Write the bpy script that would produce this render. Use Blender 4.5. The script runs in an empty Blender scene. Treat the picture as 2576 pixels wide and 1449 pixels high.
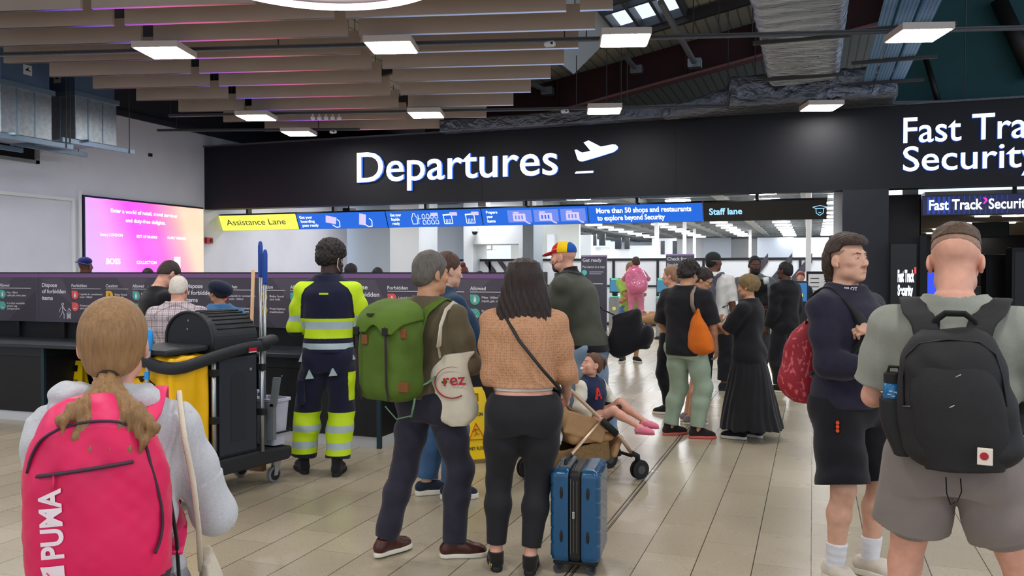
import bpy, math, random
import numpy as np
from mathutils import Vector, Matrix
import openvdb as vdb

random.seed(7)
SC = bpy.context.scene
COL = SC.collection

# ---------------------------------------------------------------- camera
FPX, CX, CY = 2130.0, 1288.0, 724.5          # focal length and centre in pixels of the 2576x1449 frame
EYE = 1.6
YAW, PITCH = math.radians(19.57), math.atan(39.5 / 2130.0)
cam_d = bpy.data.cameras.new('camera')
cam = bpy.data.objects.new('camera', cam_d); COL.objects.link(cam)
cam_d.sensor_width = 36.0; cam_d.lens = FPX * 36.0 / 2576.0
cam_d.clip_start = 0.05; cam_d.clip_end = 300
cam.location = (0, 0, EYE)
cam.rotation_euler = (math.pi / 2 - PITCH, 0, YAW)
SC.camera = cam
CAM_R = np.array(cam.rotation_euler.to_matrix())

# ---------------------------------------------------------------- world, exposure
SC.view_settings.view_transform = 'Standard'
SC.view_settings.look = 'None'
SC.view_settings.gamma = 1.0
SC.view_settings.use_curve_mapping = False
SC.view_settings.exposure = 0.0
SC.cycles.max_bounces = 6
SC.cycles.diffuse_bounces = 3
SC.cycles.glossy_bounces = 3
SC.cycles.transmission_bounces = 4
SC.cycles.caustics_reflective = False
SC.cycles.caustics_refractive = False
SC.cycles.sample_clamp_indirect = 4.0
wd = bpy.data.worlds.new('world'); SC.world = wd; wd.use_nodes = True
bg = wd.node_tree.nodes['Background']
bg.inputs[0].default_value = (0.74, 0.84, 1.0, 1); bg.inputs[1].default_value = 1.25
LAMP_E = 40.0        # radiance of the hall's LED ceiling panels
HALL_E = 40.0        # radiance of the panels in the security hall beyond

# ---------------------------------------------------------------- projection helpers (photo pixel -> place)
def ray(px, py):
    d = CAM_R @ np.array([(px - CX) / FPX, -(py - CY) / FPX, -1.0])
    return Vector(d)
def at(px, py, z):
    return Vector((0, 0, EYE)) + ray(px, py) * z
def on_z(px, py, h=0.0):
    r = ray(px, py); return Vector((0, 0, EYE)) + r * ((h - EYE) / r.z)
def on_y(px, py, Y):
    r = ray(px, py); return Vector((0, 0, EYE)) + r * (Y / r.y)
def on_x(px, py, Xw):
    r = ray(px, py); return Vector((0, 0, EYE)) + r * (Xw / r.x)
def gz(px, z, h=0.0):
    p = at(px, 685, z); return Vector((p.x, p.y, h))

# ---------------------------------------------------------------- materials
MATS = {}
def _new(name):
    m = bpy.data.materials.new(name); m.use_nodes = True
    return m, m.node_tree.nodes, m.node_tree.links, m.node_tree.nodes['Principled BSDF']
def srgb(r, g, b):
    f = lambda c: (c / 255 / 12.92) if c / 255 <= .04045 else ((c / 255 + .055) / 1.055) ** 2.4
    return (f(r), f(g), f(b), 1)
def mat(name, col, rough=.6, metal=0.0, noise=0.0, nscale=20, bump=0.0, bscale=120, spec=.4, stretch=(1, 1, 1), sheen=0.0, coat=0.0, trans=0.0):
    """plain procedural material: colour (sRGB 0-255), optional noise variation and bump in object space"""
    if name in MATS: return MATS[name]
    m, N, L, P = _new(name)
    c = srgb(*col)
    P.inputs['Base Color'].default_value = c
    P.inputs['Roughness'].default_value = rough
    P.inputs['Metallic'].default_value = metal
    P.inputs['Specular IOR Level'].default_value = spec
    if sheen: P.inputs['Sheen Weight'].default_value = sheen
    if coat: P.inputs['Coat Weight'].default_value = coat
    if trans: P.inputs['Transmission Weight'].default_value = trans
    if noise or bump:
        tc = N.new('ShaderNodeTexCoord'); mp = N.new('ShaderNodeMapping')
        mp.inputs['Scale'].default_value = stretch
        L.new(tc.outputs['Object'], mp.inputs[0])
    if noise:
        n = N.new('ShaderNodeTexNoise'); n.inputs['Scale'].default_value = nscale; n.inputs['Detail'].default_value = 4
        L.new(mp.outputs[0], n.inputs[0])
        r = N.new('ShaderNodeMapRange'); r.inputs[1].default_value = .3; r.inputs[2].default_value = .7
        r.inputs[3].default_value = 1 - noise; r.inputs[4].default_value = 1 + noise
        L.new(n.outputs[0], r.inputs[0])
        x = N.new('ShaderNodeMix'); x.data_type = 'RGBA'; x.blend_type = 'MULTIPLY'; x.inputs[0].default_value = 1
        x.inputs[6].default_value = c
        L.new(r.outputs[0], x.inputs[7]); L.new(x.outputs[2], P.inputs['Base Color'])
    if bump:
        n2 = N.new('ShaderNodeTexNoise'); n2.inputs['Scale'].default_value = bscale; n2.inputs['Detail'].default_value = 3
        L.new(mp.outputs[0], n2.inputs[0])
        b = N.new('ShaderNodeBump'); b.inputs['Strength'].default_value = bump; b.inputs['Distance'].default_value = .004
        L.new(n2.outputs[0], b.inputs['Height']); L.new(b.outputs[0], P.inputs['Normal'])
    MATS[name] = m; return m
def emit(name, col, strength):
    if name in MATS: return MATS[name]
    m, N, L, P = _new(name)
    P.inputs['Base Color'].default_value = (0.02, 0.02, 0.02, 1)
    P.inputs['Emission Color'].default_value = srgb(*col)
    P.inputs['Emission Strength'].default_value = strength
    P.inputs['Roughness'].default_value = .4
    MATS[name] = m; return m
def cloth(name, col, noise=.12, rough=.85, bump=.35, bscale=260, nscale=9):
    return mat(name, col, rough, noise=noise, nscale=nscale, bump=bump, bscale=bscale, spec=.15, sheen=.15)
def skin(name, col):
    return mat('skin_' + name, col, .5, noise=.10, nscale=25, bump=.06, bscale=200, spec=.35)
def hairm(name, col, str_=(1, 1, .12), noise=.45, nscale=150):
    return mat('hair_' + name, col, .5, noise=noise, nscale=nscale, bump=.8, bscale=220, spec=.35, stretch=str_)

# ---------------------------------------------------------------- objects
def tag(o, label=None, cat=None, group=None, kind=None):
    if label: o['label'] = label
    if cat: o['category'] = cat
    if group: o['group'] = group
    if kind: o['kind'] = kind
    return o
def thing(name, label, cat, loc=(0, 0, 0), rz=0.0, group=None):
    o = bpy.data.objects.new(name, None); COL.objects.link(o)
    o.empty_display_size = .1
    o.location = loc; o.rotation_euler = (0, 0, rz)
    return tag(o, label, cat, group)
def link_mesh(name, me, m=None, parent=None, smooth=False):
    o = bpy.data.objects.new(name, me); COL.objects.link(o)
    if m is not None:
        for q in (m if isinstance(m, (list, tuple)) else [m]): me.materials.append(q)
    if smooth: me.polygons.foreach_set('use_smooth', np.ones(len(me.polygons), bool)); me.update()
    if parent is not None: o.parent = parent
    return o
def copy_tree(o, parent=None):
    c = o.copy(); COL.objects.link(c)
    if parent is not None:
        c.parent = parent; c.matrix_parent_inverse = o.matrix_parent_inverse.copy()
    for ch in list(o.children): copy_tree(ch, c)
    return c

def frame_from(d, up=(0, 0, 1)):
    d = Vector(d).normalized(); up = Vector(up)
    if abs(d.dot(up)) > .98: up = Vector((1, 0, 0))
    r = d.cross(up).normalized(); u = r.cross(d).normalized()
    return r, u, d

class MB:
    """collects shapes, then links them as ONE mesh object"""
    def __init__(s): s.v = []; s.f = []; s.mi = []; s.cur = 0
    def _add(s, vs, fs):
        o = len(s.v); s.v += [tuple(v) for v in vs]; s.f += [tuple(i + o for i in f) for f in fs]; s.mi += [s.cur] * len(fs)
        return s
    def box(s, lo, hi, M=None):
        x0, y0, z0 = lo; x1, y1, z1 = hi
        v = [(x0,y0,z0),(x1,y0,z0),(x1,y1,z0),(x0,y1,z0),(x0,y0,z1),(x1,y0,z1),(x1,y1,z1),(x0,y1,z1)]
        if M is not None: v = [M @ Vector(p) for p in v]
        return s._add(v, [(0,3,2,1),(4,5,6,7),(0,1,5,4),(1,2,6,5),(2,3,7,6),(3,0,4,7)])
    def bar(s, a, b, w, h, up=(0, 0, 1)):
        a, b = Vector(a), Vector(b); r, u, d = frame_from(b - a, up)
        q = [r * x * w / 2 + u * y * h / 2 for x, y in ((-1,-1),(1,-1),(1,1),(-1,1))]
        return s._add([a + p for p in q] + [b + p for p in q], [(3,2,1,0),(4,5,6,7)] + [(i, (i+1)%4, 4+(i+1)%4, 4+i) for i in range(4)])
    def quad(s, a, b, c, d): return s._add([a, b, c, d], [(0, 1, 2, 3)])
    def poly(s, pts): return s._add(pts, [tuple(range(len(pts)))])
    def tube(s, pts, r, n=10, cap=True, flat=None):
        pts = [Vector(p) for p in pts]; N = len(pts)
        rs = r if isinstance(r, (list, tuple)) else [r] * N
        vs = []; fs = []; up = Vector((0, 0, 1)); pr = None
        for i, p in enumerate(pts):
            d = (pts[min(i+1, N-1)] - pts[max(i-1, 0)])
            d = d.normalized() if d.length > 1e-9 else Vector((0, 0, 1))
            if pr is None: rr, uu, _ = frame_from(d, up)
            else:
                rr = (pr - d * pr.dot(d)); rr = rr.normalized() if rr.length > 1e-6 else frame_from(d)[0]
                uu = rr.cross(d).normalized()
            pr = rr
            for k in range(n):
                a = 2 * math.pi * k / n
                fx, fy = flat if flat else (1, 1)
                vs.append(p + rr * math.cos(a) * rs[i] * fx + uu * math.sin(a) * rs[i] * fy)
        for i in range(N - 1):
            for k in range(n):
                fs.append((i*n+k, i*n+(k+1)%n, (i+1)*n+(k+1)%n, (i+1)*n+k))
        if cap: fs += [tuple(reversed(range(n))), tuple(range((N-1)*n, N*n))]
        return s._add(vs, fs)
    def prism(s, pts, d):
        """closed polygon pts (3D, planar) extruded by vector d"""
        d = Vector(d); n = len(pts); pts = [Vector(p) for p in pts]
        return s._add(pts + [p + d for p in pts], [tuple(reversed(range(n))), tuple(range(n, 2*n))] + [(i, (i+1)%n, n+(i+1)%n, n+i) for i in range(n)])
    def ring(s, c, axis, R, r, n=48, m=10, arc=(0, 2*math.pi)):
        rr, uu, dd = frame_from(axis); c = Vector(c)
        full = abs(arc[1] - arc[0] - 2*math.pi) < 1e-6
        pts = [c + rr*math.cos(arc[0]+(arc[1]-arc[0])*i/n)*R + uu*math.sin(arc[0]+(arc[1]-arc[0])*i/n)*R for i in range(n+1)]
        return s.tube(pts, r, m, cap=not full)
    def cyl(s, a, b, r, n=24): return s.tube([a, b], r, n)
    def loft(s, rings, close=True, cap=True):
        n = len(rings[0]); vs = [p for r in rings for p in r]; fs = []
        for i in range(len(rings) - 1):
            for k in range(n if close else n - 1):
                fs.append((i*n+k, i*n+(k+1)%n, (i+1)*n+(k+1)%n, (i+1)*n+k))
        if cap: fs += [tuple(reversed(range(n))), tuple(range((len(rings)-1)*n, len(rings)*n))]
        return s._add(vs, fs)
    def build(s, name, m, parent=None, smooth=False, bevel=0.0, seg=2, angle=35):
        me = bpy.data.meshes.new(name)
        me.from_pydata([tuple(v) for v in s.v], [], s.f); me.update()
        o = link_mesh(name, me, m, parent, smooth)
        if len(set(s.mi)) > 1: me.polygons.foreach_set('material_index', s.mi)
        if bevel:
            b = o.modifiers.new('bevel', 'BEVEL'); b.width = bevel; b.segments = seg; b.limit_method = 'ANGLE'; b.angle_limit = math.radians(angle)
        if smooth == 'auto':
            pass
        return o
def struct(name, mb, m, **k):
    o = mb.build(name, m, **k); o['kind'] = 'structure'; return o

# ---------------------------------------------------------------- lettering
_fc = {}
def text_geo(body, bold=0.0, ls=1.0, align='LEFT'):
    key = (body, bold, ls, align)
    if key in _fc: return _fc[key]
    cu = bpy.data.curves.new('t', 'FONT'); cu.body = body; cu.size = 1; cu.offset = bold; cu.space_line = ls; cu.align_x = align
    cu.resolution_u = 4
    o = bpy.data.objects.new('t', cu); COL.objects.link(o)
    dg = bpy.context.evaluated_depsgraph_get(); dg.update()
    me = bpy.data.meshes.new_from_object(o.evaluated_get(dg))
    v = np.array([tuple(q.co)[:2] for q in me.vertices]) if len(me.vertices) else np.zeros((0, 2))
    f = [tuple(p.vertices) for p in me.polygons]
    bpy.data.objects.remove(o); bpy.data.curves.remove(cu); bpy.data.meshes.remove(me)
    _fc[key] = (v, f); return v, f
def put_text(mb, body, origin, r, u, cap, width=None, bold=0.0, ls=1.0, align='LEFT', thick=0.0, n=None, lean=0.0):
    """adds lettering to mb; origin = left (or centre) end of the first baseline; cap = capital height"""
    H = text_geo('H')[0]; ch = H[:, 1].max() - H[:, 1].min()
    v, f = text_geo(body, bold, ls, align); k = cap / ch
    kx = k if width is None else width / (v[:, 0].max() - v[:, 0].min())
    x0 = v[:, 0].min() if align == 'LEFT' else 0
    r, u, o = Vector(r), Vector(u), Vector(origin)
    n = Vector(n) if n is not None else r.cross(u)
    P = [o + r * ((x - x0) * kx + lean * y * k) + u * (y * k) for x, y in v]
    if thick:
        P = [p + n * thick for p in P]
    mb._add(P, f)
    if thick:
        q = len(P); cnt = {}
        for a in f:
            for i in range(len(a)):
                e = (a[i], a[(i+1) % len(a)]); cnt[e] = cnt.get(e, 0) + 1
        edges = [e for e in cnt if (e[1], e[0]) not in cnt]
        vs = []; fs = []
        for a, b in edges:
            j = len(vs); vs += [P[a], P[b], P[b] - n * thick, P[a] - n * thick]; fs.append((j+1, j, j+3, j+2))
        mb._add(vs, fs)
    return mb
# ---------------------------------------------------------------- smooth bodies: signed distance volumes -> one mesh
V3 = lambda *a: np.array(a, dtype=np.float32)
def nrm(v): v = np.asarray(v, float); return v / max(np.linalg.norm(v), 1e-9)
class Vol:
    def __init__(s, lo, hi, vx):
        s.lo = np.array(lo, float) - 4 * vx; s.vx = vx
        s.n = np.ceil((np.array(hi, float) + 4 * vx - s.lo) / vx).astype(int) + 1
        s.d = np.ones(s.n, np.float32)
        s.ax = [(s.lo[i] + vx * np.arange(s.n[i])).astype(np.float32) for i in range(3)]
    def _reg(s, lo, hi, pad):
        a = np.clip(np.floor((np.array(lo) - pad - s.lo) / s.vx).astype(int), 0, s.n)
        b = np.clip(np.ceil((np.array(hi) + pad - s.lo) / s.vx).astype(int) + 1, 0, s.n)
        if np.any(b <= a): return None, None
        sl = tuple(slice(a[i], b[i]) for i in range(3))
        return sl, (s.ax[0][sl[0]][:, None, None], s.ax[1][sl[1]][None, :, None], s.ax[2][sl[2]][None, None, :])
    def add(s, prim, k=.01, off=0.0):
        f, lo, hi = prim; sl, P = s._reg(lo, hi, k + abs(off) + 3 * s.vx)
        if sl is None: return s
        d2 = f(*P).astype(np.float32) - np.float32(off); d1 = s.d[sl]
        if k > 0:
            h = np.maximum(k - np.abs(d1 - d2), 0) / k
            s.d[sl] = np.minimum(d1, d2) - h * h * (k * .25)
        else: s.d[sl] = np.minimum(d1, d2)
        return s
    def sub(s, prim, k=.005):
        f, lo, hi = prim; sl, P = s._reg(lo, hi, k + 3 * s.vx)
        if sl is None: return s
        d2 = -f(*P).astype(np.float32); d1 = s.d[sl]
        h = np.maximum(k - np.abs(d1 - d2), 0) / k
        s.d[sl] = np.maximum(d1, d2) + h * h * (k * .25)
        return s
    def grid(s): return s.ax[0][:, None, None], s.ax[1][None, :, None], s.ax[2][None, None, :]
    def _pts(s, m):
        i = np.nonzero(m); return i, [s.ax[k][i[k]] for k in range(3)]
    def clip(s, f):
        i, P = s._pts(s.d < 4*s.vx); s.d[i] = np.maximum(s.d[i], np.asarray(f(*P), np.float32)); return s
    def disp(s, f):
        i, P = s._pts(np.abs(s.d) < 4*s.vx + .03); s.d[i] += np.asarray(f(*P), np.float32); return s
    def mesh(s, name, m, parent=None, minpart=0):
        w = np.float32(3.5 * s.vx)
        g = vdb.FloatGrid(background=float(w))
        g.copyFromArray(np.clip(s.d, -w, w)); g.gridClass = vdb.GridClass.LEVEL_SET
        pts, quads = g.convertToQuads(isovalue=0.0)
        pts = pts * s.vx + s.lo
        quads = quads[:, ::-1]
        me = bpy.data.meshes.new(name)
        me.vertices.add(len(pts)); me.vertices.foreach_set('co', pts.astype(np.float32).ravel())
        me.loops.add(quads.size); me.loops.foreach_set('vertex_index', quads.astype(np.int32).ravel())
        me.polygons.add(len(quads)); me.polygons.foreach_set('loop_start', np.arange(0, quads.size, 4, dtype=np.int32))
        me.polygons.foreach_set('loop_total', np.full(len(quads), 4, np.int32))
        me.update(calc_edges=True); me.validate()
        # openvdb winding check: outward normals
        return link_mesh(name, me, m, parent, True)

def cone(a, b, ra, rb, flat=None):
    a = np.asarray(a, float); b = np.asarray(b, float); R = max(ra, rb)
    ab = b - a; L2 = max(float(ab @ ab), 1e-9)
    def f(X, Y, Z):
        px, py, pz = X - a[0], Y - a[1], Z - a[2]
        if flat is not None:
            n, sc = flat; n = nrm(n); q = 1 / sc - 1
            c = (px * n[0] + py * n[1] + pz * n[2]) * q
            tt = (px * ab[0] + py * ab[1] + pz * ab[2]) / L2
            px, py, pz = px + c * n[0], py + c * n[1], pz + c * n[2]
            t = np.clip(tt, 0, 1)
        else:
            t = np.clip((px * ab[0] + py * ab[1] + pz * ab[2]) / L2, 0, 1)
        d = np.sqrt((px - ab[0]*t)**2 + (py - ab[1]*t)**2 + (pz - ab[2]*t)**2) - (ra + (rb - ra) * t)
        return d * (flat[1] ** .5 if flat is not None else 1)
    return f, np.minimum(a, b) - R, np.maximum(a, b) + R
def ell(c, r, R=None):
    c = np.asarray(c, float); r = np.asarray(r, float); R = np.eye(3) if R is None else np.asarray(R, float)
    def f(X, Y, Z):
        p = (X - c[0], Y - c[1], Z - c[2])
        q = [(p[0]*R[0, i] + p[1]*R[1, i] + p[2]*R[2, i]) for i in range(3)]
        k0 = np.sqrt(sum((q[i]/r[i])**2 for i in range(3))); k1 = np.sqrt(sum((q[i]/r[i]**2)**2 for i in range(3)))
        return k0 * (k0 - 1) / np.maximum(k1, 1e-6)
    e = np.abs(R) @ r
    return f, c - e, c + e
def rbox(c, h, rad, R=None):
    c = np.asarray(c, float); h = np.asarray(h, float); R = np.eye(3) if R is None else np.asarray(R, float)
    def f(X, Y, Z):
        p = (X - c[0], Y - c[1], Z - c[2])
        q = [np.abs(p[0]*R[0, i] + p[1]*R[1, i] + p[2]*R[2, i]) - (h[i] - rad) for i in range(3)]
        return np.sqrt(sum(np.maximum(x, 0)**2 for x in q)) + np.minimum(np.maximum(np.maximum(q[0], q[1]), q[2]), 0) - rad
    e = np.abs(R) @ h
    return f, c - e, c + e
def _dense(t, v, m=80):
    t = np.asarray(t, float); v = np.asarray(v, float)
    T = np.linspace(t[0], t[-1], m); s = np.gradient(v, t)
    i = np.clip(np.searchsorted(t, T, side='right') - 1, 0, len(t) - 2)
    h = t[i+1] - t[i]; u = (T - t[i]) / h
    out = (2*u**3-3*u**2+1)*v[i] + (u**3-2*u**2+u)*h*s[i]*.8 + (-2*u**3+3*u**2)*v[i+1] + (u**3-u**2)*h*s[i+1]*.8
    return T, out
def stack(rows, n=2.3, o=(0, 0, 0), R=None):
    """rows: (height, centre x, centre y, half width, front depth, back depth); R columns = right, forward, up"""
    rows = np.array(sorted(rows), float); o = np.asarray(o, float); R = np.eye(3) if R is None else np.asarray(R, float)
    T = None; C = []
    for j in range(1, 6):
        T, c = _dense(rows[:, 0], rows[:, j]); C.append(c)
    C[2] = np.maximum(C[2], .004); C[3] = np.maximum(C[3], .004); C[4] = np.maximum(C[4], .004)
    t0, t1 = T[0], T[-1]
    def f(X, Y, Z):
        p = (X - o[0], Y - o[1], Z - o[2])
        x, y, h = [(p[0]*R[0, i] + p[1]*R[1, i] + p[2]*R[2, i]) for i in range(3)]
        cx, cy, a, bf, bb = [np.interp(h, T, c).astype(np.float32) for c in C]
        x = np.abs(x - cx); y = y - cy
        b = np.where(y > 0, bf, bb); y = np.abs(y)
        rho = ((x / a)**n + (y / b)**n)**(1 / n)
        d = (rho - 1) * np.minimum(a, b)
        return np.maximum(d, np.maximum(h - t1, t0 - h))
    ext = np.max(np.abs(C[2]) + np.abs(C[0])), np.max(np.maximum(C[3], C[4]) + np.abs(C[1]))
    cs = [o + R @ np.array([sx * ext[0], sy * ext[1], t]) for sx in (-1, 1) for sy in (-1, 1) for t in (t0, t1)]
    return f, np.min(cs, 0), np.max(cs, 0)
def rot(yaw=0, pitch=0, roll=0):
    """head-style rotation, degrees: yaw + = to the left, pitch + = up, roll + = towards the right shoulder"""
    a, b, c = [math.radians(q) for q in (yaw, pitch, roll)]
    Rz = np.array([[math.cos(a), -math.sin(a), 0], [math.sin(a), math.cos(a), 0], [0, 0, 1]])
    Rx = np.array([[1, 0, 0], [0, math.cos(b), -math.sin(b)], [0, math.sin(b), math.cos(b)]])
    Ry = np.array([[math.cos(c), 0, math.sin(c)], [0, 1, 0], [-math.sin(c), 0, math.cos(c)]])
    return Rz @ Rx @ Ry
def folds(amp, fz=42, ph=0.0, dirv=(0, 0, 1), warp=1.0):
    d = nrm(dirv)
    def f(X, Y, Z):
        s = X * d[0] + Y * d[1] + Z * d[2]
        w = np.sin(X * 13 + ph) * 1.9 + np.sin(Y * 15 + ph * 2) * 1.6 + np.sin(Z * 9 + ph) * .9
        m = .5 + .5 * np.sin(X * 9 - Y * 7 + Z * 7.5 + ph * 3)
        return amp * m * np.sin(s * fz + w * warp)
    return f
def lumps(amp, fr, ph=0.0):
    return lambda X, Y, Z: amp * (np.sin(X*fr+ph) * np.sin(Y*fr*1.1+ph*2) * np.sin(Z*fr*.93+ph*3) + .5*np.sin(X*fr*2.1+1)*np.sin(Y*fr*1.9+2)*np.sin(Z*fr*2.2+3))

def ik(a, t, l1, l2, pole):
    a = np.asarray(a, float); t = np.asarray(t, float); d = t - a; L = np.linalg.norm(d)
    if L > (l1 + l2) * .998: t = a + d / L * (l1 + l2) * .998; d = t - a; L = np.linalg.norm(d)
    L = max(L, abs(l1 - l2) * 1.02 + 1e-4); dn = nrm(d)
    x = (l1*l1 - l2*l2 + L*L) / (2*L); h = math.sqrt(max(l1*l1 - x*x, 0))
    p = np.asarray(pole, float); p = p - dn * (p @ dn); p = nrm(p)
    return a + dn * x + p * h, t

HAIRLINE = {'short': ([-.13,-.09,-.045,-.02,.02,.045,.06,.075,.12], [-.075,-.07,-.055,-.005,-.01,.03,.05,.062,.07])}

class Person:
    """A figure facing local +Y, feet on z=0. All lengths are for a 1.75 m adult and scaled by H."""
    def __init__(s, name_label, px, z, hd, H=1.75, vx=.008, skin_m=None, sex='m', sw=1.0, dw=1.0, label=None, cat='person',
                 lean=(0, 0), twist=0, head=(0, 0, 0), feet=None, arms=None, hip_dx=0.0, crouch=0.0, face=True, hs=1.0, neck=(0, 0, 0), group=None, root_h=0.0, off=None, kpole=None, child=False):
        s.k = k = H / 1.75; s.vx = vx; s.child = child; s.skin = skin_m; s.sex = sex
        p = gz(px, z)
        if off: p = p + Vector(off)
        az = math.atan2((px - CX), FPX)
        s.rz = YAW - az - math.radians(hd)
        s.root = thing('person', label, cat, (p.x, p.y, root_h), s.rz, group)
        f = sex == 'f'
        # torso rows: h, half width, front, back  (metres at 1.75)
        if f: rows = [(.79,.150,.085,.105),(.88,.172,.100,.120),(.96,.165,.098,.110),(1.07,.135,.092,.080),(1.18,.138,.105,.085),(1.28,.150,.125,.092),(1.37,.150,.090,.090),(1.43,.120,.062,.075),(1.47,.075,.05,.058),(1.50,.055,.045,.05)]
        else: rows = [(.79,.145,.088,.100),(.88,.165,.100,.115),(.96,.162,.100,.108),(1.07,.150,.102,.088),(1.18,.157,.108,.093),(1.29,.170,.115,.105),(1.38,.172,.095,.105),(1.43,.140,.068,.085),(1.47,.085,.055,.065),(1.50,.06,.05,.055)]
        s.lean = np.array(lean, float)
        def bend(h):   # shift of the spine above the hip
            t = max(h - .92, 0.0)
            return s.lean[0] * t + hip_dx, s.lean[1] * t
        s.bend = bend; s.drop = crouch
        s.rows = [(h*k - crouch, bend(h)[0]*k, bend(h)[1]*k, a*k*sw, bf*k*dw, bb*k*dw) for h, a, bf, bb in rows]
        cx, cy = bend(1.41)
        shw = (.165 if f else .185) * sw; tw = math.radians(twist)
        s.sh = {}
        for sd in (-1, 1):
            s.sh[sd] = np.array([cx + sd*shw*math.cos(tw), cy + sd*shw*math.sin(tw) , 1.385]) * k - np.array([0, 0, crouch])
        nb = bend(1.49); s.nb = np.array([nb[0], nb[1]-.012, 1.47]) * k - np.array([0, 0, crouch])
        s.hR = rot(*head); s.hs = hs * (.96 if f else 1.0)
        nk = np.array(neck, float)
        lean_n = np.array([s.lean[0]*.1, s.lean[1]*.1, 0])
        s.piv = s.nb + np.array([0, .012, .075]) * k + (nk + lean_n) * k
        s.hc = s.piv + s.hR @ (np.array([0, .012, .083]) * k * s.hs)      # head centre, between the ears
        s.face = face
        # legs
        s.hip = {sd: np.array([sd*(.088 if not f else .092)*sw + hip_dx, -.005, .90]) * k - np.array([0, 0, crouch]) for sd in (-1, 1)}
        feet = feet or {}
        s.ank = {}; s.kn = {}; s.fy = {}
        for sd in (-1, 1):
            fx, fy, yaw = feet.get(sd, (sd*.10, 0, -sd*8))[:3]
            lift = feet.get(sd, (0, 0, 0, 0))[3] if len(feet.get(sd, (0, 0, 0))) > 3 else 0
            t = np.array([fx, fy, .085 + lift]) * k
            ya = math.radians(yaw); fd = np.array([-math.sin(ya), math.cos(ya), 0])
            s.kn[sd], s.ank[sd] = ik(s.hip[sd], t, .425*k, .405*k, (np.array(kpole) if kpole is not None else fd + np.array([sd*.12, 0, 0]))); s.fy[sd] = fd
        # arms: target wrist + elbow pole, in local metres at 1.75 relative to the shoulder, or None = hanging
        arms = arms or {}
        s.el = {}; s.wr = {}; s.hand = {}
        for sd in (-1, 1):
            a = arms.get(sd, {})
            w = a.get('w', (sd*.075, .06, -.52)); pole = a.get('p', (sd*.35, -.9, 0))
            s.el[sd], s.wr[sd] = ik(s.sh[sd], s.sh[sd] + np.array(w) * k, .285*k, .25*k, np.array(pole))
            fd = nrm(s.wr[sd] - s.el[sd])
            hd_ = nrm(a['hd']) if 'hd' in a else fd
            pn = a.get('pn', (-sd, 0, 0)); s.hand[sd] = (hd_, nrm(pn), a.get('curl', .5))
        b = [np.min([s.wr[i] - .22*k for i in (-1, 1)] + [s.sh[i] - .1*k for i in (-1, 1)] + [s.ank[i] - .3*k for i in (-1, 1)] + [s.hc - .16*k] + [np.array([hip_dx - .24*k*max(sw, 1), -.2*k*max(dw, 1), -.01])], 0),
             np.max([s.wr[i] + .22*k for i in (-1, 1)] + [s.sh[i] + .1*k for i in (-1, 1)] + [s.ank[i] + .3*k for i in (-1, 1)] + [s.hc + .17*k] + [np.array([hip_dx + .24*k*max(sw, 1), .2*k*max(dw, 1), 1.0])], 0)]
        b[0][2] = min(b[0][2], -.005); s.bb = b
    # -- pieces
    def vol(s, z0=None, z1=None, vx=None, grow=.0):
        lo = s.bb[0].copy() - grow; hi = s.bb[1].copy() + grow
        if z0 is not None: lo[2] = z0 * s.k
        if z1 is not None: hi[2] = z1 * s.k
        return Vol(lo, hi, vx or s.vx)
    def arm_chain(s, v, sd, off=0.0, upto=2.0, k=.03, scale=1.0, flare=0.0):
        K = s.k; S, E, W = s.sh[sd], s.el[sd], s.wr[sd]
        fem = .88 if s.sex == 'f' else 1.0
        r = [x * K * scale * fem + off for x in (.050, .046, .039, .038, .039, .027)]
        mid = S + (E - S) * .45; fm = E + (W - E) * .3
        segs = [(S, mid, r[0], r[1]), (mid, E, r[1], r[2]), (E, fm, r[3], r[4]), (fm, W, r[4], r[5])]
        ends = [.45, 1.0, 1.3, 2.0]; prev = 0.0
        for (a, b, ra, rb), e in zip(segs, ends):
            if upto <= prev: break
            if upto < e:
                t = (upto - prev) / (e - prev); b2 = a + (b - a) * t; rb2 = ra + (rb - ra) * t + flare
                dn = nrm(b - a)
                f, lo, hi = cone(a, b2 + dn*.03, ra, rb2)
                v.add((lambda X, Y, Z, f=f, b2=b2, dn=dn: np.maximum(f(X, Y, Z), (X-b2[0])*dn[0]+(Y-b2[1])*dn[1]+(Z-b2[2])*dn[2]), lo, hi), k); break
            v.add(cone(a, b, ra, rb), k); prev = e
    def leg_chain(s, v, sd, off=0.0, k=.03, upto=2.0, r_over=None, flare=0.0):
        K = s.k; Hp, Kn, A = s.hip[sd], s.kn[sd], s.ank[sd]
        r = [x * K + off for x in (r_over or ((.090, .080, .058, .057, .058, .037) if s.sex == 'm' else (.094, .082, .058, .055, .056, .034)))]
        mid = Hp + (Kn - Hp) * .45; cal = Kn + (A - Kn) * .32 - s.fy[sd] * .014 * K
        segs = [(Hp, mid, r[0], r[1]), (mid, Kn, r[1], r[2]), (Kn, cal, r[3], r[4]), (cal, A, r[4], r[5])]
        ends = [.45, 1.0, 1.32, 2.0]; prev = 0
        for (a, b, ra, rb), e in zip(segs, ends):
            if upto <= prev: break
            if upto < e:
                t = (upto - prev) / (e - prev); b2 = a + (b - a) * t; dn = nrm(b - a)
                f, lo, hi = cone(a, b2 + dn*.04, ra, ra + (rb - ra)*t + flare)
                v.add((lambda X, Y, Z, f=f, b2=b2, dn=dn: np.maximum(f(X, Y, Z), (X-b2[0])*dn[0]+(Y-b2[1])*dn[1]+(Z-b2[2])*dn[2]), lo, hi), k); break
            v.add(cone(a, b, ra, rb), k); prev = e
    def trunk(s, v, off=0.0, k=.02, h0=None, h1=None, n=2.4, scale_rows=None):
        rows = [(h, cx, cy, a + off, bf + off, bb + off) for h, cx, cy, a, bf, bb in s.rows]
        if scale_rows: rows = scale_rows(rows)
        v.add(stack(rows, n), k)
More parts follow.
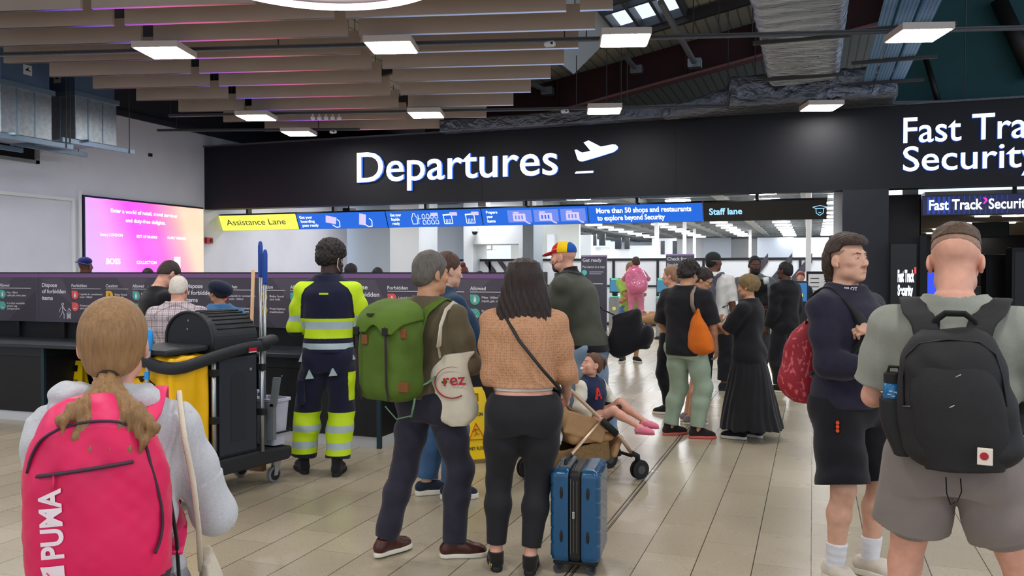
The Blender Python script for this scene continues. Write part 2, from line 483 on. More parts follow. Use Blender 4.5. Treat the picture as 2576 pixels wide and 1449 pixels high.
    def traps(s, v, off=0.0, k=.04):
        K = s.k
        for sd in (-1, 1):
            a = s.nb + np.array([sd*.035, -.015, .0])*K
            v.add(cone(a, s.sh[sd] + np.array([-sd*.014, -.005, .002])*K, .036*K+off, .046*K+off), k)
    def hand_prims(s, v, sd, scale=1.0):
        K = s.k * scale * (.92 if s.sex == 'f' else 1.0); d, pn, curl = s.hand[sd]; W = s.wr[sd]
        pn = nrm(pn - d * (pn @ d)); side = np.cross(d, pn) * (sd)   # thumb side
        v.add(cone(W - d*.03*K, W + d*.02*K, .027*K, .026*K), .012)
        v.add(cone(W + d*.02*K, W + d*.075*K, .030*K, .036*K, flat=(pn, .45)), .014)
        for i, (o, L) in enumerate(((.030, .066), (.010, .075), (-.010, .070), (-.029, .054))):
            b = W + d*(.088 - abs(o)*.25)*K + side*o*K
            c = curl * (1 + .12*i); d1 = nrm(d*math.cos(c*.9) + pn*math.sin(c*.9)); d2 = nrm(d*math.cos(c*2.0) + pn*math.sin(c*2.0))
            m = b + d1*L*.55*K; e = m + d2*L*.5*K
            v.add(cone(b - d*.015*K, m, .0098*K, .0088*K), .004); v.add(cone(m, e, .0088*K, .0072*K), .003)
        tb = W + d*.028*K + side*.026*K; td = nrm(d*.75 + side*.55 + pn*(.3 + .5*curl)); td2 = nrm(d*.95 + side*.1 + pn*(.25 + .6*curl))
        tm = tb + td*.042*K
        v.add(cone(tb - td*.012*K, tm, .0145*K, .0108*K), .008); v.add(cone(tm, tm + td2*.032*K, .0108*K, .008*K), .004)
    def H2L(s, p):   # head local -> person local
        return s.hc + s.hR @ (np.asarray(p, float) * s.k * s.hs)
    def hl(s, X, Y, Z):   # person local coords -> head local coords (arrays)
        q = s.k * s.hs; p = ((X - s.hc[0])/q, (Y - s.hc[1])/q, (Z - s.hc[2])/q)
        return [p[0]*s.hR[0, i] + p[1]*s.hR[1, i] + p[2]*s.hR[2, i] for i in range(3)]
    def hell(s, c, r, R=None):
        q = s.k * s.hs; return ell(s.H2L(c), np.array(r)*q, s.hR if R is None else s.hR @ R)
    def hcone(s, a, b, ra, rb, flat=None):
        q = s.k * s.hs; return cone(s.H2L(a), s.H2L(b), ra*q, rb*q, None if flat is None else (s.hR @ np.array(flat[0], float), flat[1]))
    def head_prims(s, v, jaw=1.0, child=False):
        q = s.k * s.hs
        v.add(s.hell((0, -.015, .035), (.076, .096, .086)), .0)
        v.add(s.hell((0, .028, -.030), (.064*jaw, .066, .075)), .035*q)
        v.add(s.hell((0, .046, -.078), (.044*jaw, .042, .036)), .03*q)
        v.add(s.hell((0, .074, -.100), (.021*jaw, .017, .015)), .022*q)
        for sd in (-1, 1):
            v.add(s.hell((sd*.045*jaw, .018, -.072), (.018, .035, .022)), .025*q)     # jaw corner
            v.add(s.hell((sd*.046, .062, -.022), (.022, .022, .018)), .02*q)       # cheekbone
        if s.face:
            if not s.child: v.add(s.hell((0, .078, .024), (.046, .016, .011)), .018*q)              # brow
            else:
                for sd in (-1, 1): v.add(s.hell((sd*.040, .060, -.040), (.026, .026, .024)), .02*q)
            for sd in (-1, 1): v.sub(s.hell((sd*.031, .098, .002), (.017, .020, .012)), .012*q)
            if s.child: v.add(s.hcone((0, .085, -.012), (0, .100, -.034), .007, .010), .010*q)
            else:
                v.add(s.hcone((0, .088, .006), (0, .110, -.034), .008, .0112), .010*q)
                for sd in (-1, 1): v.add(s.hell((sd*.012, .101, -.038), (.0075, .010, .0075)), .006*q)
            v.add(s.hell((0, .0875, -.060), (.023, .012, .0075)), .010*q)
            v.add(s.hell((0, .0865, -.073), (.020, .012, .008)), .010*q)
            v.sub(s.hell((0, .104, -.0665), (.024, .008, .0022)), .004*q)
            for sd in (-1, 1):
                v.add(s.hell((sd*.031, .079, .002), (.0145, .0118, .0100)), .004*q)
        for sd in (-1, 1):      # ears
            Re = rot(sd*18, 0, 0) @ rot(0, -8, 0)
            v.add(s.hell((sd*.080, -.012, -.008), (.0095, .019, .031), Re), .006*q)
            v.sub(s.hell((sd*.093, -.006, -.004), (.008, .010, .018), Re), .004*q)
            v.add(s.hell((sd*.078, .0, -.032), (.007, .009, .011)), .006*q)
        v.add(cone(s.nb + np.array([0, -.006, -.02])*s.k, s.H2L((0, -.022, -.045)), .060*s.k*(.85 if s.sex == 'f' else 1), .054*q*(.86 if s.sex == 'f' else 1)), .025*q)
    def body(s, hide_torso=-.012, arm_off=0.0, leg_off=-.002, extra=None, jaw=1.0, barefoot=False, hands=(1, 1), vx=None):
        v = s.vol(vx=vx)
        s.trunk(v, hide_torso, .0); s.traps(v, hide_torso)
        for sd in (-1, 1):
            s.arm_chain(v, sd, arm_off); s.leg_chain(v, sd, leg_off)
            s.hand_prims(v, sd)
            A = s.ank[sd]; fd = s.fy[sd]; K = s.k
            v.add(cone(A, A - fd*.02*K - V3(0, 0, .05)*K, .034*K, .026*K), .02)
            v.add(cone(A - V3(0, 0, .02)*K, A + fd*.10*K - V3(0, 0, .058)*K, .032*K, .022*K), .02)
            v.add(cone(A + fd*.02*K - V3(0, 0, .055)*K, A + fd*.13*K - V3(0, 0, .068)*K, .026*K, .016*K), .02)
        s.head_prims(v, jaw)
        if extra: extra(v)
        return v.mesh('body', s.skin, s.root)
    def eyes(s, col=(60, 45, 35), brow=(60, 45, 35), lip=None):
        for sd in (-1, 1):
            v = Vol(s.H2L((sd*.031, .085, .002)) - .03*s.k, s.H2L((sd*.031, .085, .002)) + .03*s.k, .0016*s.k)
            v.add(s.hell((sd*.031, .0838, .0010), (.0098, .0078, .0046)), 0)
            e = v.mesh('eye', mat('eye_white', (200, 192, 186), .25), s.root)
            v = Vol(s.H2L((sd*.031, .09, .002)) - .03*s.k, s.H2L((sd*.031, .09, .002)) + .03*s.k, .0014*s.k)
            v.add(s.hell((sd*.0312, .0885, .0012), (.0046, .0036, .0044)), 0)
            v.mesh('iris', mat('iris_%d_%d' % (col[0], col[1]), col, .15), e)
            v = Vol(s.H2L((sd*.031, .09, .02)) - .035*s.k, s.H2L((sd*.031, .09, .02)) + .035*s.k, .002*s.k)
            v.add(s.hcone((sd*.014, .094, .0205), (sd*.034, .090, .0245), .0026, .0030), .003); v.add(s.hcone((sd*.034, .090, .0245), (sd*.050, .075, .0195), .0030, .0014), .003)
            v.mesh('eyebrow', hairm('brow_%d' % brow[0], brow), s.root)
        if lip:
            v = Vol(s.H2L((0, .09, -.066)) - .04*s.k, s.H2L((0, .09, -.066)) + .04*s.k, .002*s.k)
            v.add(s.hell((0, .0890, -.0605), (.0215, .012, .0055)), .002); v.add(s.hell((0, .0880, -.0725), (.0185, .012, .0062)), .002)
            v.sub(s.hell((0, .106, -.0665), (.025, .008, .0016)), .002)
            v.mesh('lips', mat('lips_%d' % lip[0], lip, .4), s.root)
    def hair_short(s, m, th=(.010, .012, .016), line=None, nz=.0025, nf=60, vx=None, front=None, up=None, name='hair', extra=None, seed=0.0):
        q = s.k * s.hs; c = s.H2L((0, 0, .02)); R = .19*q
        v = Vol(c - R, c + R, vx or s.vx*.7)
        v.add(s.hell((0, -.015, .035), (.076+th[0], .096+th[1], .086+th[2])), 0)
        v.add(s.hell((0, -.045, -.02), (.062+th[0], .062+th[1]*.9, .072)), .03*q)
        if extra: extra(v)
        if nz: v.disp(lambda X, Y, Z: lumps(nz, nf, seed)(X, Y, Z) * q)
        T, Hh = line or HAIRLINE['short']
        def cl(X, Y, Z):
            x, y, z = s.hl(X, Y, Z)
            return (np.interp(y, T, Hh) - z) * q * .9
        v.clip(cl)
        return v.mesh(name, m, s.root)
    def shoe(s, sd, m_up, m_sole, high=.0, L=1.0, sole_h=.028, m_heel=None, w=1.0, toe=.0):
        K = s.k; A = s.ank[sd].copy(); fd = s.fy[sd]; rt = np.array([fd[1], -fd[0], 0.0])
        o = np.array([A[0], A[1], A[2] - .085*K])
        R = np.stack([rt, fd, np.array([0, 0, 1.0])], 1)
        c = o + fd*.055*K*L
        v = Vol(c - .26*K*L, c + .26*K*L, min(s.vx, .006))
        rows = [(0, 0, 0, .040, .1, .1)]
        # sole outline as a tall stack clipped to its height
        def outl(grow):
            def f(X, Y, Z):
                p = (X-o[0], Y-o[1], Z-o[2]); x = p[0]*rt[0]+p[1]*rt[1]; y = (p[0]*fd[0]+p[1]*fd[1])/(K*L); z = p[2]
                wv = np.interp(y, [-.085, -.075, -.05, 0, .06, .11, .15, .18, .195], [.0, .022, .033, .035, .043, .047, .044, .028, .0])*K*w
                return np.maximum(np.abs(x) - wv - grow, np.maximum((y-.195)*K, (-.085-y)*K)) + 0*z
            return f
        fs = outl(0)
        v.add((lambda X, Y, Z: np.maximum(fs(X, Y, Z), np.maximum(Z-o[2]-sole_h*K, o[2]+.001-Z)), c-.24*K*L, c+.24*K*L), 0)
        sole = v.mesh('shoe', m_up, s.root); sole.name = 'sole'; sole.data.materials.clear(); sole.data.materials.append(m_sole)
        v = Vol(c - .26*K*L - V3(0, 0, .0), c + .26*K*L + V3(0, 0, high), min(s.vx, .006))
        zb = sole_h*K*.9
        P = lambda y, z: o + fd*y*K*L + np.array([0, 0, z*K + zb])
        v.add(cone(P(-.045, .022), P(.0, .03), .036*K*w, .037*K*w), .02)
        v.add(cone(P(.0, .045), P(.06, .035), .036*K, .036*K*w), .02)
        v.add(cone(P(.05, .03), P(.13, .012+toe), .038*K*w, .036*K*w), .03)
        v.add(cone(P(.09, .012), P(.155, .006+toe), .040*K*w, .030*K*w), .02)
        v.add(cone(P(-.045, .03), A + np.array([0, 0, .012 + high])*K - fd*.012*K, .034*K, .042*K), .02)
        v.clip(lambda X, Y, Z: np.maximum(o[2]+sole_h*K*.85 - Z, Z - (A[2] + (.014 + high)*K)))
        up = v.mesh('shoe', m_up, s.root); sole.parent = up
        return up
    def top(s, m, name='shirt', off=.012, sleeve=2.0, sl_off=.012, hem=.84, fold=.004, sl_flare=0.0, collar=.018, rows_f=None, vx=None, extra=None, after=None, fz=42, ph=0.0, n=2.4, neck_off=0.0, hem_f=None, top_h=None, arm_scale=1.0, cuts=None):
        v = s.vol(vx=vx, grow=.03); K = s.k
        s.trunk(v, off, .0, n=n, scale_rows=rows_f); s.traps(v, off*.7)
        for sd in (-1, 1):
            up = sleeve[sd] if isinstance(sleeve, dict) else sleeve
            if up > 0: s.arm_chain(v, sd, sl_off, up, .045*K, flare=sl_flare, scale=arm_scale)
        if collar: v.add(cone(s.nb + np.array([0, -.008, -.03])*K, s.nb + np.array([0, -.002+neck_off, collar])*K, .072*K*(.9 if s.sex == 'f' else 1), .063*K*(.88 if s.sex == 'f' else 1)), .02)
        if extra: extra(v)
        if fold: v.disp(folds(fold*K, fz/K, ph))
        hz = hem*K - s.drop
        if hem_f: v.clip(hem_f)
        else: v.clip(lambda X, Y, Z: hz - Z)
        tz = s.nb[2] + (collar if top_h is None else top_h)*K
        nb = s.nb
        v.clip(lambda X, Y, Z: Z - (tz + (nb[1]-Y)*.22 + 1.1*np.maximum(np.sqrt((X-nb[0])**2 + (Y-nb[1])**2) - .078*K, 0)))
        if after: after(v)
        o = v.mesh(name, m, s.root)
        if cuts: cuts(o)
        return o
    def bottom(s, m, name='trousers', off=.012, upto=1.9, waist=1.02, fold=.004, k=.035, vx=None, r=None, flare=0.0, extra=None, ph=.7, z0=None):
        v = s.vol(z1=waist+.1, vx=vx, grow=.02); K = s.k
        rows = [(h, cx, cy, a + off, bf + off, bb + off) for h, cx, cy, a, bf, bb in s.rows if h <= waist*K + .1*K - s.drop]
        v.add(stack(rows, 2.4), 0)
        for sd in (-1, 1):
            up = upto[sd] if isinstance(upto, dict) else upto
            s.leg_chain(v, sd, off, k*K, up, r, flare)
        for sd in (-1, 1): v.add(ell(s.hip[sd] + np.array([sd*.005, -.062, -.02])*K, np.array([.084, .055, .09])*K), .05*K, off*.3)
        if extra: extra(v)
        if fold: v.disp(folds(fold*K, 34/K, ph))
        wz = waist*K - s.drop
        v.clip(lambda X, Y, Z: Z - wz)
        return v.mesh(name, m, s.root)

def paint(o, mats, rule):
    """material per face from its centre in the figure's own frame"""
    me = o.data; me.materials.clear()
    for m in mats: me.materials.append(m)
    n = len(me.polygons); c = np.zeros(n*3, np.float32); me.polygons.foreach_get('center', c); c = c.reshape(-1, 3)
    me.polygons.foreach_set('material_index', np.asarray(rule(c[:, 0], c[:, 1], c[:, 2]), np.int32)); me.update()
# ================================================================ the building
YH = 16.5                     # plane of the big header sign
XL = -13.6                    # left wall
M_white = mat('white_wall', (206, 209, 224), .6, noise=.04, nscale=1.5)
M_whall = mat('white_hall_wall', (214, 219, 225), .55, noise=.03, nscale=1.2)
M_dark = mat('dark_fascia', (9, 11, 21), .55, noise=.12, nscale=3, bump=.05, bscale=300)
M_black = mat('black_board', (16, 16, 19), .5, noise=.1, nscale=6)
M_steel = mat('galvanised', (150, 158, 165), .38, metal=.85, noise=.15, nscale=14)
M_track = mat('track_grey', (92, 94, 100), .5, metal=.5, noise=.1, nscale=20)
M_rod = mat('rod_grey', (70, 68, 70), .5, metal=.5)
M_silver = mat('brushed_silver', (176, 180, 184), .32, metal=.9, noise=.08, nscale=30)
M_trim = mat('white_trim', (222, 224, 228), .5)

# ---- floor: speckled terrazzo tiles laid along the hall
def floor_mat():
    m, N, L, P = _new('terrazzo_tiles')
    tc = N.new('ShaderNodeTexCoord'); sx = N.new('ShaderNodeSeparateXYZ'); L.new(tc.outputs['Object'], sx.inputs[0])
    cb = N.new('ShaderNodeCombineXYZ'); L.new(sx.outputs[1], cb.inputs[0]); L.new(sx.outputs[0], cb.inputs[1])
    b = N.new('ShaderNodeTexBrick'); b.inputs['Scale'].default_value = 1.0
    b.inputs['Brick Width'].default_value = .6; b.inputs['Row Height'].default_value = .3
    b.inputs['Mortar Size'].default_value = .0022; b.inputs['Mortar Smooth'].default_value = .2
    b.inputs['Bias'].default_value = 0
    b.inputs['Color1'].default_value = srgb(182, 170, 148); b.inputs['Color2'].default_value = srgb(168, 156, 134)
    b.inputs['Mortar'].default_value = srgb(136, 126, 110)
    L.new(cb.outputs[0], b.inputs[0])
    # longitudinal joints, darker
    fr = N.new('ShaderNodeMath'); fr.operation = 'PINGPONG'; fr.inputs[1].default_value = .15; L.new(sx.outputs[0], fr.inputs[0])
    lt = N.new('ShaderNodeMath'); lt.operation = 'LESS_THAN'; lt.inputs[1].default_value = .0028; L.new(fr.outputs[0], lt.inputs[0])
    x1 = N.new('ShaderNodeMix'); x1.data_type = 'RGBA'; x1.inputs[7].default_value = srgb(70, 62, 52)
    L.new(lt.outputs[0], x1.inputs[0]); L.new(b.outputs[0], x1.inputs[6])
    # speckle
    v = N.new('ShaderNodeTexNoise'); v.inputs['Scale'].default_value = 75; v.inputs['Detail'].default_value = 2; L.new(tc.outputs['Object'], v.inputs[0])
    r = N.new('ShaderNodeMapRange'); r.inputs[1].default_value = .60; r.inputs[2].default_value = .68; r.inputs[3].default_value = 0; r.inputs[4].default_value = .42; L.new(v.outputs[0], r.inputs[0])
    x2 = N.new('ShaderNodeMix'); x2.data_type = 'RGBA'; x2.inputs[7].default_value = srgb(112, 103, 90)
    L.new(r.outputs[0], x2.inputs[0]); L.new(x1.outputs[2], x2.inputs[6])
    n3 = N.new('ShaderNodeTexNoise'); n3.inputs['Scale'].default_value = .9; n3.inputs['Detail'].default_value = 5; L.new(tc.outputs['Object'], n3.inputs[0])
    r3 = N.new('ShaderNodeMapRange'); r3.inputs[3].default_value = .86; r3.inputs[4].default_value = 1.12; L.new(n3.outputs[0], r3.inputs[0])
    x3 = N.new('ShaderNodeMix'); x3.data_type = 'RGBA'; x3.blend_type = 'MULTIPLY'; x3.inputs[0].default_value = 1; L.new(x2.outputs[2], x3.inputs[6]); L.new(r3.outputs[0], x3.inputs[7])
    L.new(x3.outputs[2], P.inputs['Base Color'])
    r4 = N.new('ShaderNodeMapRange'); r4.inputs[3].default_value = .20; r4.inputs[4].default_value = .34; L.new(n3.outputs[0], r4.inputs[0]); L.new(r4.outputs[0], P.inputs['Roughness'])
    P.inputs['Specular IOR Level'].default_value = .5
    bp = N.new('ShaderNodeBump'); bp.inputs['Strength'].default_value = .05; bp.inputs['Distance'].default_value = .003; L.new(v.outputs[0], bp.inputs['Height']); L.new(bp.outputs[0], P.inputs['Normal'])
    return m
fl = struct('floor', MB().box((-14, -9, -.15), (12, 64, 0)), floor_mat())
p0 = on_z(1521, 1336); p1 = on_z(1712, 1098)
tj = MB(); xj = (p0.x + p1.x) / 2
for dx in (-.016, .016): tj.box((xj+dx-.004, 1.0, 0), (xj+dx+.004, 40, .0012))
struct('trim_1', tj, mat('joint_strip', (72, 66, 58), .4, metal=.4))

# ---- left wall with its shallow recess and wall-mounted plates
wl = MB(); zt = 4.85
y0, y1 = -4.0, 23.0
wl.box((XL-.3, y0, 0), (XL, y1, zt))
struct('wall_left', wl, M_white)
a = on_x(0, 487, XL); c = on_x(181, 500, XL)
tr = MB(); hz = (a.z + c.z) / 2
tr.box((XL, 2, hz-.03), (XL+.045, c.y+.03, hz+.03)); tr.box((XL, c.y-.03, 0), (XL+.045, c.y+.03, hz-.03))
c2 = on_x(204, 500, XL); tr.box((XL, c2.y-.10, 0), (XL+.06, c2.y-.04, 3.2))
struct('trim_2', tr, M_trim)
q = on_x(376, 390, XL)
tag(MB().box((XL, q.y-.04, q.z-.035), (XL+.05, q.y+.04, q.z+.035)).build('wall_socket', M_black, bevel=.006), 'tiny black socket high on the white left wall', 'socket')
v0 = on_x(0, 385, XL); v1 = on_x(95, 410, XL)
vt = thing('wall_vent', 'dark rectangular vent opening in the left wall under the ducts', 'vent', (XL, v1.y, 3.4))
vb = MB(); zz0, zz1 = v1.z-.02, v1.z+.36
for lo, hi in (((0, -2.4, zz0-3.4), (.05, 0, zz0-3.4+.06)), ((0, -2.4, zz1-3.46), (.05, 0, zz1-3.4)), ((0, -.08, zz0-3.4), (.05, 0, zz1-3.4)), ((0, -2.4, zz0-3.4), (.05, -2.32, zz1-3.4))): vb.box(lo, hi)
vb.build('vent_frame', mat('vent_grey', (120, 122, 126), .5), vt)
MB().box((.001, -2.35, zz0-3.36), (.012, -.06, zz1-3.44)).build('vent_void', mat('void', (8, 8, 10), .9), vt)

# ---- big screen on the left wall
def screen_mat():
    m, N, L, P = _new('advert_screen')
    tc = N.new('ShaderNodeTexCoord'); sx = N.new('ShaderNodeSeparateXYZ'); L.new(tc.outputs['Generated'], sx.inputs[0])
    ad = N.new('ShaderNodeMath'); ad.operation = 'MULTIPLY_ADD'; ad.inputs[1].default_value = .22; L.new(sx.outputs[2], ad.inputs[0]); L.new(sx.outputs[1], ad.inputs[2])
    cr = N.new('ShaderNodeValToRGB'); e = cr.color_ramp.elements
    e[0].position = .0; e[0].color = srgb(196, 170, 255); e[1].position = 1.2 if False else 1.0; e[1].color = srgb(255, 200, 175)
    for pos, col in ((.30, (222, 150, 255)), (.52, (255, 78, 232)), (.72, (255, 92, 205)), (.90, (255, 160, 175))):
        k = e.new(pos); k.color = srgb(*col)
    L.new(ad.outputs[0], cr.inputs[0])
    P.inputs['Base Color'].default_value = (.02, .02, .02, 1); P.inputs['Roughness'].default_value = .3
    L.new(cr.outputs[0], P.inputs['Emission Color']); P.inputs['Emission Strength'].default_value = 1.3
    return m
s0 = on_x(208, 500, XL); s1 = on_x(505, 523, XL)
sy0, sy1, sz1 = s0.y, s1.y, (s0.z + s1.z) / 2; sz0 = sz1 - (sy1 - sy0) * .5625
M_scrtxt = emit('screen_text', (255, 250, 255), 1.5)
scr = thing('advert_screen', 'large glowing lilac to pink advert screen on the white left wall', 'screen', (XL, (sy0+sy1)/2, sz0))
L_ = lambda y, z: (0, y - (sy0+sy1)/2, z - sz0)
MB().box((0.001, L_(sy0-.04, 0)[1], -.04), (.06, L_(sy1+.02, 0)[1], sz1-sz0+.04)).build('screen_frame', mat('screen_edge', (22, 22, 48), .4), scr)
MB().box((.061, L_(sy0, 0)[1], 0), (.075, L_(sy1, 0)[1], sz1-sz0)).build('display', screen_mat(), scr)
def scr_text(body, px, py, cap, w_px=None, align='CENTER', bold=.028, ls=1.0):
    p = on_x(px, py, XL + .076); mb = MB(); wd = None
    if w_px: wd = abs(on_x(px + w_px/2, py, XL+.076).y - on_x(px - w_px/2, py, XL+.076).y)
    put_text(mb, body, (.077, p.y - (sy0+sy1)/2, p.z - sz0), (0, 1, 0), (0, 0, 1), cap, wd, bold, ls, align)
    mb.build('caption', M_scrtxt, scr)
scr_text('Enter a world of retail, travel services', 366, 541, .075, 166)
scr_text('and duty-free delights.', 368, 562, .075, 100)
scr_text('luxury LONDON', 281, 594, .055, 56); scr_text('BEST OF BRANDS', 370, 599, .055, 52); scr_text('KURT GEIGER', 445, 602, .05, 47)
scr_text('BOSS', 285, 664, .11, 36, bold=.03); scr_text('COLLECTION', 369, 664, .06, 50)
p = on_x(446, 662, XL+.076); mbq = MB(); yy, zz = p.y-(sy0+sy1)/2, p.z-sz0
mbq.box((.0762, yy-.10, zz-.14), (.0775, yy+.10, zz+.14)); mbq.build('logo_tile', M_scrtxt, scr)
mbq = MB()
for i in range(5): mbq.bar((.079, yy-.06, zz-.06+i*.025), (.079, yy+.06, zz-.02+i*.025), .003, .008, (1, 0, 0))
mbq.build('logo_mark', mat('logo_grey', (120, 110, 140), .6), scr)
# red alarm call point just past the corner
q = on_y(521, 605, YH+.3)
cp = thing('alarm_point', 'small red fire alarm point on the white wall beside the advert screen', 'alarm', (XL+.02, on_x(521, 605, XL).y, on_x(521, 605, XL).z))
MB().box((0, -.11, -.07), (.07, .11, .07)).build('alarm_box', mat('alarm_red', (170, 24, 34), .4), cp, bevel=.01)
MB().cyl((.07, .03, 0), (.085, .03, 0), .04).build('alarm_button', M_black, cp)

# ---- header with the illuminated lettering
HB, HT = 3.09, 4.56
xr = 9.0
hd_ = MB(); hd_.box((XL, YH, HB), (xr, YH+.35, HT))
header = struct('wall_header', hd_, M_dark)
hc = MB(); hc.box((XL, YH-.05, HT-.005), (xr, YH+.4, HT+.03)); struct('trim_3', hc, mat('header_cap', (96, 97, 104), .4, metal=.6, noise=.2, nscale=30))
pl = on_y(1330, 300, YH - .012); pm = MB()
seam = mat('seam', (14, 15, 20), .6)
for px in (1212, 1700, 2160):
    x = on_y(px, 400, YH).x; pm.box((x-.006, YH-.004, HB), (x+.006, YH, HT))
struct('trim_4', pm, seam)
M_sign = emit('sign_white', (238, 246, 255), 1.8)
M_halo = emit('sign_halo', (70, 130, 255), 1.0)
def header_text(name, label, body, pxl, ybase, ytop, pxr, bold=.006, full=None):
    o = on_y(pxl, ybase, YH - .03); t = on_y(pxl, ytop, YH - .03); e = on_y(pxr, ybase, YH - .03)
    w = e.x - o.x
    if full:
        a = text_geo(body, bold)[0][:, 0]; b = text_geo(full, bold)[0][:, 0]; w = w * (b.max()-b.min()) / (a.max()-a.min()); body = full
    th = thing(name, label, 'sign', (o.x, YH, o.z))
    m = MB(); put_text(m, body, (0, -.07, 0), (1, 0, 0), (0, 0, 1), t.z - o.z, w, bold)
    m.build('letter_face', M_sign, th)
    m = MB(); put_text(m, body, (0, -.001, 0), (1, 0, 0), (0, 0, 1), t.z - o.z, w, bold, thick=.055, n=(0, -1, 0))
    m.build('letter_return', M_halo, th)
    return th
dep = header_text('departures_sign', 'white illuminated word Departures on the dark header', 'Departures', 900, 459, 386, 1404)
header_text('fast_track_sign', 'white illuminated words Fast Track on the right end of the header', 'Fast Tra', 2272, 360, 298, 2583, full='Fast Track')
header_text('fast_track_sign', 'white illuminated word Security below Fast Track on the header', 'Securit', 2271, 431, 371, 2568, full='Security')
ic = thing('plane_icon', 'white illuminated take-off aeroplane symbol right of the word Departures', 'sign', on_y(1500, 400, YH))
def icon_poly(pts, depth0, depth1, m, nm):
    mb = MB(); P = [on_y(860 + x/2.994, y/2.994, YH - .03) for x, y in pts]; o = ic.location
    P = [Vector((p.x - o.x, -depth1, p.z - o.z)) for p in P]
    mb.prism(P, (0, depth1 - depth0, 0)); mb.build(nm, m, ic)
plane = [(1757,1132),(1772,1128),(1790,1140),(1815,1152),(1876,1138),(1825,1076),(1862,1060),(1955,1107),(2040,1090),(2066,1092),(2081,1106),(2078,1124),(2050,1146),(1930,1184),(1815,1217),(1795,1216),(1780,1203)]
bar_ = [(1768,1294),(1897,1288),(1893,1303),(1758,1308)]
for nm, pts in (('plane', plane), ('runway', bar_)):
    icon_poly(pts, .06, .075, M_sign, nm); icon_poly(pts, .001, .058, M_halo, nm + '_return')

# ---- hanging LED sign strip under the header
YS0, YS1, ZS0, ZS1 = 17.17, 17.0, 2.61, 2.975
U = Vector((0, YS1-YS0, ZS1-ZS0)); SH = U.length; U = U.normalized(); NS = Vector((1, 0, 0)).cross(U)
def sx_(px): return on_y(px, 540, 17.08).x
M_blue = emit('led_blue', (6, 104, 226), 1.0); M_yel = emit('led_yellow', (238, 240, 90), 1.15); M_blk = emit('led_black', (6, 7, 12), .3)
M_ledtxt = emit('led_text', (240, 246, 255), 1.5); M_lil = emit('led_lilac', (214, 200, 250), 1.1); M_peri = emit('led_periwinkle', (110, 140, 240), 1.0)
M_ink = mat('sign_ink', (50, 70, 90), .6); M_staff = emit('staff_text', (150, 205, 250), 1.4); M_cab = mat('sign_cabinet', (14, 16, 22), .5)
def led_sign(px0, px1, m, label, name='led_sign'):
    x0, x1 = sx_(px0), sx_(px1)
    t = thing(name, label, 'sign', (x0, YS0, ZS0))
    mb = MB(); n = NS * .0
    c = [Vector((0, 0, 0)), Vector((x1-x0, 0, 0)), Vector((x1-x0, 0, 0)) + U*SH, U*SH]
    mb.prism(c, -NS*.09); mb.build('cabinet', M_cab, t)
    mb = MB(); e = .006; d = NS*.004
    mb.prism([Vector((e, 0, 0))+U*e+d, Vector((x1-x0-e, 0, 0))+U*e+d, Vector((x1-x0-e, 0, 0))+U*(SH-e)+d, Vector((e, 0, 0))+U*(SH-e)+d], -d*.8)
    mb.build('display', m, t)
    hb = MB()
    xm = (x1-x0)*.45
    hb.box((xm-.03, -.26, SH-.02), (xm+.03, -.12, 3.09-ZS0+.02)); hb.build('hanger', M_black, t)
    t['w'] = x1-x0
    return t, x1-x0
def led_txt(t, body, fx, fy, cap, fw=None, m=None, bold=.028, nm='caption', lift=.007):
    w = t['w']; mb = MB()
    put_text(mb, body, Vector((fx*w, 0, 0)) + U*(fy*SH) + NS*lift, (1, 0, 0), U, cap, fw*w if fw else None, bold, n=NS); mb.build(nm, m or M_ledtxt, t)
def led_rect(mb, t, fx0, fy0, fx1, fy1, lift=.006, skew=0):
    w = t['w']; q = NS*lift
    mb.quad(Vector((fx0*w, 0, 0))+U*(fy0*SH)+q, Vector((fx1*w, 0, 0))+U*(fy0*SH)+q, Vector(((fx1+skew)*w, 0, 0))+U*(fy1*SH)+q, Vector(((fx0+skew)*w, 0, 0))+U*(fy1*SH)+q)
def led_line(mb, t, pts, wd=.012, lift=.008):
    w = t['w']; P = [Vector((x*w, 0, 0)) + U*(y*SH) + NS*lift for x, y in pts]
    for a, b in zip(P, P[1:]): mb.bar(a, b, wd, .001, NS)
t, w = led_sign(542, 748, M_yel, 'yellow Assistance Lane sign at the left end of the hanging strip'); led_txt(t, 'Assistance Lane', .14, .36, .145, .72, M_ink, .0)
t, w = led_sign(749, 972, M_blue, 'blue hanging sign about boarding passes, next to the yellow sign')
for i, s_ in enumerate(('Get your', 'boarding', 'pass ready')): led_txt(t, s_, .03+.006*i, .68-.25*i, .062, (.15, .16, .19)[i])
for fx in (.38, .74):
    mb = MB(); P = [(fx-.06, .42), (fx+.05, .28+.0), (fx+.075, .70), (fx-.04, .84)]
    if fx > .5: P = [(fx-.05, .25), (fx+.02, .18), (fx+.05, .82), (fx-.02, .92)]
    mb.poly([Vector((x*w, 0, 0)) + U*(y*SH) + NS*.007 for x, y in P]); mb.build('boarding_pass', M_lil, t)
    mb = MB(); led_line(mb, t, [(fx+.01, .26), (fx+.05, .10), (fx+.09, .12), (fx+.10, .45), (fx+.075, .60)], .02); mb.build('hand_outline', M_ledtxt, t)
t, w = led_sign(973, 1212, M_blue, 'blue hanging sign about getting liquids ready, with bottle and bag outlines')
for i, s_ in enumerate(('Get your', 'liquids', 'ready')): led_txt(t, s_, .045+.004*i, .68-.25*i, .062, (.12, .09, .08)[i])
mb = MB()
led_line(mb, t, [(.275, .2), (.27, .55), (.285, .68), (.29, .82), (.31, .82), (.315, .68), (.33, .55), (.325, .2), (.275, .2)]); led_line(mb, t, [(.34, .2), (.345, .75)]); led_line(mb, t, [(.35, .5), (.37, .5)])
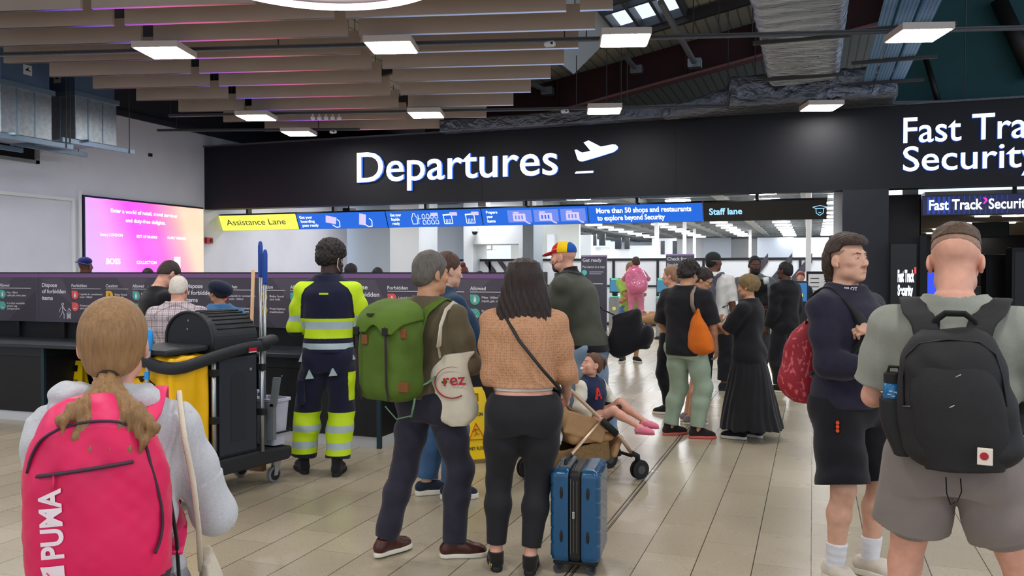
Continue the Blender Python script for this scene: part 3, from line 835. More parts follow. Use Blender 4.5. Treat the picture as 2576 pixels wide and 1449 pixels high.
for i in range(8):
    x, y = .385+.045*(i % 4), .62 if i < 4 else .28
    led_line(mb, t, [(x, y-.1), (x, y+.08), (x+.015, y+.16), (x+.03, y+.08), (x+.03, y-.1), (x, y-.1)], .01)
for x in (.61, .84):
    led_line(mb, t, [(x, .66), (x, .18), (x+.085, .18), (x+.085, .66)], .016); led_line(mb, t, [(x-.006, .68), (x+.09, .72)], .03)
    for j in range(2): led_line(mb, t, [(x+.02+.03*j, .2), (x+.02+.03*j, .42), (x+.035+.03*j, .42), (x+.035+.03*j, .2)], .009)
mb.build('pictogram', M_ledtxt, t)
mb = MB()
for x in (.48, .68, .90): led_rect(mb, t, x, .64, x+.075, .84, .010)
mb.build('speech_tag', M_lil, t)
t, w = led_sign(1213, 1479, M_blue, 'blue hanging sign about preparing your items, with three tray pictures')
for i, s_ in enumerate(('Prepare', 'your', 'items')): led_txt(t, s_, .045, .70-.25*i, .062, (.11, .06, .08)[i])
for j in range(3):
    x0 = .25 + .25*j; mb = MB(); led_rect(mb, t, x0, .17, x0+.23, .86); mb.build('tile', M_peri, t)
    mb = MB(); led_rect(mb, t, x0+.05, .24, x0+.17, .66, .008); led_rect(mb, t, x0+.055, .68, x0+.11, .76, .008); mb.build('tray', M_lil, t)
    mb = MB()
    for k_ in range(3): led_rect(mb, t, x0+.07+.03*k_, .34, x0+.085+.03*k_, .56, .010)
    mb.build('tray_item', M_blue if j == 1 else M_peri, t)
    mb = MB(); led_line(mb, t, [(x0+.15, .3), (x0+.19, .12), (x0+.21, .1)], .03, .011); mb.build('hand_outline', M_lil, t)
t, w = led_sign(1480, 1768, M_blue, 'blue hanging sign reading More than 50 shops and restaurants')
led_txt(t, 'More than 50 shops and restaurants', .075, .58, .105, .83); led_txt(t, 'to explore beyond Security', .077, .18, .105, .60)
t, w = led_sign(1769, 2080, M_blk, 'black Staff lane sign at the right end of the hanging strip')
led_txt(t, 'Staff lane', .05, .36, .125, .275, M_staff)
mb = MB(); led_line(mb, t, [(.89, .62), (.945, .70), (1-.0, .62), (.975, .55), (.915, .55), (.89, .62)], .012); led_line(mb, t, [(.915, .55), (.918, .32), (.945, .2), (.972, .32), (.975, .55)], .012); led_line(mb, t, [(.935, .36), (.945, .33), (.957, .36)], .01)
mb.build('officer_icon', M_staff, t)
for v in [o for o in COL.objects if 'w' in o.keys()]: del v['w']
tmp = thing('led_sign', 'blue striped LED sign reading Fast Track Security at the far right', 'sign', (on_y(2320, 516, 17.05).x, 17.05, 2.63)); ftx = tmp.location.x
w = 3.6
MB().box((0, 0, 0), (w, .09, .36)).build('cabinet', M_cab, tmp)
MB().box((.006, -.008, .006), (w-.006, -.001, .354)).build('display', emit('led_navy', (5, 14, 66), 1.0), tmp)
mb = MB()
for i in range(16):
    x = .08 + i*.085; mb.box((x, -.011, .03), (x+.05 - .003*i, -.0085, .33)) if i < 5 else mb.box((x, -.011, .02), (x+.012, -.0085, .15)).box((x, -.011, .26), (x+.012, -.0085, .34))
mb.build('stripe', emit('led_stripe', (10, 62, 170), 1.0), tmp)
def pxx(px): return on_y(px, 516, 17.04).x - ftx
mb = MB(); put_text(mb, 'Fast Track', (pxx(2337), -.014, .10), (1, 0, 0), (0, 0, 1), .175, pxx(2472)-pxx(2337), .025); wS = pxx(2576)-pxx(2487)
put_text(mb, 'Security', (pxx(2487), -.014, .10), (1, 0, 0), (0, 0, 1), .175, wS*1.22, .02); mb.build('caption', M_ledtxt, tmp)
x = pxx(2477); mb = MB(); mb.prism([(x-.03, -.015, .30), (x+.02, -.015, .30), (x+.05, -.015, .25), (x, -.015, .19), (x-.03, -.015, .19), (x+.01, -.015, .25)], (0, .003, 0)); mb.build('chevron', emit('led_magenta', (240, 40, 200), 1.3), tmp)
mb = MB(); mb.box((1.45, .02, .36), (1.51, .07, .5)); mb.build('hanger', M_black, tmp)

# ---- right-hand pier, portal to the fast-track room
pa, pb = on_y(2120, 600, YH).x, on_y(2235, 600, YH).x
struct('wall_pier', MB().box((pa, YH, 0), (pb, YH+.45, HB)), mat('pier_paint', (30, 34, 44), .55, noise=.1, nscale=4))
x2 = on_y(2316, 600, 17.9).x
struct('wall_portal', MB().box((pb-.2, 17.9, 0), (x2, 18.0, HB)).box((x2-.02, 17.9, 0), (x2, 36, 3.0)), mat('portal_brown', (34, 26, 30), .5, noise=.15, nscale=5))
po = on_y(2322, 600, 17.6); tag(MB().box((po.x-.06, 17.55, 0), (po.x+.06, 17.67, 2.30)).build('portal_post', M_black, bevel=.008), 'slim black post left of the fast track doorway', 'post')
M_ftroom = mat('dark_room', (26, 22, 25), .45, noise=.2, nscale=2)
wr = MB(); wr.box((x2, 36, 0), (11, 36.2, 3.0)); struct('wall_back', wr, M_ftroom)
struct('wall_right', MB().box((8.2, 17.0, 0), (8.4, 36, 3.0)), M_ftroom)
struct('ceiling_1', MB().box((x2, 17.3, 2.98), (8.4, 36, 3.08)), mat('ft_ceiling', (176, 170, 166), .7, noise=.08, nscale=2))
M_lin = emit('linear_lamp', (255, 250, 238), 22.0)
lin = [(2453, 2473, 545), (2391, 2472, 563), (2523, 2551, 561), (2347, 2485, 577), (2331, 2441, 587), (2412, 2514, 592), (2522, 2580, 544)]
for i, (a_, b_, y_) in enumerate(lin):
    A = on_z(a_, y_, 2.96); B = on_z(b_, y_, 2.96); B.y = A.y
    o = MB().bar((A.x, A.y, 2.965), (max(B.x, A.x+.3), A.y, 2.965), .13, .03).build('linear_light', M_lin)
    tag(o, ['short bright bar nearest the dark box on the fast track ceiling', 'long bright bar light left of the dark box under the ceiling', 'short bright bar light right of the dark box', 'longest bright bar on the fast track ceiling, third from the front', 'bright bar light furthest left on the fast track ceiling', 'bright bar light deepest inside the fast track room', 'bright bar light at the very right edge under the blue sign'][i], 'ceiling light', 'bar lights in the fast track room')
A = on_z(2490, 560, 2.96); tag(MB().box((A.x-.45, A.y-.1, 2.55), (A.x+.45, A.y+.1, 2.97)).build('ceiling_box', mat('ceiling_box', (38, 44, 46), .5), bevel=.02), 'dark square box hanging from the fast track ceiling', 'box')
# dark cabinets inside the fast-track room
for i, (px0, px1, yt, Y) in enumerate(((2480, 2545, 640, 22), (2545, 2640, 622, 20.5), (2420, 2470, 720, 21))):
    a_, b_ = on_y(px0, 650, Y), on_y(px1, 650, Y); h_ = on_y(px0, yt, Y).z
    cb = thing('display_cabinet', ['tall dark cabinet behind the cropped head of the grey T-shirt man', 'tall black cabinet at the far right edge inside the portal', 'low black cabinet to the right of the cropped head'][i], 'cabinet', (a_.x, Y, 0))
    MB().box((0, 0, 0), (b_.x-a_.x, .6, h_)).build('carcass', mat('cabinet_black', (20, 17, 19), .4), cb, bevel=.01)
    MB().box((.06, -.012, .2), (b_.x-a_.x-.06, -.001, h_-.1)).build('door', mat('cabinet_door', (30, 25, 27), .3), cb)
# totem
tz = on_y(2240, 612, 16.2).z; ta, tb_ = on_y(2239, 700, 16.2).x, on_y(2306, 700, 16.2).x
tt = thing('totem_sign', 'black totem with glowing white words Fast Track Security beside the pier', 'sign', (ta, 16.2, 0))
MB().box((0, 0, 0), (tb_-ta, .18, tz)).build('totem_body', mat('totem_black', (10, 10, 12), .35), tt, bevel=.012)
mb = MB(); o1 = on_y(2258, 708, 16.2); o2 = on_y(2258, 742, 16.2)
put_text(mb, 'Fast Track', (o1.x-ta, -.004, o1.z), (1, 0, 0), (0, 0, 1), .19, on_y(2300, 700, 16.2).x-o1.x, .05); put_text(mb, 'Security', (o2.x-ta, -.004, o2.z), (1, 0, 0), (0, 0, 1), .17, on_y(2297, 700, 16.2).x-o2.x, .05)
mb.build('caption', M_sign, tt)
o3 = on_y(2300, 684, 16.2); MB().box((o3.x-ta, -.006, o3.z-.03), (o3.x-ta+.03, -.002, o3.z+.08)).build('chevron', emit('totem_red', (255, 50, 40), 1.5), tt)
bs = on_y(2333, 706, 18.5); bsn = thing('blue_screen', 'small blue screen glimpsed left of the grey T-shirt man\'s neck', 'screen', (bs.x, 18.5, 0))
MB().box((-.02, 0, 0), (.5, .08, 1.62)).build('stand', M_black, bsn); MB().box((0, -.01, 1.1), (.48, -.001, 1.6)).build('display', emit('kiosk_blue', (50, 80, 255), 1.0), bsn)
# ================================================================ security hall beyond the header
HC = 3.75
M_hceil = mat('hall_ceiling', (92, 98, 102), .7, noise=.2, nscale=2)
M_beam = mat('hall_beam', (120, 126, 130), .6, noise=.15, nscale=6)
struct('ceiling_2', MB().box((XL, 17.35, HC+.25), (1.9, 62, HC+.35)), M_hceil)
cb = MB()
for i in range(22):
    y = 19.2 + i*2.0; cb.box((XL, y, HC+.05), (1.6, y+.16, HC+.25))
for x in (-12, -10.4, -8.1, -5.2, -2.6, -.2): cb.box((x-.15, 18, HC+.02), (x+.15, 61, HC+.18))
struct('trim_5', cb, M_beam)
struct('wall_hall_far', MB().box((XL-.3, 62, 0), (2.2, 62.3, 4.2)), M_whall)
struct('wall_hall_right', MB().box((1.62, 18.0, 0), (1.9, 62, 4.1)), M_whall)
def face_block(name, px0, px1, Y, depth, ztop, z0=0, m=M_whall, ret=False):
    a, b = on_y(px0, 600, Y).x, on_y(px1, 600, Y).x
    mb = MB().box((a, Y, z0), (b, Y+depth, ztop)); return struct(name, mb, m)
face_block('wall_hall_1', 862, 982, 23.6, .3, 3.9, m=mat('white_grey', (190, 198, 206), .6, noise=.03))
face_block('wall_hall_2', 981, 1054, 22.6, 1.3, 3.9)
face_block('wall_hall_3', 1078, 1168, 25.6, .3, 3.9)
a, b = on_y(1166, 600, 24.4).x, on_y(1316, 600, 24.4).x
zl = on_y(1240, 614, 24.4).z
mb = MB().box((a, 24.4, zl), (b, 25.6, 3.95)).box((a, 24.4, 0), (on_y(1190, 600, 24.4).x, 25.6, zl)).box((on_y(1305, 600, 24.4).x, 24.4, 0), (b, 25.6, zl)); struct('wall_hall_4', mb, M_whall)
struct('wall_hall_5', MB().box((a-.5, 30.2, 0), (b+.2, 30.4, 3.6)), mat('back_room', (196, 200, 196), .6))
face_block('wall_hall_6', 1315, 1342, 23.5, .9, 3.9, m=mat('pier_grey', (112, 122, 130), .55, noise=.08))
pst = [(1452, 1462), ]
for i, (px0, px1, Y, y0, name) in enumerate(((1376, 1395, 30, 590, 'wall_hall_7'), (1395, 1487, 31, 592, 'wall_hall_8'), (1487, 1535, 34, 622, 'wall_hall_9'), (1533, 1585, 40, 627, 'wall_hall_10'), (1585, 1640, 42, 618, 'wall_hall_11'), (1640, 1700, 48, 600, 'wall_hall_12'))):
    face_block(name, px0, px1, Y, .3, on_y(px0, y0, Y).z)
M_gwall = mat('grey_panel', (150, 158, 170), .5, noise=.03)
for i, (px0, px1, Y, m) in enumerate(((1770, 1840, 55, M_gwall), (1905, 1996, 50, M_gwall), (1840, 1905, 58, M_whall), (1996, 2085, 46, M_whall), (1700, 1772, 56, M_whall))):
    face_block('wall_hall_%d' % (13+i), px0, px1, Y, .3, on_y(px0, 598, Y).z, m=m)
M_glass_d = mat('dark_glazing', (40, 46, 52), .2, noise=.2, nscale=4)
for i, (px0, px1, Y, y0, y1) in enumerate(((1489, 1500, 33.8, 588, 618), (1507, 1522, 33.8, 588, 618), (1547, 1563, 39.8, 598, 626), (1571, 1583, 39.8, 598, 626), (1662, 1672, 47.5, 606, 640), (1692, 1703, 47.5, 606, 640))):
    a, b = on_y(px0, 600, Y).x, on_y(px1, 600, Y).x; za, zb = on_y(px0, y1, Y).z, on_y(px0, y0, Y).z
    o = struct('window_%d' % (i+1), MB().box((a, Y, za), (b, Y+.1, zb)), M_glass_d)
# slim white columns
for i, (px, Y, wd) in enumerate(((2034, 20.8, .12), (1652, 33, .16), (1722, 37, .14), (1747, 44, .14), (1887, 46, .14))):
    x = on_y(px, 600, Y).x
    c = thing('column', ['white square column right of the man in black, in front of the gates', 'slim white column far behind the child with the pink backpack', 'slim white column left of the white T-shirt man, deep in the hall', 'faint white column above the glasses wearer, deep in the hall', 'slim white column above the bearded man, deep in the hall'][i], 'column', (x, Y, 0))
    MB().box((-wd/2, -wd/2, 0), (wd/2, wd/2, HC+.3)).build('shaft', M_trim, c, bevel=.01); MB().box((-wd*.8, -wd*.8, 0), (wd*.8, wd*.8, .02)).build('base_plate', M_steel, c)
x0, x1 = on_y(2096, 600, 17.0).x, on_y(2119, 600, 17.0).x
c = thing('column', 'broad white post right against the dark pier', 'column', ((x0+x1)/2, 17.05, 0))
MB().box((-(x1-x0)/2, -.1, 0), ((x1-x0)/2, .1, 3.95)).build('shaft', M_trim, c, bevel=.012); MB().box((-.14, -.14, 0), (.14, .14, .02)).build('base_plate', M_steel, c)
# hall lamps: one panel, copied
M_hl = emit('hall_lamp', (250, 252, 255), HALL_E)
cuts = [(.36*math.cos(math.radians(22.5+45*i))*1.08, .36*math.sin(math.radians(22.5+45*i))*1.08, 0) for i in range(8)]
proto = None
for xw in (-9.4, -6.5, -3.85, -1.3, .75):
    for r in range(13):
        y = 23.4 + r*2.35 + (0.6 if xw in (-6.5, -1.3) else 0)
        if xw == -9.4 and 24 < y < 26: continue
        if proto is None:
            mb = MB(); mb.cur = 1; mb.prism([(p[0]*1.03, p[1]*1.03, .04) for p in cuts], (0, 0, .05)); mb.box((-.03, -.03, .09), (.03, .03, .275)); mb.cur = 0; mb.prism([(p[0], p[1], .0) for p in cuts], (0, 0, .038))
            proto = mb.build('hall_lamp', [M_hl, M_trim]); o = proto
            tag(o, 'white eight-sided ceiling lamp in the rows of the bright security hall', 'ceiling lamp', 'lamps of the security hall')
        else: o = proto.copy(); COL.objects.link(o)
        o.location = (xw, y, HC-.02)
# a lamp inside the left opening and one in the recess
for px, py, Y, lb in ((1238, 634, 28, 'small white lamp inside the recessed room left of the grey pier'),):
    p = on_y(px, py, Y); o = proto.copy(); COL.objects.link(o); o.location = (p.x, Y, p.z); o['label'] = lb; o['group'] = 'lamp in the recess'
    MBr = MB().box((-.02, -.02, .09), (.02, .02, 3.9-p.z)).build('stem', M_trim, o)
# ceiling clutter glimpsed in the slot between the two white walls
cl = MB()
for i in range(7): cl.box((on_y(1066, 600, 27).x, 27+.2*i, 2.0+.3*i), (on_y(1072, 600, 27).x, 27.1+.2*i, 3.95)).box((on_y(1050, 600, 27).x, 27+.2*i, 1.9+.3*i), (on_y(1082, 600, 27).x, 27.1+.2*i, 2.05+.3*i))
tag(cl.build('duct_stack', mat('clutter', (96, 104, 104), .6, noise=.4, nscale=8)), 'grey pipes seen in the slot between two white walls', 'pipes')
# dome camera on its bracket
p = on_y(1208, 585, 24.4)
dc = thing('dome_camera', 'black dome camera on a white bracket under the blue strip', 'camera', (p.x, 24.4, p.z))
MB().box((-.12, -.32, .10), (-.04, .0, .16)).box((-.14, -.02, .02), (-.02, .0, .22)).build('bracket', M_trim, dc, bevel=.008)
vv = Vol((-.2, -.5, -.14), (.12, -.16, .12), .012); vv.add(ell((-.06, -.30, 0), (.09, .09, .09)), 0); vv.clip(lambda X, Y, Z: Z - .02); vv.mesh('dome', mat('dome', (24, 26, 28), .1), dc)
MB().cyl((-.06, -.30, .02), (-.06, -.30, .10), .095).build('housing', M_trim, dc)
# small boxes (cameras, projectors) clipped between header and LED strip
for i, (px, py, lb) in enumerate(((1216, 514, 'white camera box above the liquids sign'), (1332, 513, 'small white camera box above the preparing items sign'), (876, 530, 'black bracket box above the blue boarding pass sign'))):
    p = on_y(px, py, 18.2); tag(MB().box((p.x-.10, 18.1, p.z-.06), (p.x+.10, 18.4, p.z+.06)).box((p.x-.02, 18.2, p.z), (p.x+.02, 18.24, 4.0)).build('camera_box', M_trim if i < 2 else M_black, bevel=.008), lb, 'camera')

# ---- framed white screens behind the gates
YP = 25.0; M_frame = mat('partition_frame', (26, 27, 36), .45)
M_pane = mat('partition_white', (214, 218, 224), .4, noise=.02, nscale=2)
xa, xb = on_y(1544, 690, YP).x, on_y(1655, 690, YP).x; stp = xb - xa
ztop = on_y(1544, 650, YP).z; zmid = on_y(1544, 717, YP).z
x_start = xa - 4*stp
pt = thing('glass_partition', 'white panelled partition in a black frame behind the ticket gates', 'partition', (x_start, YP, 0))
n = 10; Lp = n*stp
if x_start + Lp > 1.55: Lp = 1.55 - x_start
mb = MB().box((0, -.04, ztop-.07), (Lp, .04, ztop)).box((0, -.04, zmid-.05), (Lp, .04, zmid)).box((0, -.04, 0), (Lp, .04, .1)); mb.build('rail', M_frame, pt)
i = 0
while i*stp <= Lp + .01:
    x = min(i*stp, Lp); MB().box((x-.035, -.045, 0), (x+.035, .045, ztop)).build('post', M_frame, pt)
    if i*stp < Lp - .1:
        x1_ = min((i+1)*stp, Lp); MB().box((x+.036, -.01, .1), (x1_-.036, .01, zmid-.05)).box((x+.036, -.01, zmid), (x1_-.036, .01, ztop-.07)).build('pane', M_pane, pt)
    i += 1
M_chev = mat('chevron_grey', (58, 56, 66), .6)
def chevron(px, py, s, flip=1):
    p = on_y(px, py, YP-.05); mb = MB(); k = s
    P = [(-.25, .5), (.05, .5), (.45, 0), (.05, -.5), (-.25, -.5), (.15, 0)]
    mb.prism([(p.x - x_start + flip*x*k, -.045, p.z + z*k) for x, z in P][::flip], (0, .01, 0)); mb.build('chevron', M_chev, pt)
chevron(1228, 682, .60); chevron(1262, 682, .60)
for px, s in ((1895, -1), (1955, -1), (2005, -1), (2072, -1)):
    p = on_y(px, 690, YP-.05); mb = MB(); P = [(-.55, -.55), (-.2, -.55), (.5, .42), (.5, .75)]
    mb.prism([(p.x - x_start + x*.8, -.046, p.z + z*.8) for x, z in P], (0, .008, 0)); mb.build('chevron', M_chev, pt)
# free-standing notice boards
M_board = mat('notice_grey', (72, 70, 84), .5); M_lil2 = mat('lilac_edge', (150, 132, 170), .5); M_tx = mat('board_text', (215, 215, 222), .6)
def notice(px0, px1, ytop, Y, lines, label):
    a, b = on_y(px0, 700, Y), on_y(px1, 700, Y); h_ = on_y(px0, ytop, Y).z; w = b.x - a.x
    t = thing('notice_board', label, 'sign', (a.x, Y, 0))
    MB().box((0, 0, .06), (w, .05, h_)).build('board', M_board, t); MB().box((0, -.005, h_-.03), (w, .055, h_+.01)).build('top_edge', M_lil2, t); MB().box((.03, -.2, 0), (w-.03, .25, .06)).build('foot', M_steel, t)
    mb = MB(); z = h_ - .16
    for s_, c in lines: put_text(mb, s_, (.04, -.003, z), (1, 0, 0), (0, 0, 1), c, None, .01); z -= c*1.9
    mb.build('caption', M_tx, t)
    MB().cyl((.09, -.012, z-.02), (.09, -.001, z-.02), .07).build('badge', mat('badge_teal', (96, 190, 180), .5), t)
    mb = MB(); mb.box((.22, -.003, z-.01), (w-.08, -.001, z+.005)).box((.22, -.003, z-.06), (w-.14, -.001, z-.045)).box((.22, -.003, z-.32), (w-.10, -.001, z-.30)); mb.build('small_print', M_tx, t)
notice(1462, 1526, 643, 21.5, (('Get ready', .085), ('Put items in a tray', .055)), 'grey notice board reading Get ready behind the capped man')
notice(1675, 1746, 640, 22.6, (('Check for', .085), ('liquids', .085)), 'grey notice board behind the curly-haired person in black')

# ---- ticket gates
M_gate = mat('gate_steel', (168, 172, 176), .3, metal=.8, noise=.1, nscale=8); M_gd = mat('gate_dark', (36, 40, 46), .3)
M_gscr = emit('gate_screen', (70, 150, 190), .7); M_ggreen = emit('gate_green', (110, 225, 195), .8)
M_flap = mat('flap_glass', (225, 236, 234), .08, trans=.95)
gate = None; gl = ['ticket gate hidden mostly behind the dark-haired woman', 'ticket gate just left of the capped man', 'ticket gate behind the father carrying the child', 'ticket gate right of the father carrying the child', 'ticket gate behind the curly-haired person in black', 'ticket gate behind the white T-shirt man', 'ticket gate beside the white square column']
for i, px in enumerate((1312, 1402, 1545, 1664, 1785, 1905, 1980)):
    x = on_y(px, 750, 20.2).x
    if gate is None:
        gate = t = thing('ticket_gate', gl[0], 'gate', (0, 0, 0), 0, 'row of ticket gates')
        MB().box((-.14, 0, .05), (.14, 1.7, 1.0)).build('cabinet', M_gate, t, bevel=.03, seg=3)
        MB().box((-.16, -.02, 0), (.16, 1.72, .05)).build('plinth', M_gd, t)
        MB().box((-.13, .02, 1.0), (.13, 1.68, 1.02)).build('top_glass', M_ggreen, t)
        MB().box((-.05, .1, 1.0), (.05, .2, 1.12)).build('reader_post', M_gd, t)
        h_ = MB().box((-.13, .06, 1.10), (.13, .14, 1.46)).build('reader', M_gd, t, bevel=.015)
        MB().box((-.115, .045, 1.13), (.115, .058, 1.40)).build('reader_screen', M_gscr, h_)
        MB().box((-.1, .05, 1.405), (.1, .1, 1.455)).build('status_light', M_ggreen, h_)
        MB().box((.145, .8, .2), (.5, .815, 1.0)).build('flap', M_flap, t)
        MB().cyl((0, -.015, .72), (0, -.001, .72), .045).build('direction_light', emit('gate_amber', (210, 200, 60), .9), t)
    else:
        t = copy_tree(gate); t['label'] = gl[i]
    t.location = (x, 20.2, 0)
# white information kiosk behind the tall man
p = on_y(2068, 700, 19.5); kk = thing('info_stand', 'white information stand with small arrows left of the tall man\'s head', 'stand', (p.x, 19.5, 0))
MB().box((-.32, 0, .5), (.32, .06, 1.62)).build('stand_frame', M_black, kk); MB().box((-.28, -.01, .56), (.28, -.001, 1.56)).build('poster', mat('poster_white', (220, 222, 226), .5), kk)
MB().box((-.05, 0, 0), (.05, .06, .5)).box((-.25, -.15, 0), (.25, .2, .03)).build('stand_foot', M_black, kk)
mb = MB()
for j in range(4): mb.prism([(.03, -.012, 1.46-.13*j), (.12, -.012, 1.42-.13*j), (.03, -.012, 1.38-.13*j), (.06, -.012, 1.42-.13*j)], (0, .001, 0))
for j in range(7): mb.box((-.24, -.0125, 1.46-.09*j), (-.06, -.0115, 1.475-.09*j))
mb.build('print', M_gd, kk)

# ================================================================ ceiling of the check-in hall
# sloping sheet roof with a rafter, purlins and a skylight
A = on_y(1330, 300, 17.5); B = on_y(1905, 143, 17.5); SL = (B.z - A.z) / (B.x - A.x)
RZ = lambda x: A.z + .72 + SL * (x - A.x)
def roof_mat():
    m, N, L, P = _new('roof_sheet'); tc = N.new('ShaderNodeTexCoord'); w = N.new('ShaderNodeTexWave'); w.bands_direction = 'X'
    w.inputs['Scale'].default_value = 1.6; w.inputs['Distortion'].default_value = .2
    L.new(tc.outputs['Object'], w.inputs[0]); c = N.new('ShaderNodeValToRGB'); c.color_ramp.elements[0].color = srgb(112, 110, 98); c.color_ramp.elements[1].color = srgb(158, 156, 142)
    c.color_ramp.elements[0].position = .02; c.color_ramp.elements[1].position = .12
    L.new(w.outputs[1], c.inputs[0]); L.new(c.outputs[0], P.inputs['Base Color']); P.inputs['Roughness'].default_value = .7
    return m
M_roof = roof_mat()
k0, k1 = on_y(1572, 62, 13.2), on_y(1716, 48, 13.2)   # skylight corners, roughly
sxa, sxb = k0.x - .1, k1.x + .25
def hitr(px, py):
    r = ray(px, py); t = (A.z + .72 - SL*A.x - EYE) / (r.z - SL*r.x); return Vector((0, 0, EYE)) + r*t
h1, h2, h3 = hitr(1575, 62), hitr(1722, 50), hitr(1560, -30)
sxa, sxb = min(h1.x, h2.x)-.15, max(h1.x, h2.x)+.1; syb = h1.y + .1; sya = syb - 2.6
rf = MB()
def rquad(x0, y0, x1, y1):
    rf.quad((x0, y0, RZ(x0)), (x0, y1, RZ(x0)), (x1, y1, RZ(x1)), (x1, y0, RZ(x1)))
xl, xr2 = -8.5, 12.0
rquad(xl, -9, sxa, 64); rquad(sxb, -9, xr2, 64); rquad(sxa, -9, sxb, sya); rquad(sxa, syb, sxb, 64)
struct('ceiling_3', rf, M_roof)
struct('ceiling_4', MB().box((XL-.3, -9, 6.3), (xl, 64, 6.4)).box((xl-.05, -9, RZ(xl)-.05), (xl, 64, 6.35)), mat('dark_soffit', (40, 44, 54), .7, noise=.15, nscale=1))
sk = MB(); fx = (sxb - sxa)
for i in range(4): x = sxa + fx*i/3; sk.box((x-.03, sya, RZ(x)-.14), (x+.03, syb, RZ(x)+.05))
for y in (sya, (sya+syb)/2, syb): sk.bar((sxa, y, RZ(sxa)-.05), (sxb, y, RZ(sxb)-.05), .08, .16)
wn = struct('window_7', sk, mat('skylight_frame', (60, 66, 76), .5))
M_redbeam = mat('red_beam', (54, 18, 24), .55, noise=.15, nscale=3); M_flange = mat('beam_flange', (150, 104, 104), .5)
xe0, xe1 = -8.3, 1.25
bz = lambda x: A.z + SL*(x - A.x)
raf = thing('roof_rafter', 'deep red sloping steel rafter above the header', 'beam', (0, 17.5, 0))
mb = MB(); mb.prism([(xe0, -.03, bz(xe0)), (xe1, -.03, bz(xe1)), (xe1, -.03, bz(xe1)+.68), (xe0, -.03, bz(xe0)+.68)], (0, .06, 0)); mb.build('web', M_redbeam, raf)
mb = MB(); mb.prism([(xe0, -.16, bz(xe0)-.05), (xe1, -.16, bz(xe1)-.05), (xe1, -.16, bz(xe1)), (xe0, -.16, bz(xe0))], (0, .32, 0)); mb.build('flange', M_flange, raf)
for i in range(6):
    x = -6.5 + i*1.35; MB().box((x-.02, -.15, bz(x)), (x+.02, .15, bz(x)+.64)).build('stiffener', M_redbeam, raf)
M_purlin = mat('purlin', (44, 42, 42), .6)
for i, (y, lb) in enumerate(((7.5, 'dark roof purlin nearest the skylight'), (10.5, 'dark roof purlin right of the skylight'), (13.6, 'dark roof purlin above the ceiling baffles'), (15.6, 'dark roof purlin just before the red rafter'))):
    tag(MB().bar((-8.0, y, RZ(-8.0)-.14), (9, y, RZ(9)-.14), .10, .2).build('roof_purlin', M_purlin), lb, 'beam', 'roof purlins')
for i, ((px0, py0), (px1, py1), lb) in enumerate((((1662, 5), (1748, 160), 'grey sloping brace running down from the skylight'), ((1570, 138), (1602, 176), 'short grey brace in front of the red rafter'), ((1340, 212), (1378, 230), 'short grey brace beside the ends of the baffles'))):
    a = on_y(px0, py0, 13.0 if i == 0 else 16.6); b = on_y(px1, py1, 16.0 if i == 0 else 17.2)
    o = thing('roof_brace', lb, 'beam', a); MB().bar((0, 0, 0), b - a, .08, .07).build('strut', mat('brace_grey', (110, 114, 124), .5, metal=.4), o); MB().box(tuple(b-a-Vector((.12, .1, .08))), tuple(b-a+Vector((.12, .1, .08)))).build('shoe_plate', M_steel, o)
# skylight well lining (white boards on the left of the opening)
tag(MB().prism([(sxa-.02, syb, RZ(sxa)-.02), (sxa-.9, syb+.1, RZ(sxa)-.75), (sxa-.9, sya, RZ(sxa)-.75), (sxa-.02, sya, RZ(sxa)-.02)], (-.03, 0, .03)).build('skylight_board', mat('board_bluewhite', (190, 205, 222), .5)), 'pale slanted board beside the skylight', 'board')
# teal wall high on the right and the dark diagonal pipes on it
struct('wall_upper', MB().box((1.3, 17.0, 4.5), (12, 17.2, 9.5)), mat('teal_wall', (28, 76, 82), .7, noise=.12, nscale=2))
for i, (a0, b0, lb) in enumerate((((2328, 145), (2366, 275), 'thin dark sloping pipe on the teal wall left of centre'), ((2512, 0), (2600, 190), 'thick dark sloping pipe at the upper right edge'))):
    a, b = on_y(a0[0], a0[1], 16.8), on_y(b0[0], b0[1], 16.8); tag(MB().tube([a, b], .05 if i == 0 else .14, 12).build('sloping_pipe', M_black, smooth=True), lb, 'pipe')

struct('wall_upper_left', MB().box((XL-.3, -9, 4.85), (XL-.02, 62, 6.35)), mat('upper_navy', (46, 50, 62), .7, noise=.1, nscale=1))
struct('wall_upper_back', MB().box((XL-.3, 30, 3.9), (1.3, 30.2, 9)), mat('upper_navy', (46, 50, 62), .7))
struct('trim_6', MB().box((XL-.02, -9, 4.85), (XL+.06, YH, 4.97)), mat('wall_cap', (40, 42, 50), .5))

# ---- foil-wrapped duct
def foil_mat():
    m, N, L, P = _new('foil_wrap'); tc = N.new('ShaderNodeTexCoord'); mp = N.new('ShaderNodeMapping'); mp.inputs['Scale'].default_value = (1.2, 7, 2); L.new(tc.outputs['Object'], mp.inputs[0])
    n = N.new('ShaderNodeTexNoise'); n.inputs['Scale'].default_value = 2.6; n.inputs['Detail'].default_value = 7; n.inputs['Distortion'].default_value = .6; L.new(mp.outputs[0], n.inputs[0])
    b = N.new('ShaderNodeBump'); b.inputs['Strength'].default_value = 1.0; b.inputs['Distance'].default_value = .09; L.new(n.outputs[0], b.inputs['Height']); L.new(b.outputs[0], P.inputs['Normal'])
    P.inputs['Base Color'].default_value = srgb(186, 194, 208); P.inputs['Metallic'].default_value = .9; P.inputs['Roughness'].default_value = .27
    return m
M_foil = foil_mat(); M_foil2 = M_foil.copy(); M_foil2.name = 'foil_dull'; M_foil2.node_tree.nodes['Principled BSDF'].inputs['Base Color'].default_value = srgb(112, 116, 126)
d0, d1 = on_y(1935, 215, 15.4), on_y(2108, 215, 15.4)
dk = thing('foil_duct', 'big foil-wrapped air duct coming down to the header', 'duct', ((d0.x+d1.x)/2, 15.4, d0.z))
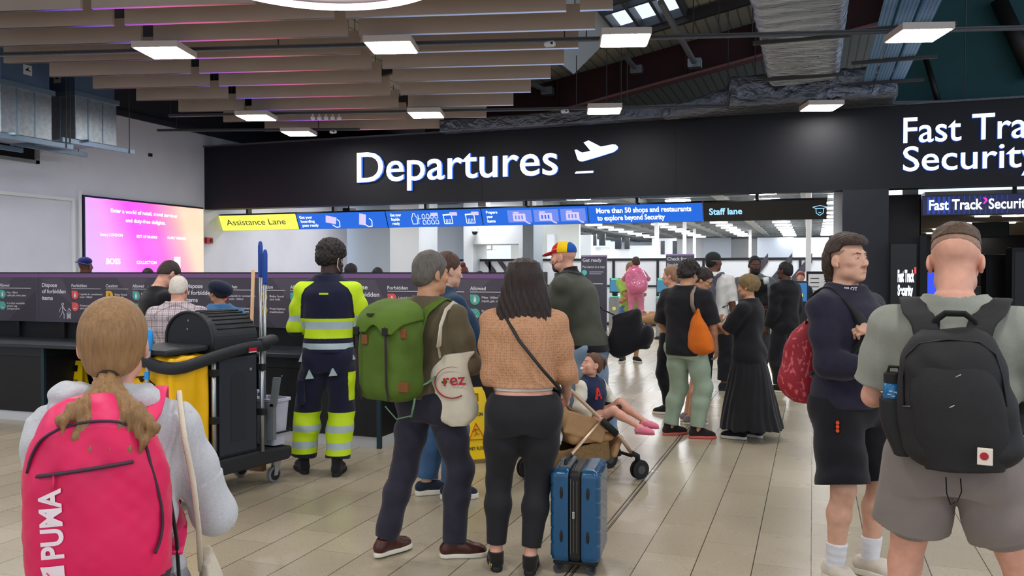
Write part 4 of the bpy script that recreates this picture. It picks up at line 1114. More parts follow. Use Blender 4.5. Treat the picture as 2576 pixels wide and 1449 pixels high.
hw = (d1.x - d0.x)/2
vv = Vol((-hw-.1, -16, -.1), (hw+.1, .3, 1.0), .045); vv.add(rbox((0, -7.8, .42), (hw, 7.9, .42), .12), 0)
vv.disp(lambda X, Y, Z: .018*np.sin(Y*15+2*np.sin(X*3)+np.sin(Z*4)) + .012*np.sin(Y*31+X*4+Z*3)); vv.mesh('main_run', M_foil, dk)
e0, e1 = on_y(1690, 250, 15.9), on_y(2265, 240, 15.9)
vv = Vol((e0.x-dk.location.x-.1, .0, -.45), (e1.x-dk.location.x+.1, 1.0, .5), .04)
vv.add(rbox(((e0.x+e1.x)/2-dk.location.x+.5, .55, -.02), ((e1.x-e0.x)/2-.55, .35, .28), .08), 0); vv.add(cone((e0.x-dk.location.x-.1, .55, -.28), (e0.x-dk.location.x+1.3, .55, -.05), .12, .26), .1)
vv.disp(lambda X, Y, Z: .007*np.sin(X*14+Z*9+1.5*np.sin(Z*12)) + .005*np.sin(X*37+Z*20)); vv.mesh('cross_run', M_foil2, dk)
f0, f1 = on_y(1112, 318, 16.3), on_y(2010, 270, 16.3)
mb = MB(); mb.bar((f0.x-dk.location.x, .9, f0.z-d0.z-.02), (f1.x-dk.location.x, .9, f0.z-d0.z+.02), .3, .26); o = mb.build('thin_run', M_foil2, dk, bevel=.03)
for y in (-12, -9, -6, -3, -.6): MB().box((-hw-.08, y-.03, -.05), (hw+.08, y+.03, -.0)).build('support_bar', M_rod, dk)
# ---- three perforated radiant panels
def perf_mat():
    m, N, L, P = _new('perforated_blue'); tc = N.new('ShaderNodeTexCoord'); v = N.new('ShaderNodeTexVoronoi'); v.inputs['Scale'].default_value = 22; v.inputs['Randomness'].default_value = 0; L.new(tc.outputs['Object'], v.inputs[0])
    r = N.new('ShaderNodeMapRange'); r.inputs[1].default_value = .25; r.inputs[2].default_value = .32; L.new(v.outputs[0], r.inputs[0])
    x = N.new('ShaderNodeMix'); x.data_type = 'RGBA'; x.inputs[6].default_value = srgb(70, 104, 140); x.inputs[7].default_value = srgb(140, 184, 228); L.new(r.outputs[0], x.inputs[0]); L.new(x.outputs[2], P.inputs['Base Color']); P.inputs['Roughness'].default_value = .45; P.inputs['Metallic'].default_value = .3
    return m
M_perf = perf_mat()
rp0, rp1 = on_y(2170, 213, 15.8), on_y(2272, 213, 15.8); rw = rp1.x - rp0.x
rp = thing('radiant_panel', 'row of three blue perforated radiant heating strips at upper right', 'heater', (rp0.x, 15.8, rp0.z))
for i, (a_, b_) in enumerate(((0, .24), (.31, .62), (.69, 1.0))): MB().box((a_*rw*1.0, -15, 0), (b_*rw*1.0, 0, .05)).build('strip', M_perf, rp)
for y in (-10.5, -8.3, -6.0, -3.6, -1.8, -.2): MB().box((-.25, y-.03, -.05), (rw+.3, y+.03, -.005)).build('cross_bar', M_rod, rp)

# ---- hanging baffles
M_baf = mat('baffle_taupe', (182, 165, 152), .42, noise=.05, nscale=2)
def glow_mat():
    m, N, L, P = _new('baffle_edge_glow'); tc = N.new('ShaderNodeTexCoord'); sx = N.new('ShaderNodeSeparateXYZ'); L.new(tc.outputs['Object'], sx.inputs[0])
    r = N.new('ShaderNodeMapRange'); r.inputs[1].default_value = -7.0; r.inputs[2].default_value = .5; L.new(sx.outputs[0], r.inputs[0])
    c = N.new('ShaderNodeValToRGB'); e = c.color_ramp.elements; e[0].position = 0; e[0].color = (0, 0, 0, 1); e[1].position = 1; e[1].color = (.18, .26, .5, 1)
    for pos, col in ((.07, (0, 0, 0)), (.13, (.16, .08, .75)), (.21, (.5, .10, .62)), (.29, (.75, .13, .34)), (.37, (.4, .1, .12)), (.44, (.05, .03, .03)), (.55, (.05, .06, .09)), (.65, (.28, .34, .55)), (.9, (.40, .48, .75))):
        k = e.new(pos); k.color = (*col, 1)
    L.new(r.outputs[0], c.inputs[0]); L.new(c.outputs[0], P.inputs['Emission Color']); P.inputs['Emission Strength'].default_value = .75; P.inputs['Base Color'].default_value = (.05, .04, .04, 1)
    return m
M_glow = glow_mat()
HBF = 4.6; ang = YAW - math.radians(5.85)
e1v = Vector((math.cos(ang), math.sin(ang), 0)); e2v = Vector((-math.sin(ang), math.cos(ang), 0))
ordn = ['nearest', 'second', 'third', 'fourth', 'fifth', 'sixth', 'seventh', 'eighth', 'ninth', 'farthest']
rows_b = [  # bottom y at px 1000, segments as pixel pairs
 (-4, [(-160, 203), (230, 640), (655, 850), (862, 1410), (1424, 1700)]),
 (41, [(-140, 283), (313, 840), (869, 1424), (1459, 1542)]),
 (87.6, [(-120, 355), (385, 875), (903, 1497)]),
 (133, [(8, 430), (455, 905), (930, 1455)]),
 (171.6, [(123, 477), (500, 933), (961, 1419)]),
 (206, [(232, 525), (549, 958), (987, 1385)]),
 (239, [(341, 571), (592, 980), (1007, 1335)]),
 (270.5, [(447, 613), (632, 1001), (1026, 1291)]),
 (299, [(560, 1020), (1040, 1223)]),
 (325, [(664, 1116)])]
base = MB().box((0, 0, 0), (1, .05, .30))
for i, (yb, segs) in enumerate(rows_b):
    r0 = on_z(1000, yb, HBF); g = r0.dot(e2v)
    for j, (pa_, pb_) in enumerate(segs):
        def lat(px):
            r = ray(px, 100); t = g / (r.x*e2v.x + r.y*e2v.y); return (r.x*e1v.x + r.y*e1v.y) * t
        a, b = lat(pa_), lat(pb_)
        c = e1v*a + e2v*g; c.z = HBF
        side = {1: ['whole'], 2: ['left', 'right'], 3: ['left', 'middle', 'right'], 4: ['left', 'middle', 'right middle', 'right'], 5: ['far left', 'left', 'middle', 'right middle', 'right']}[len(segs)][j]
        if j == 0 and i in (3, 4): side = 'left'
        t = thing('ceiling_baffle', 'taupe ceiling baffle board, %s piece of the %s row from the viewer' % (side, ordn[i]), 'ceiling baffle', c, ang, 'hanging baffle boards')
        MB().box((0, 0, .008), (b-a, .05, .32)).build('board', M_baf, t, bevel=.004)
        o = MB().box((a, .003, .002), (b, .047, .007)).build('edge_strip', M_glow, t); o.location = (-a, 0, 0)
        for xw_ in (.25, b-a-.25): MB().cyl((xw_, .025, .32), (xw_, .025, 1.1), .006, 8).build('hanger_wire', M_rod, t)
# ring lamp
zc = 6.38; cpos = at(800, 685, zc); RH = 3.9
rg = thing('ring_lamp', 'large glowing pinkish ring lamp cut off by the top edge', 'lamp', (cpos.x, cpos.y, RH))
MB().ring((0, 0, 0), (0, 0, 1), 1.0, .032, 96, 12).build('light_ring', emit('ring_glow', (255, 214, 232), 5.0), rg, smooth=True)
MB().ring((0, 0, .04), (0, 0, 1), 1.0, .034, 96, 8).build('ring_housing', mat('ring_metal', (120, 110, 110), .4, metal=.5), rg, smooth=True)
mb = MB()
for k in range(3): mb.cyl((math.cos(2.1*k), math.sin(2.1*k), .04), (math.cos(2.1*k)*.3, math.sin(2.1*k)*.3, 1.2), .005, 6)
mb.build('suspension_wire', M_rod, rg)
# ---- square LED panels on grey tracks
HL = 4.45; M_lamp = emit('led_panel', (255, 252, 248), LAMP_E); M_case = mat('lamp_case', (206, 196, 188), .5)
lamps = [(415, 134, 'square LED ceiling panel at upper left, over the galvanised ducts side'), (985, 121, 'square LED ceiling panel under the middle baffles'), (1572, 103, 'square LED ceiling panel below the skylight'), (2310, 91, 'square LED ceiling panel over the radiant strips'),
         (645, 297, 'square LED ceiling panel left of the five small white globes'), (1072, 290, 'square LED ceiling panel at the tip of the middle baffles'), (1520, 280, 'square LED ceiling panel above the aeroplane symbol'), (2066, 272, 'square LED ceiling panel over the header near Fast Track'), (752, 337, 'square LED ceiling panel lowest, just above the header')]
lp = None; la = YAW - math.radians(3.5)
for px, py, lb in lamps:
    c = on_z(px, py, HL)
    if lp is None:
        lp = t = thing('ceiling_panel_lamp', lb, 'ceiling lamp', c, la, 'square LED panels of the hall')
        MB().box((-.3, -.3, .004), (.3, .3, .085)).build('casing', M_case, t, bevel=.005); MB().box((-.275, -.275, -.003), (.275, .275, .003)).build('diffuser', M_lamp, t)
        MB().box((-.05, -.05, .085), (.05, .05, .12)).build('mount', M_track, t)
    else: t = copy_tree(lp); t['label'] = lb
    t.location = c; t.rotation_euler = (0, 0, la)
def unseen_light(loc, e=1.0):   # unseen lights: panel grid above and behind the viewer, plus added fill
    l = bpy.data.lights.new('unseen_area_light', 'AREA'); l.shape = 'SQUARE'; l.size = .6; l.energy = e; l.color = (1, .98, .95)
    o = bpy.data.objects.new('unseen_area_light', l); COL.objects.link(o); o.location = loc
g1 = Vector((math.cos(la), math.sin(la), 0)); g2 = Vector((-math.sin(la), math.cos(la), 0))
for gz_ in (6.6, 2.0, -2.6):
    for gx in (-7.6, -4.6, -1.5, 1.6, 4.7):
        p = g1*gx + g2*gz_; unseen_light((p.x, p.y, HL), LAMP_E*.36*math.pi*1.0)
for gx in (-7.6, -10.4):  # two stronger lights added out of view to brighten the left wall
    p = g1*gx + g2*11.2; unseen_light((p.x, p.y, HL), LAMP_E*.36*math.pi*2.0)
for xw in (-12.2, -9.4, -6.5, -3.85, -1.3, .7):   # unseen lights added behind the header to brighten the security hall walls
    for y in (18.6, 20.9): unseen_light((xw, y, HC-.02), HALL_E*.3*math.pi)
def track(px0, py0, px1, py1, rods, label):
    h = HL + .145; a, b = on_z(px0, py0, h), on_z(px1, py1, h)
    t = thing('lighting_track', label, 'track', a); d = b - a
    MB().bar((0, 0, 0), d, .06, .05).build('rail', M_track, t, bevel=.004)
    MB().bar(Vector((0, -.033, 0)), d+Vector((0, -.033, 0)), .004, .018).build('slot', M_rod, t)
    for px in rods:
        r = ray(px, 100); s_ = (a.x*d.y - a.y*d.x) / (r.x*d.y - r.y*d.x)
        p = Vector((r.x*s_, r.y*s_, h)) - a; top = max(RZ(p.x + a.x) - .1, 5.2) - h
        MB().cyl(p, p + Vector((0, 0, top)), .008, 6).build('hanger_rod', M_rod, t)
track(-60, 139, 2640, 68, (1475, 1744, 1808, 1893, 2193+236, 330, 700, 1420), 'grey lighting track carrying the nearer row of square panels')
track(425, 291, 2545, 253, (427, 1450, 1526, 1563, 1578, 1832, 2428, 1900), 'grey lighting track carrying the middle row of square panels')
track(397, 328, 905, 325, (442, 800), 'short grey lighting track just above the left end of the header')
for px, py, lb in ((1383, 101, 'white oblong sensor on the nearer lighting track'), (1421, 273, 'small white sensor left of the panel above the aeroplane symbol'), (838, 325.4, 'small white sensor right of the lowest ceiling panel')):
    c = on_z(px, py, 4.595); c.z = 4.545; t = thing('ceiling_sensor', lb, 'sensor', c); vv = Vol((-.1, -.07, -.06), (.1, .07, .05), .008); vv.add(rbox((0, 0, 0), (.075, .045, .035), .03), 0); vv.mesh('sensor_body', M_trim, t); MB().box((.025, -.05, -.015), (.055, -.043, .015)).build('sensor_eye', M_black, t)
gl5 = ['leftmost of the five small white globes on the track', 'second from left of the five small white globes', 'middle one of the five small white globes on the track', 'fourth from left of the five small white globes', 'rightmost of the five small white globes on the track']
for i in range(5):
    c = on_z(787 + 16.5*i, 284.2, 4.595); c.z = 4.50; t = thing('globe_sensor', gl5[i], 'sensor', c, 0, 'five white globes')
    vv = Vol((-.07,)*3, (.07,)*3, .008); vv.add(ell((0, 0, 0), (.045, .045, .045)), 0); vv.mesh('globe', M_trim, t); MB().cyl((0, 0, .03), (0, 0, .1), .015, 8).build('stalk', M_trim, t)

# ---- galvanised ventilation ducts dropping beside the left wall
M_dbl = mat('duct_blue_grey', (104, 128, 160), .45, metal=.55, noise=.08, nscale=3); M_ddk = mat('duct_flange', (120, 140, 158), .4, metal=.7)
M_st = mat('sticker', (215, 218, 224), .6)
def vduct(pxc, pyc, w, dy, label, off=0):
    z0_ = on_x(pxc, pyc, -12.0); t = thing('air_duct', label, 'duct', (-12.0, z0_.y, z0_.z))
    MB().box((-w, 0, 0), (0, dy, .78)).build('lower_box', M_steel, t, bevel=.01)
    MB().box((-w+.02, .02, .80), (-.02, dy-.02, 6.25-z0_.z)).build('upper_box', M_dbl, t, bevel=.01)
    MB().box((-w-.04, -.04, .75), (.04, dy+.04, .83)).build('flange', M_ddk, t)
    for y in (.3*dy, .65*dy): MB().box((-.002, y-.01, .02), (.008, y+.01, .74)).build('seam', M_ddk, t)
    for x in (-.35*w, -.7*w): MB().box((x-.01, -.008, .02), (x+.01, .002, .74)).build('seam', M_ddk, t)
    for (x0, y0, x1, y1) in ((.0, .45*dy, .004, .45*dy+.16), (-.5*w, .016, -.5*w+.16, .02)):
        s_ = MB().box((x0 if x0 else -.021, y0, 1.0), (x1 if x1 > .01 or x1 < 0 else -.015, y1, 1.16)).build('sticker', M_st, t)
        cx, cy = (x0+x1)/2 if x0 else -.012, (y0+y1)/2
        mb = MB()
        if x0: mb.prism([(cx-.05, .012, 1.07), (cx+.02, .012, 1.13), (cx+.01, .012, 1.09), (cx+.06, .012, 1.06)], (0, .002, 0))
        else: mb.prism([(-.014, cy-.05, 1.07), (-.014, cy+.02, 1.13), (-.014, cy+.01, 1.09), (-.014, cy+.06, 1.06)], (.002, 0, 0))
        mb.build('arrow_print', M_black, s_)
    for a_, b_, w_ in (((.06, -.35, -.06), (.06, dy+.35, -.06), .08), ((-w-.08, -.35, -.06), (-w-.08, dy+.35, -.06), .08), ((-w-.2, .12, -.02), (.2, .12, -.02), .04)): MB().bar(a_, b_, .06, w_).build('support_channel', M_ddk, t, bevel=.004)
    for x in (.10, -w-.12):
        for y in (-.2, dy+.2): MB().cyl((x, y, -.1), (x, y, 6.2-z0_.z), .008, 6).build('hanger_rod', M_rod, t)
vduct(190, 350, 1.0, .92, 'galvanised air duct with shiny lower box beside the left wall')
vduct(2, 332, 1.0, .95, 'galvanised air duct at the left edge, cut off by the frame')
# ================================================================ information wall and preparation counter
YW = 7.45; W0, W1 = -12.6, -2.33
M_info = mat('info_panel', (76, 70, 82), .5, noise=.04, nscale=3); M_tri = mat('info_panel_tone', (88, 81, 93), .5, noise=.04, nscale=3); M_tri2 = mat('info_panel_tone2', (65, 59, 70), .5, noise=.04, nscale=3)
M_purp = mat('purple_band', (124, 88, 136), .5); M_inft = mat('info_text', (236, 234, 240), .6)
M_teal = mat('badge_green', (88, 176, 164), .5); M_redb = mat('badge_red', (240, 92, 96), .5); M_yelb = mat('badge_yellow', (240, 186, 60), .5); M_icn = mat('badge_icon', (238, 236, 232), .6); M_icb = mat('badge_icon_brown', (150, 100, 30), .6)
units = [-12.55, -10.50, -8.50, -6.45, -4.45]
ulab = ['information wall panel furthest left, outside the frame', 'information wall panel at the left edge showing green Allowed badges', 'information wall panel behind the blonde woman, with the walking figure symbol', 'information wall panel behind the navy hat and the broom handles', 'information wall panel behind the men with the green rucksack, right-hand end']
for i, x0 in enumerate(units):
    if i == 0: continue
    x1 = units[i+1] if i + 1 < len(units) else W1 - .08; w = x1 - x0
    t = thing('information_board', ulab[i], 'wall panel', (x0, YW, 1.026), 0, 'information wall panels')
    MB().box((0, 0, 0), (w-.004, .08, .545)).build('board', M_info, t)
    MB().box((0, -.002, .515), (w-.004, .08, .562)).build('purple_band', M_purp, t); MB().box((0, -.004, .562), (w-.004, .082, .574)).build('top_rail', M_frame, t)
    [MB().poly(q_[::-1]).build('pattern_light', M_tri, t) for q_ in ([(.02, -.001, .50), (.36, -.001, .50), (.52, -.001, .20)], [(1.15, -.001, .51), (1.6, -.001, .51), (1.35, -.001, .30)])]
    [MB().poly(q_).build('pattern_dark', M_tri2, t) for q_ in ([(.55, -.001, .0), (1.2, -.001, .0), (.9, -.001, .26)], [(1.5, -.001, .0), (1.95, -.001, .0), (1.95, -.001, .36)])]
    mb = MB(); T_ = lambda s_, x, z, c, wd=None, b=.012: put_text(mb, s_, (x, -.004, z), (1, 0, 0), (0, 0, 1), c, wd, b)
    T_('Dispose', .05, .405, .044, .23, .02); T_('of forbidden', .05, .332, .044, .36, .02); T_('items', .05, .255, .044, .165, .02)
    T_('Forbidden', .50, .405, .034, .225); T_('Caution', 1.0, .405, .034, .17); T_('Allowed', 1.38, .405, .034, .16)
    mb.box((.50, -.0045, .385), (.93, -.003, .390)); mb.box((1.0, -.0045, .385), (1.32, -.003, .390)); mb.box((1.38, -.0045, .385), (1.88, -.003, .390))
    for x, ls in ((.62, (('Liquids in containers', .315, .33), ('over 100ml', .283, .18), ('Scissors, knives', .185, .26), ('and sharp items', .153, .25))), (1.13, (('Baby food', .315, .17), ('and milk', .283, .13), ('Prescription', .185, .19), ('medication', .153, .17))), (1.50, (('Max 100ml', .325, .17), ('Liquids, gels, creams, pastes', .293, .30), ('In a clear resealable', .200, .28), ('plastic bag', .168, .16), ('One bag per person', .135, .20)))):
        for s_, z, wd in ls: T_(s_, x, z, .021, wd, .008)
    mb.build('caption', M_inft, t)
    for m_, x, nm in ((M_redb, .55, 'badge'), (M_yelb, 1.05, 'badge'), (M_teal, 1.43, 'badge')):
        for z in (.315, .180):
            b_ = MB().cyl((x, -.004, z), (x, -.001, z), .05, 28).cyl((x-.035, -.0045, z+.035), (x-.035, -.0015, z+.035), .016, 14).build(nm, m_, t)
            k = MB(); mi = M_icb if m_ is M_yelb else M_icn
            if z > .2: k.box((x-.012, -.006, z-.025), (x+.012, -.0045, z+.012)); k.box((x-.006, -.006, z+.015), (x+.006, -.0045, z+.028))
            else: k.bar((x-.025, -.0055, z-.02), (x+.025, -.0055, z+.02), .0015, .007, (0, -1, 0)); k.box((x-.02, -.006, z-.026), (x+.022, -.0045, z-.018))
            k.build('badge_icon', mi, b_)
    mb = MB(); ox, oz = .33, .04
    def ln(*p):
        for a, b in zip(p, p[1:]): mb.bar((ox+a[0], -.005, oz+a[1]), (ox+b[0], -.005, oz+b[1]), .002, .009, (0, -1, 0))
    mb.ring((ox+.035, -.005, oz+.165), (0, 1, 0), .013, .0035, 16, 6)
    ln((.03, .145), (.035, .085), (.055, .05), (.055, .0)); ln((.03, .14), (.0, .115), (-.015, .075)); ln((.04, .14), (.065, .10), (.09, .09)); ln((.03, .085), (.015, .045), (-.015, .01))
    ln((.10, .07), (.105, .0), (.15, .0), (.155, .07), (.10, .07)); ln((.115, .06), (.118, .01)); ln((.128, .06), (.128, .01)); ln((.14, .06), (.138, .01)); ln((.11, .085), (.13, .12), (.155, .09), (.12, .08))
    mb.build('walking_figure', M_inft, t)
    for x_ in (.3, w-.4): MB().box((x_, .02, -.18), (x_+.06, .06, 0)).build('bracket', M_black, t)
tag(MB().box((W1-.08, YW-.03, 0), (W1, YW+.10, 1.605)).build('end_post', M_frame, bevel=.006), 'dark end post of the information wall left of the capped man', 'post')
tag(MB().box((-12.5, YW+.06, 0), (W1-.08, YW+.14, 1.02)).build('black_backboard', M_black), 'black back panel below the lettered wall, above the counter', 'panel')
# counter
M_ctop = mat('counter_top', (50, 54, 60), .3, noise=.1, nscale=8); M_cab = mat('counter_black', (27, 28, 31), .45, noise=.12, nscale=10); M_cend = mat('counter_teal', (24, 46, 54), .4, noise=.1, nscale=6)
M_kick = mat('kick_white', (208, 212, 218), .4); M_alu = mat('alu_edge', (52, 74, 84), .4, metal=.6)
tag(MB().box((-12.5, 6.76, .795), (-3.66, YW+.05, .835)).build('worktop', M_ctop, bevel=.006), 'long dark counter top in front of the information wall', 'counter top')
for i, (x0, x1, lb) in enumerate(((-12.3, -7.71, 'black counter unit at the left edge behind the blonde woman'), (-6.2, -5.0, 'black counter unit hidden behind the cleaning trolley'), (-4.98, -3.69, 'black counter unit behind the worker in high-visibility trousers'))):
    t = thing('counter_unit', lb, 'counter', (x0, 6.81, 0), 0, 'preparation counter units')
    MB().box((0, 0, .10), (x1-x0, .6, .70)).build('cabinet', M_cab, t, bevel=.004)
    MB().box((0, -.005, .70), (x1-x0, .6, .795)).build('fascia', mat('counter_fascia', (34, 38, 42), .4), t)
    MB().box((.0, .01, 0), (x1-x0, .6, .10)).build('kickboard', M_kick, t)
    for x in (0, x1-x0): MB().box((x-.03, -.012, .0), (x+.01, .02, .79)).build('edge_strip', M_alu, t)
    mb = MB()
    for x in (.25, (x1-x0)*.5+.2): mb.cyl((x, -.008, .62), (x, 0, .62), .008, 10)
    mb.build('fixing', M_silver, t)
# ================================================================ cleaning trolley and its tools
M_ctb = mat('trolley_black', (36, 38, 43), .5, noise=.06, nscale=20, bump=.12, bscale=500)
M_ctd = mat('trolley_panel', (44, 48, 56), .45, noise=.05, nscale=8)
M_yv = mat('yellow_vinyl', (250, 190, 0), .42, noise=.06, nscale=6, bump=.2, bscale=12)
M_redl = mat('red_label', (186, 20, 44), .4); M_lw = mat('label_white', (235, 232, 232), .5)
M_bluep = mat('blue_grip', (20, 70, 160), .4); M_cy = mat('cyan_grip', (30, 150, 230), .4)
M_wood = mat('wood_handle', (206, 168, 128), .6, noise=.1, nscale=8, stretch=(8, 8, .6))
M_bkt = mat('bucket_grey', (186, 190, 208), .5, noise=.05, nscale=10)
M_rub = mat('rubber', (24, 24, 26), .7)
# local frame: x along the trolley (towards the right end), y away from the viewer
tpos = gz(652, 6.2); tang = YAW + math.radians(60)
tr_ = thing('cleaning_trolley', 'black cleaning trolley with a domed lid and yellow bag left of the worker', 'trolley', (tpos.x, tpos.y, 0), tang)
# right end of the cabinet is x=0, body extends to x=-.92
b = MB().prism([(-.74, 0, .17), (.30, 0, .17), (.33, 0, .20), (.33, 0, .27), (.02, 0, .29), (-.74, 0, .29), (-.77, 0, .24)], (0, .52, 0)).build('deck', M_ctb, tr_, bevel=.02, seg=3)
cab = MB().box((-.40, .02, .28), (.0, .50, 1.02)).build('cabinet', M_ctb, tr_, bevel=.015)
pn = MB().box((-.37, .0, .31), (-.03, .021, 1.0)).build('front_panel', M_ctd, tr_, bevel=.008)
pts = [(-.27 + .14*0, -.003, .40), (-.13, -.003, .40), (-.13, -.003, .82)] + [(-.20 + .07*math.cos(a), -.003, .82 + .07*math.sin(a)) for a in np.linspace(0, math.pi, 14)] + [(-.27, -.003, .82)]
MB().prism(pts, (0, .004, 0)).build('moulded_arch', mat('trolley_arch', (40, 43, 50), .5), pn, bevel=.003)
MB().cyl((-.09, -.006, .90), (-.09, .001, .90), .011, 16).build('lock', M_silver, pn)
for x in (-.42, .02):
    mb = MB().cyl((x, .0, .28), (x, .0, 1.04), .017, 14); mb.build('upright', M_silver, tr_, smooth=True)
    MB().cyl((x, .5, .28), (x, .5, 1.04), .017, 14).build('upright', M_silver, tr_, smooth=True)
    MB().box((x-.026, -.03, .88), (x+.026, .03, .93)).box((x-.026, -.03, .55), (x+.026, .03, .60)).build('collar', M_rub, tr_, bevel=.005)
# domed roll-top
dm = MB(); prof = [(y_, z_) for y_, z_ in [(.49, 1.03)] + [(.25 + .24*math.cos(a), 1.13 + .19*math.sin(a)) for a in np.linspace(0, math.pi, 26)] + [(.01, 1.03)]]
xs = [-.55, .02]
rings = []
for x in (-.42, -.40, -.02, .0): rings.append([(x, .25 + (y-.25)*(.94 if x in (-.42, .0) else 1), 1.03 + (z-1.03)*(.96 if x in (-.42, .0) else 1)) for y, z in prof])
o = dm.loft(rings).build('roll_top', M_ctb, tr_, smooth=False)
mb = MB()
for k in range(7):
    a = math.pi*(.50 + .062*k); y, z = .25 + .243*math.cos(a), 1.13 + .193*math.sin(a)
    mb.tube([(-.36, y, z), (-.02, y, z)], .007, 8)
mb.build('lid_ridge', M_ctb, o, smooth=True)
mb = MB(); mb.tube([(-.42, y, z) for y, z in prof], .012, 8); mb.build('lid_rim', M_ctb, o, smooth=True)
mb = MB()
for y, z in ((.25, 1.26), (.26, 1.20), (.43, 1.06)): mb.cyl((-.426, y, z), (-.418, y, z), .008, 8)
mb.build('rivet', M_silver, o)
MB().box((-.30, -.006, 1.055), (-.14, .012, 1.068)).build('lid_handle', M_ctb, o, bevel=.004)
# flat lid over the bag and the sweeping front rail
MB().prism([(-.78, .03, 1.045), (-.43, .03, 1.06), (-.43, .03, 1.10), (-.78, .03, 1.085)], (0, .46, 0)).build('bag_lid', M_ctb, tr_, bevel=.012)
rail = [(.08, .0, 1.07), (.02, -.01, 1.06), (-.12, -.015, 1.06), (-.26, -.02, 1.045), (-.42, -.025, 1.02), (-.58, -.03, .99), (-.70, -.025, .97), (-.775, .02, .97), (-.80, .12, .985), (-.80, .24, 1.01), (-.80, .42, 1.01)]
rail = [Vector(p) for p in rail]
rs = []
for i in range(len(rail)-1):
    for t in (0, .25, .5, .75):
        p0_, p1_, p2_, p3_ = rail[max(i-1, 0)], rail[i], rail[i+1], rail[min(i+2, len(rail)-1)]
        rs.append(.5*((2*p1_) + (p2_-p0_)*t + (2*p0_-5*p1_+4*p2_-p3_)*t*t + (3*p1_-p0_-3*p2_+p3_)*t**3))
MB().tube(rs, .038, 14, flat=(.62, 1.1)).build('front_rail', M_ctb, tr_, smooth=True)
vv = Vol((-.0, -.12, .98), (.36, .2, 1.2), .008); vv.add(rbox((.075, -.0, 1.09), (.085, .05, .038), .034, rot(0, 0, -9)), 0); vv.mesh('handle_grip', M_ctb, tr_)
MB().box((-.155, -.062, 1.035), (-.085, -.055, 1.058)).build('maker_badge', M_redl, tr_); MB().box((-.155, -.061, 1.026), (-.085, -.055, 1.032)).build('badge_strip', M_lw, tr_)
# yellow bag
vv = Vol((-.82, -.02, .25), (-.40, .52, 1.05), .008)
vv.add(rbox((-.60, .25, .66), (.155, .235, .375), .03), 0); vv.disp(lambda X, Y, Z: .006*np.sin((X+Y)*34+1.4*np.sin(Z*4)) + .003*np.sin((X-Y)*61+Z*3)); bag = vv.mesh('yellow_bag', M_yv, tr_)
MB().box((-.772, .16, .735), (-.755, .30, .80)).build('bag_label', M_redl, bag); MB().box((-.776, .175, .762), (-.773, .285, .776)).build('label_text', M_lw, bag)
MB().tube([(-.766, .47, .84), (-.77, .42, .885), (-.77, .26, .90), (-.772, .16, .85), (-.772, .08, .72), (-.768, .06, .60)], .006, 6).build('bag_cord', M_rub, bag, smooth=True)
MB().cyl((-.775, .30, .89), (-.775, .28, .87), .012, 8).build('cord_stopper', M_rub, bag)
# casters
for x, y in ((.24, .08), (.24, .44), (-.66, .08), (-.66, .44)):
    fk = MB().prism([(x-.03, y-.022, .17), (x+.03, y-.022, .17), (x-.01, y-.022, .055), (x-.045, y-.022, .055)], (0, .005, 0)).prism([(x-.03, y+.018, .17), (x+.03, y+.018, .17), (x-.01, y+.018, .055), (x-.045, y+.018, .055)], (0, .005, 0)).box((x-.03, y-.022, .16), (x+.03, y+.023, .18)).build('caster_fork', M_silver, tr_)
    wl_ = MB().cyl((x-.028, y-.016, .062), (x-.028, y+.016, .062), .062, 28).build('caster_wheel', mat('caster_tyre', (120, 122, 128), .5), fk, bevel=.006)
    MB().cyl((x-.028, y-.019, .062), (x-.028, y+.019, .062), .044, 24).build('wheel_hub', M_rub, wl_)
# grey buckets on the deck with a hook rail
Tm = Matrix.Translation(tr_.location) @ Matrix.Rotation(tang, 4, 'Z')
W_ = lambda x, y, z: Tm @ Vector((x, y, z))
bk = thing('bucket', 'pale grey plastic bucket on the right end of the trolley deck', 'bucket', W_(.225, .12, .292), tang)
def rr(hx, hy, z, r=.03, n=5):
    out = []
    for sx, sy, a0 in ((1, 1, 0), (-1, 1, 90), (-1, -1, 180), (1, -1, 270)):
        for k in range(n): a = math.radians(a0 + 90*k/(n-1)); out.append((sx*(hx-r)+r*math.cos(a), sy*(hy-r)+r*math.sin(a), z))
    return out
MB().loft([rr(.065, .095, 0), rr(.085, .118, .33), rr(.095, .13, .332), rr(.095, .13, .352), rr(.078, .112, .352), rr(.06, .09, .03)]).build('bucket_body', M_bkt, bk)
MB().tube([(-.085, -.108, .12), (-.075, -.122, .10), (.075, -.122, .10), (.10, -.10, .105), (.115, .06, .105), (.118, .10, .15)], .008, 8).build('hook_rail', M_rub, bk, smooth=True)
b2 = thing('bucket', 'green-rimmed grey bucket standing behind the front bucket on the trolley', 'bucket', W_(.20, .40, .292), tang)
MB().loft([rr(.065, .08, 0), rr(.085, .10, .37), rr(.095, .11, .372), rr(.095, .11, .39), rr(.078, .095, .39), rr(.06, .075, .03)]).build('bucket_body', M_bkt, b2); MB().tube([(-.08, 0, .39), (-.08, 0, .44), (.10, 0, .44), (.11, 0, .41)], .010, 8).build('bucket_handle', mat('dark_green', (30, 60, 58), .5), b2, smooth=True)
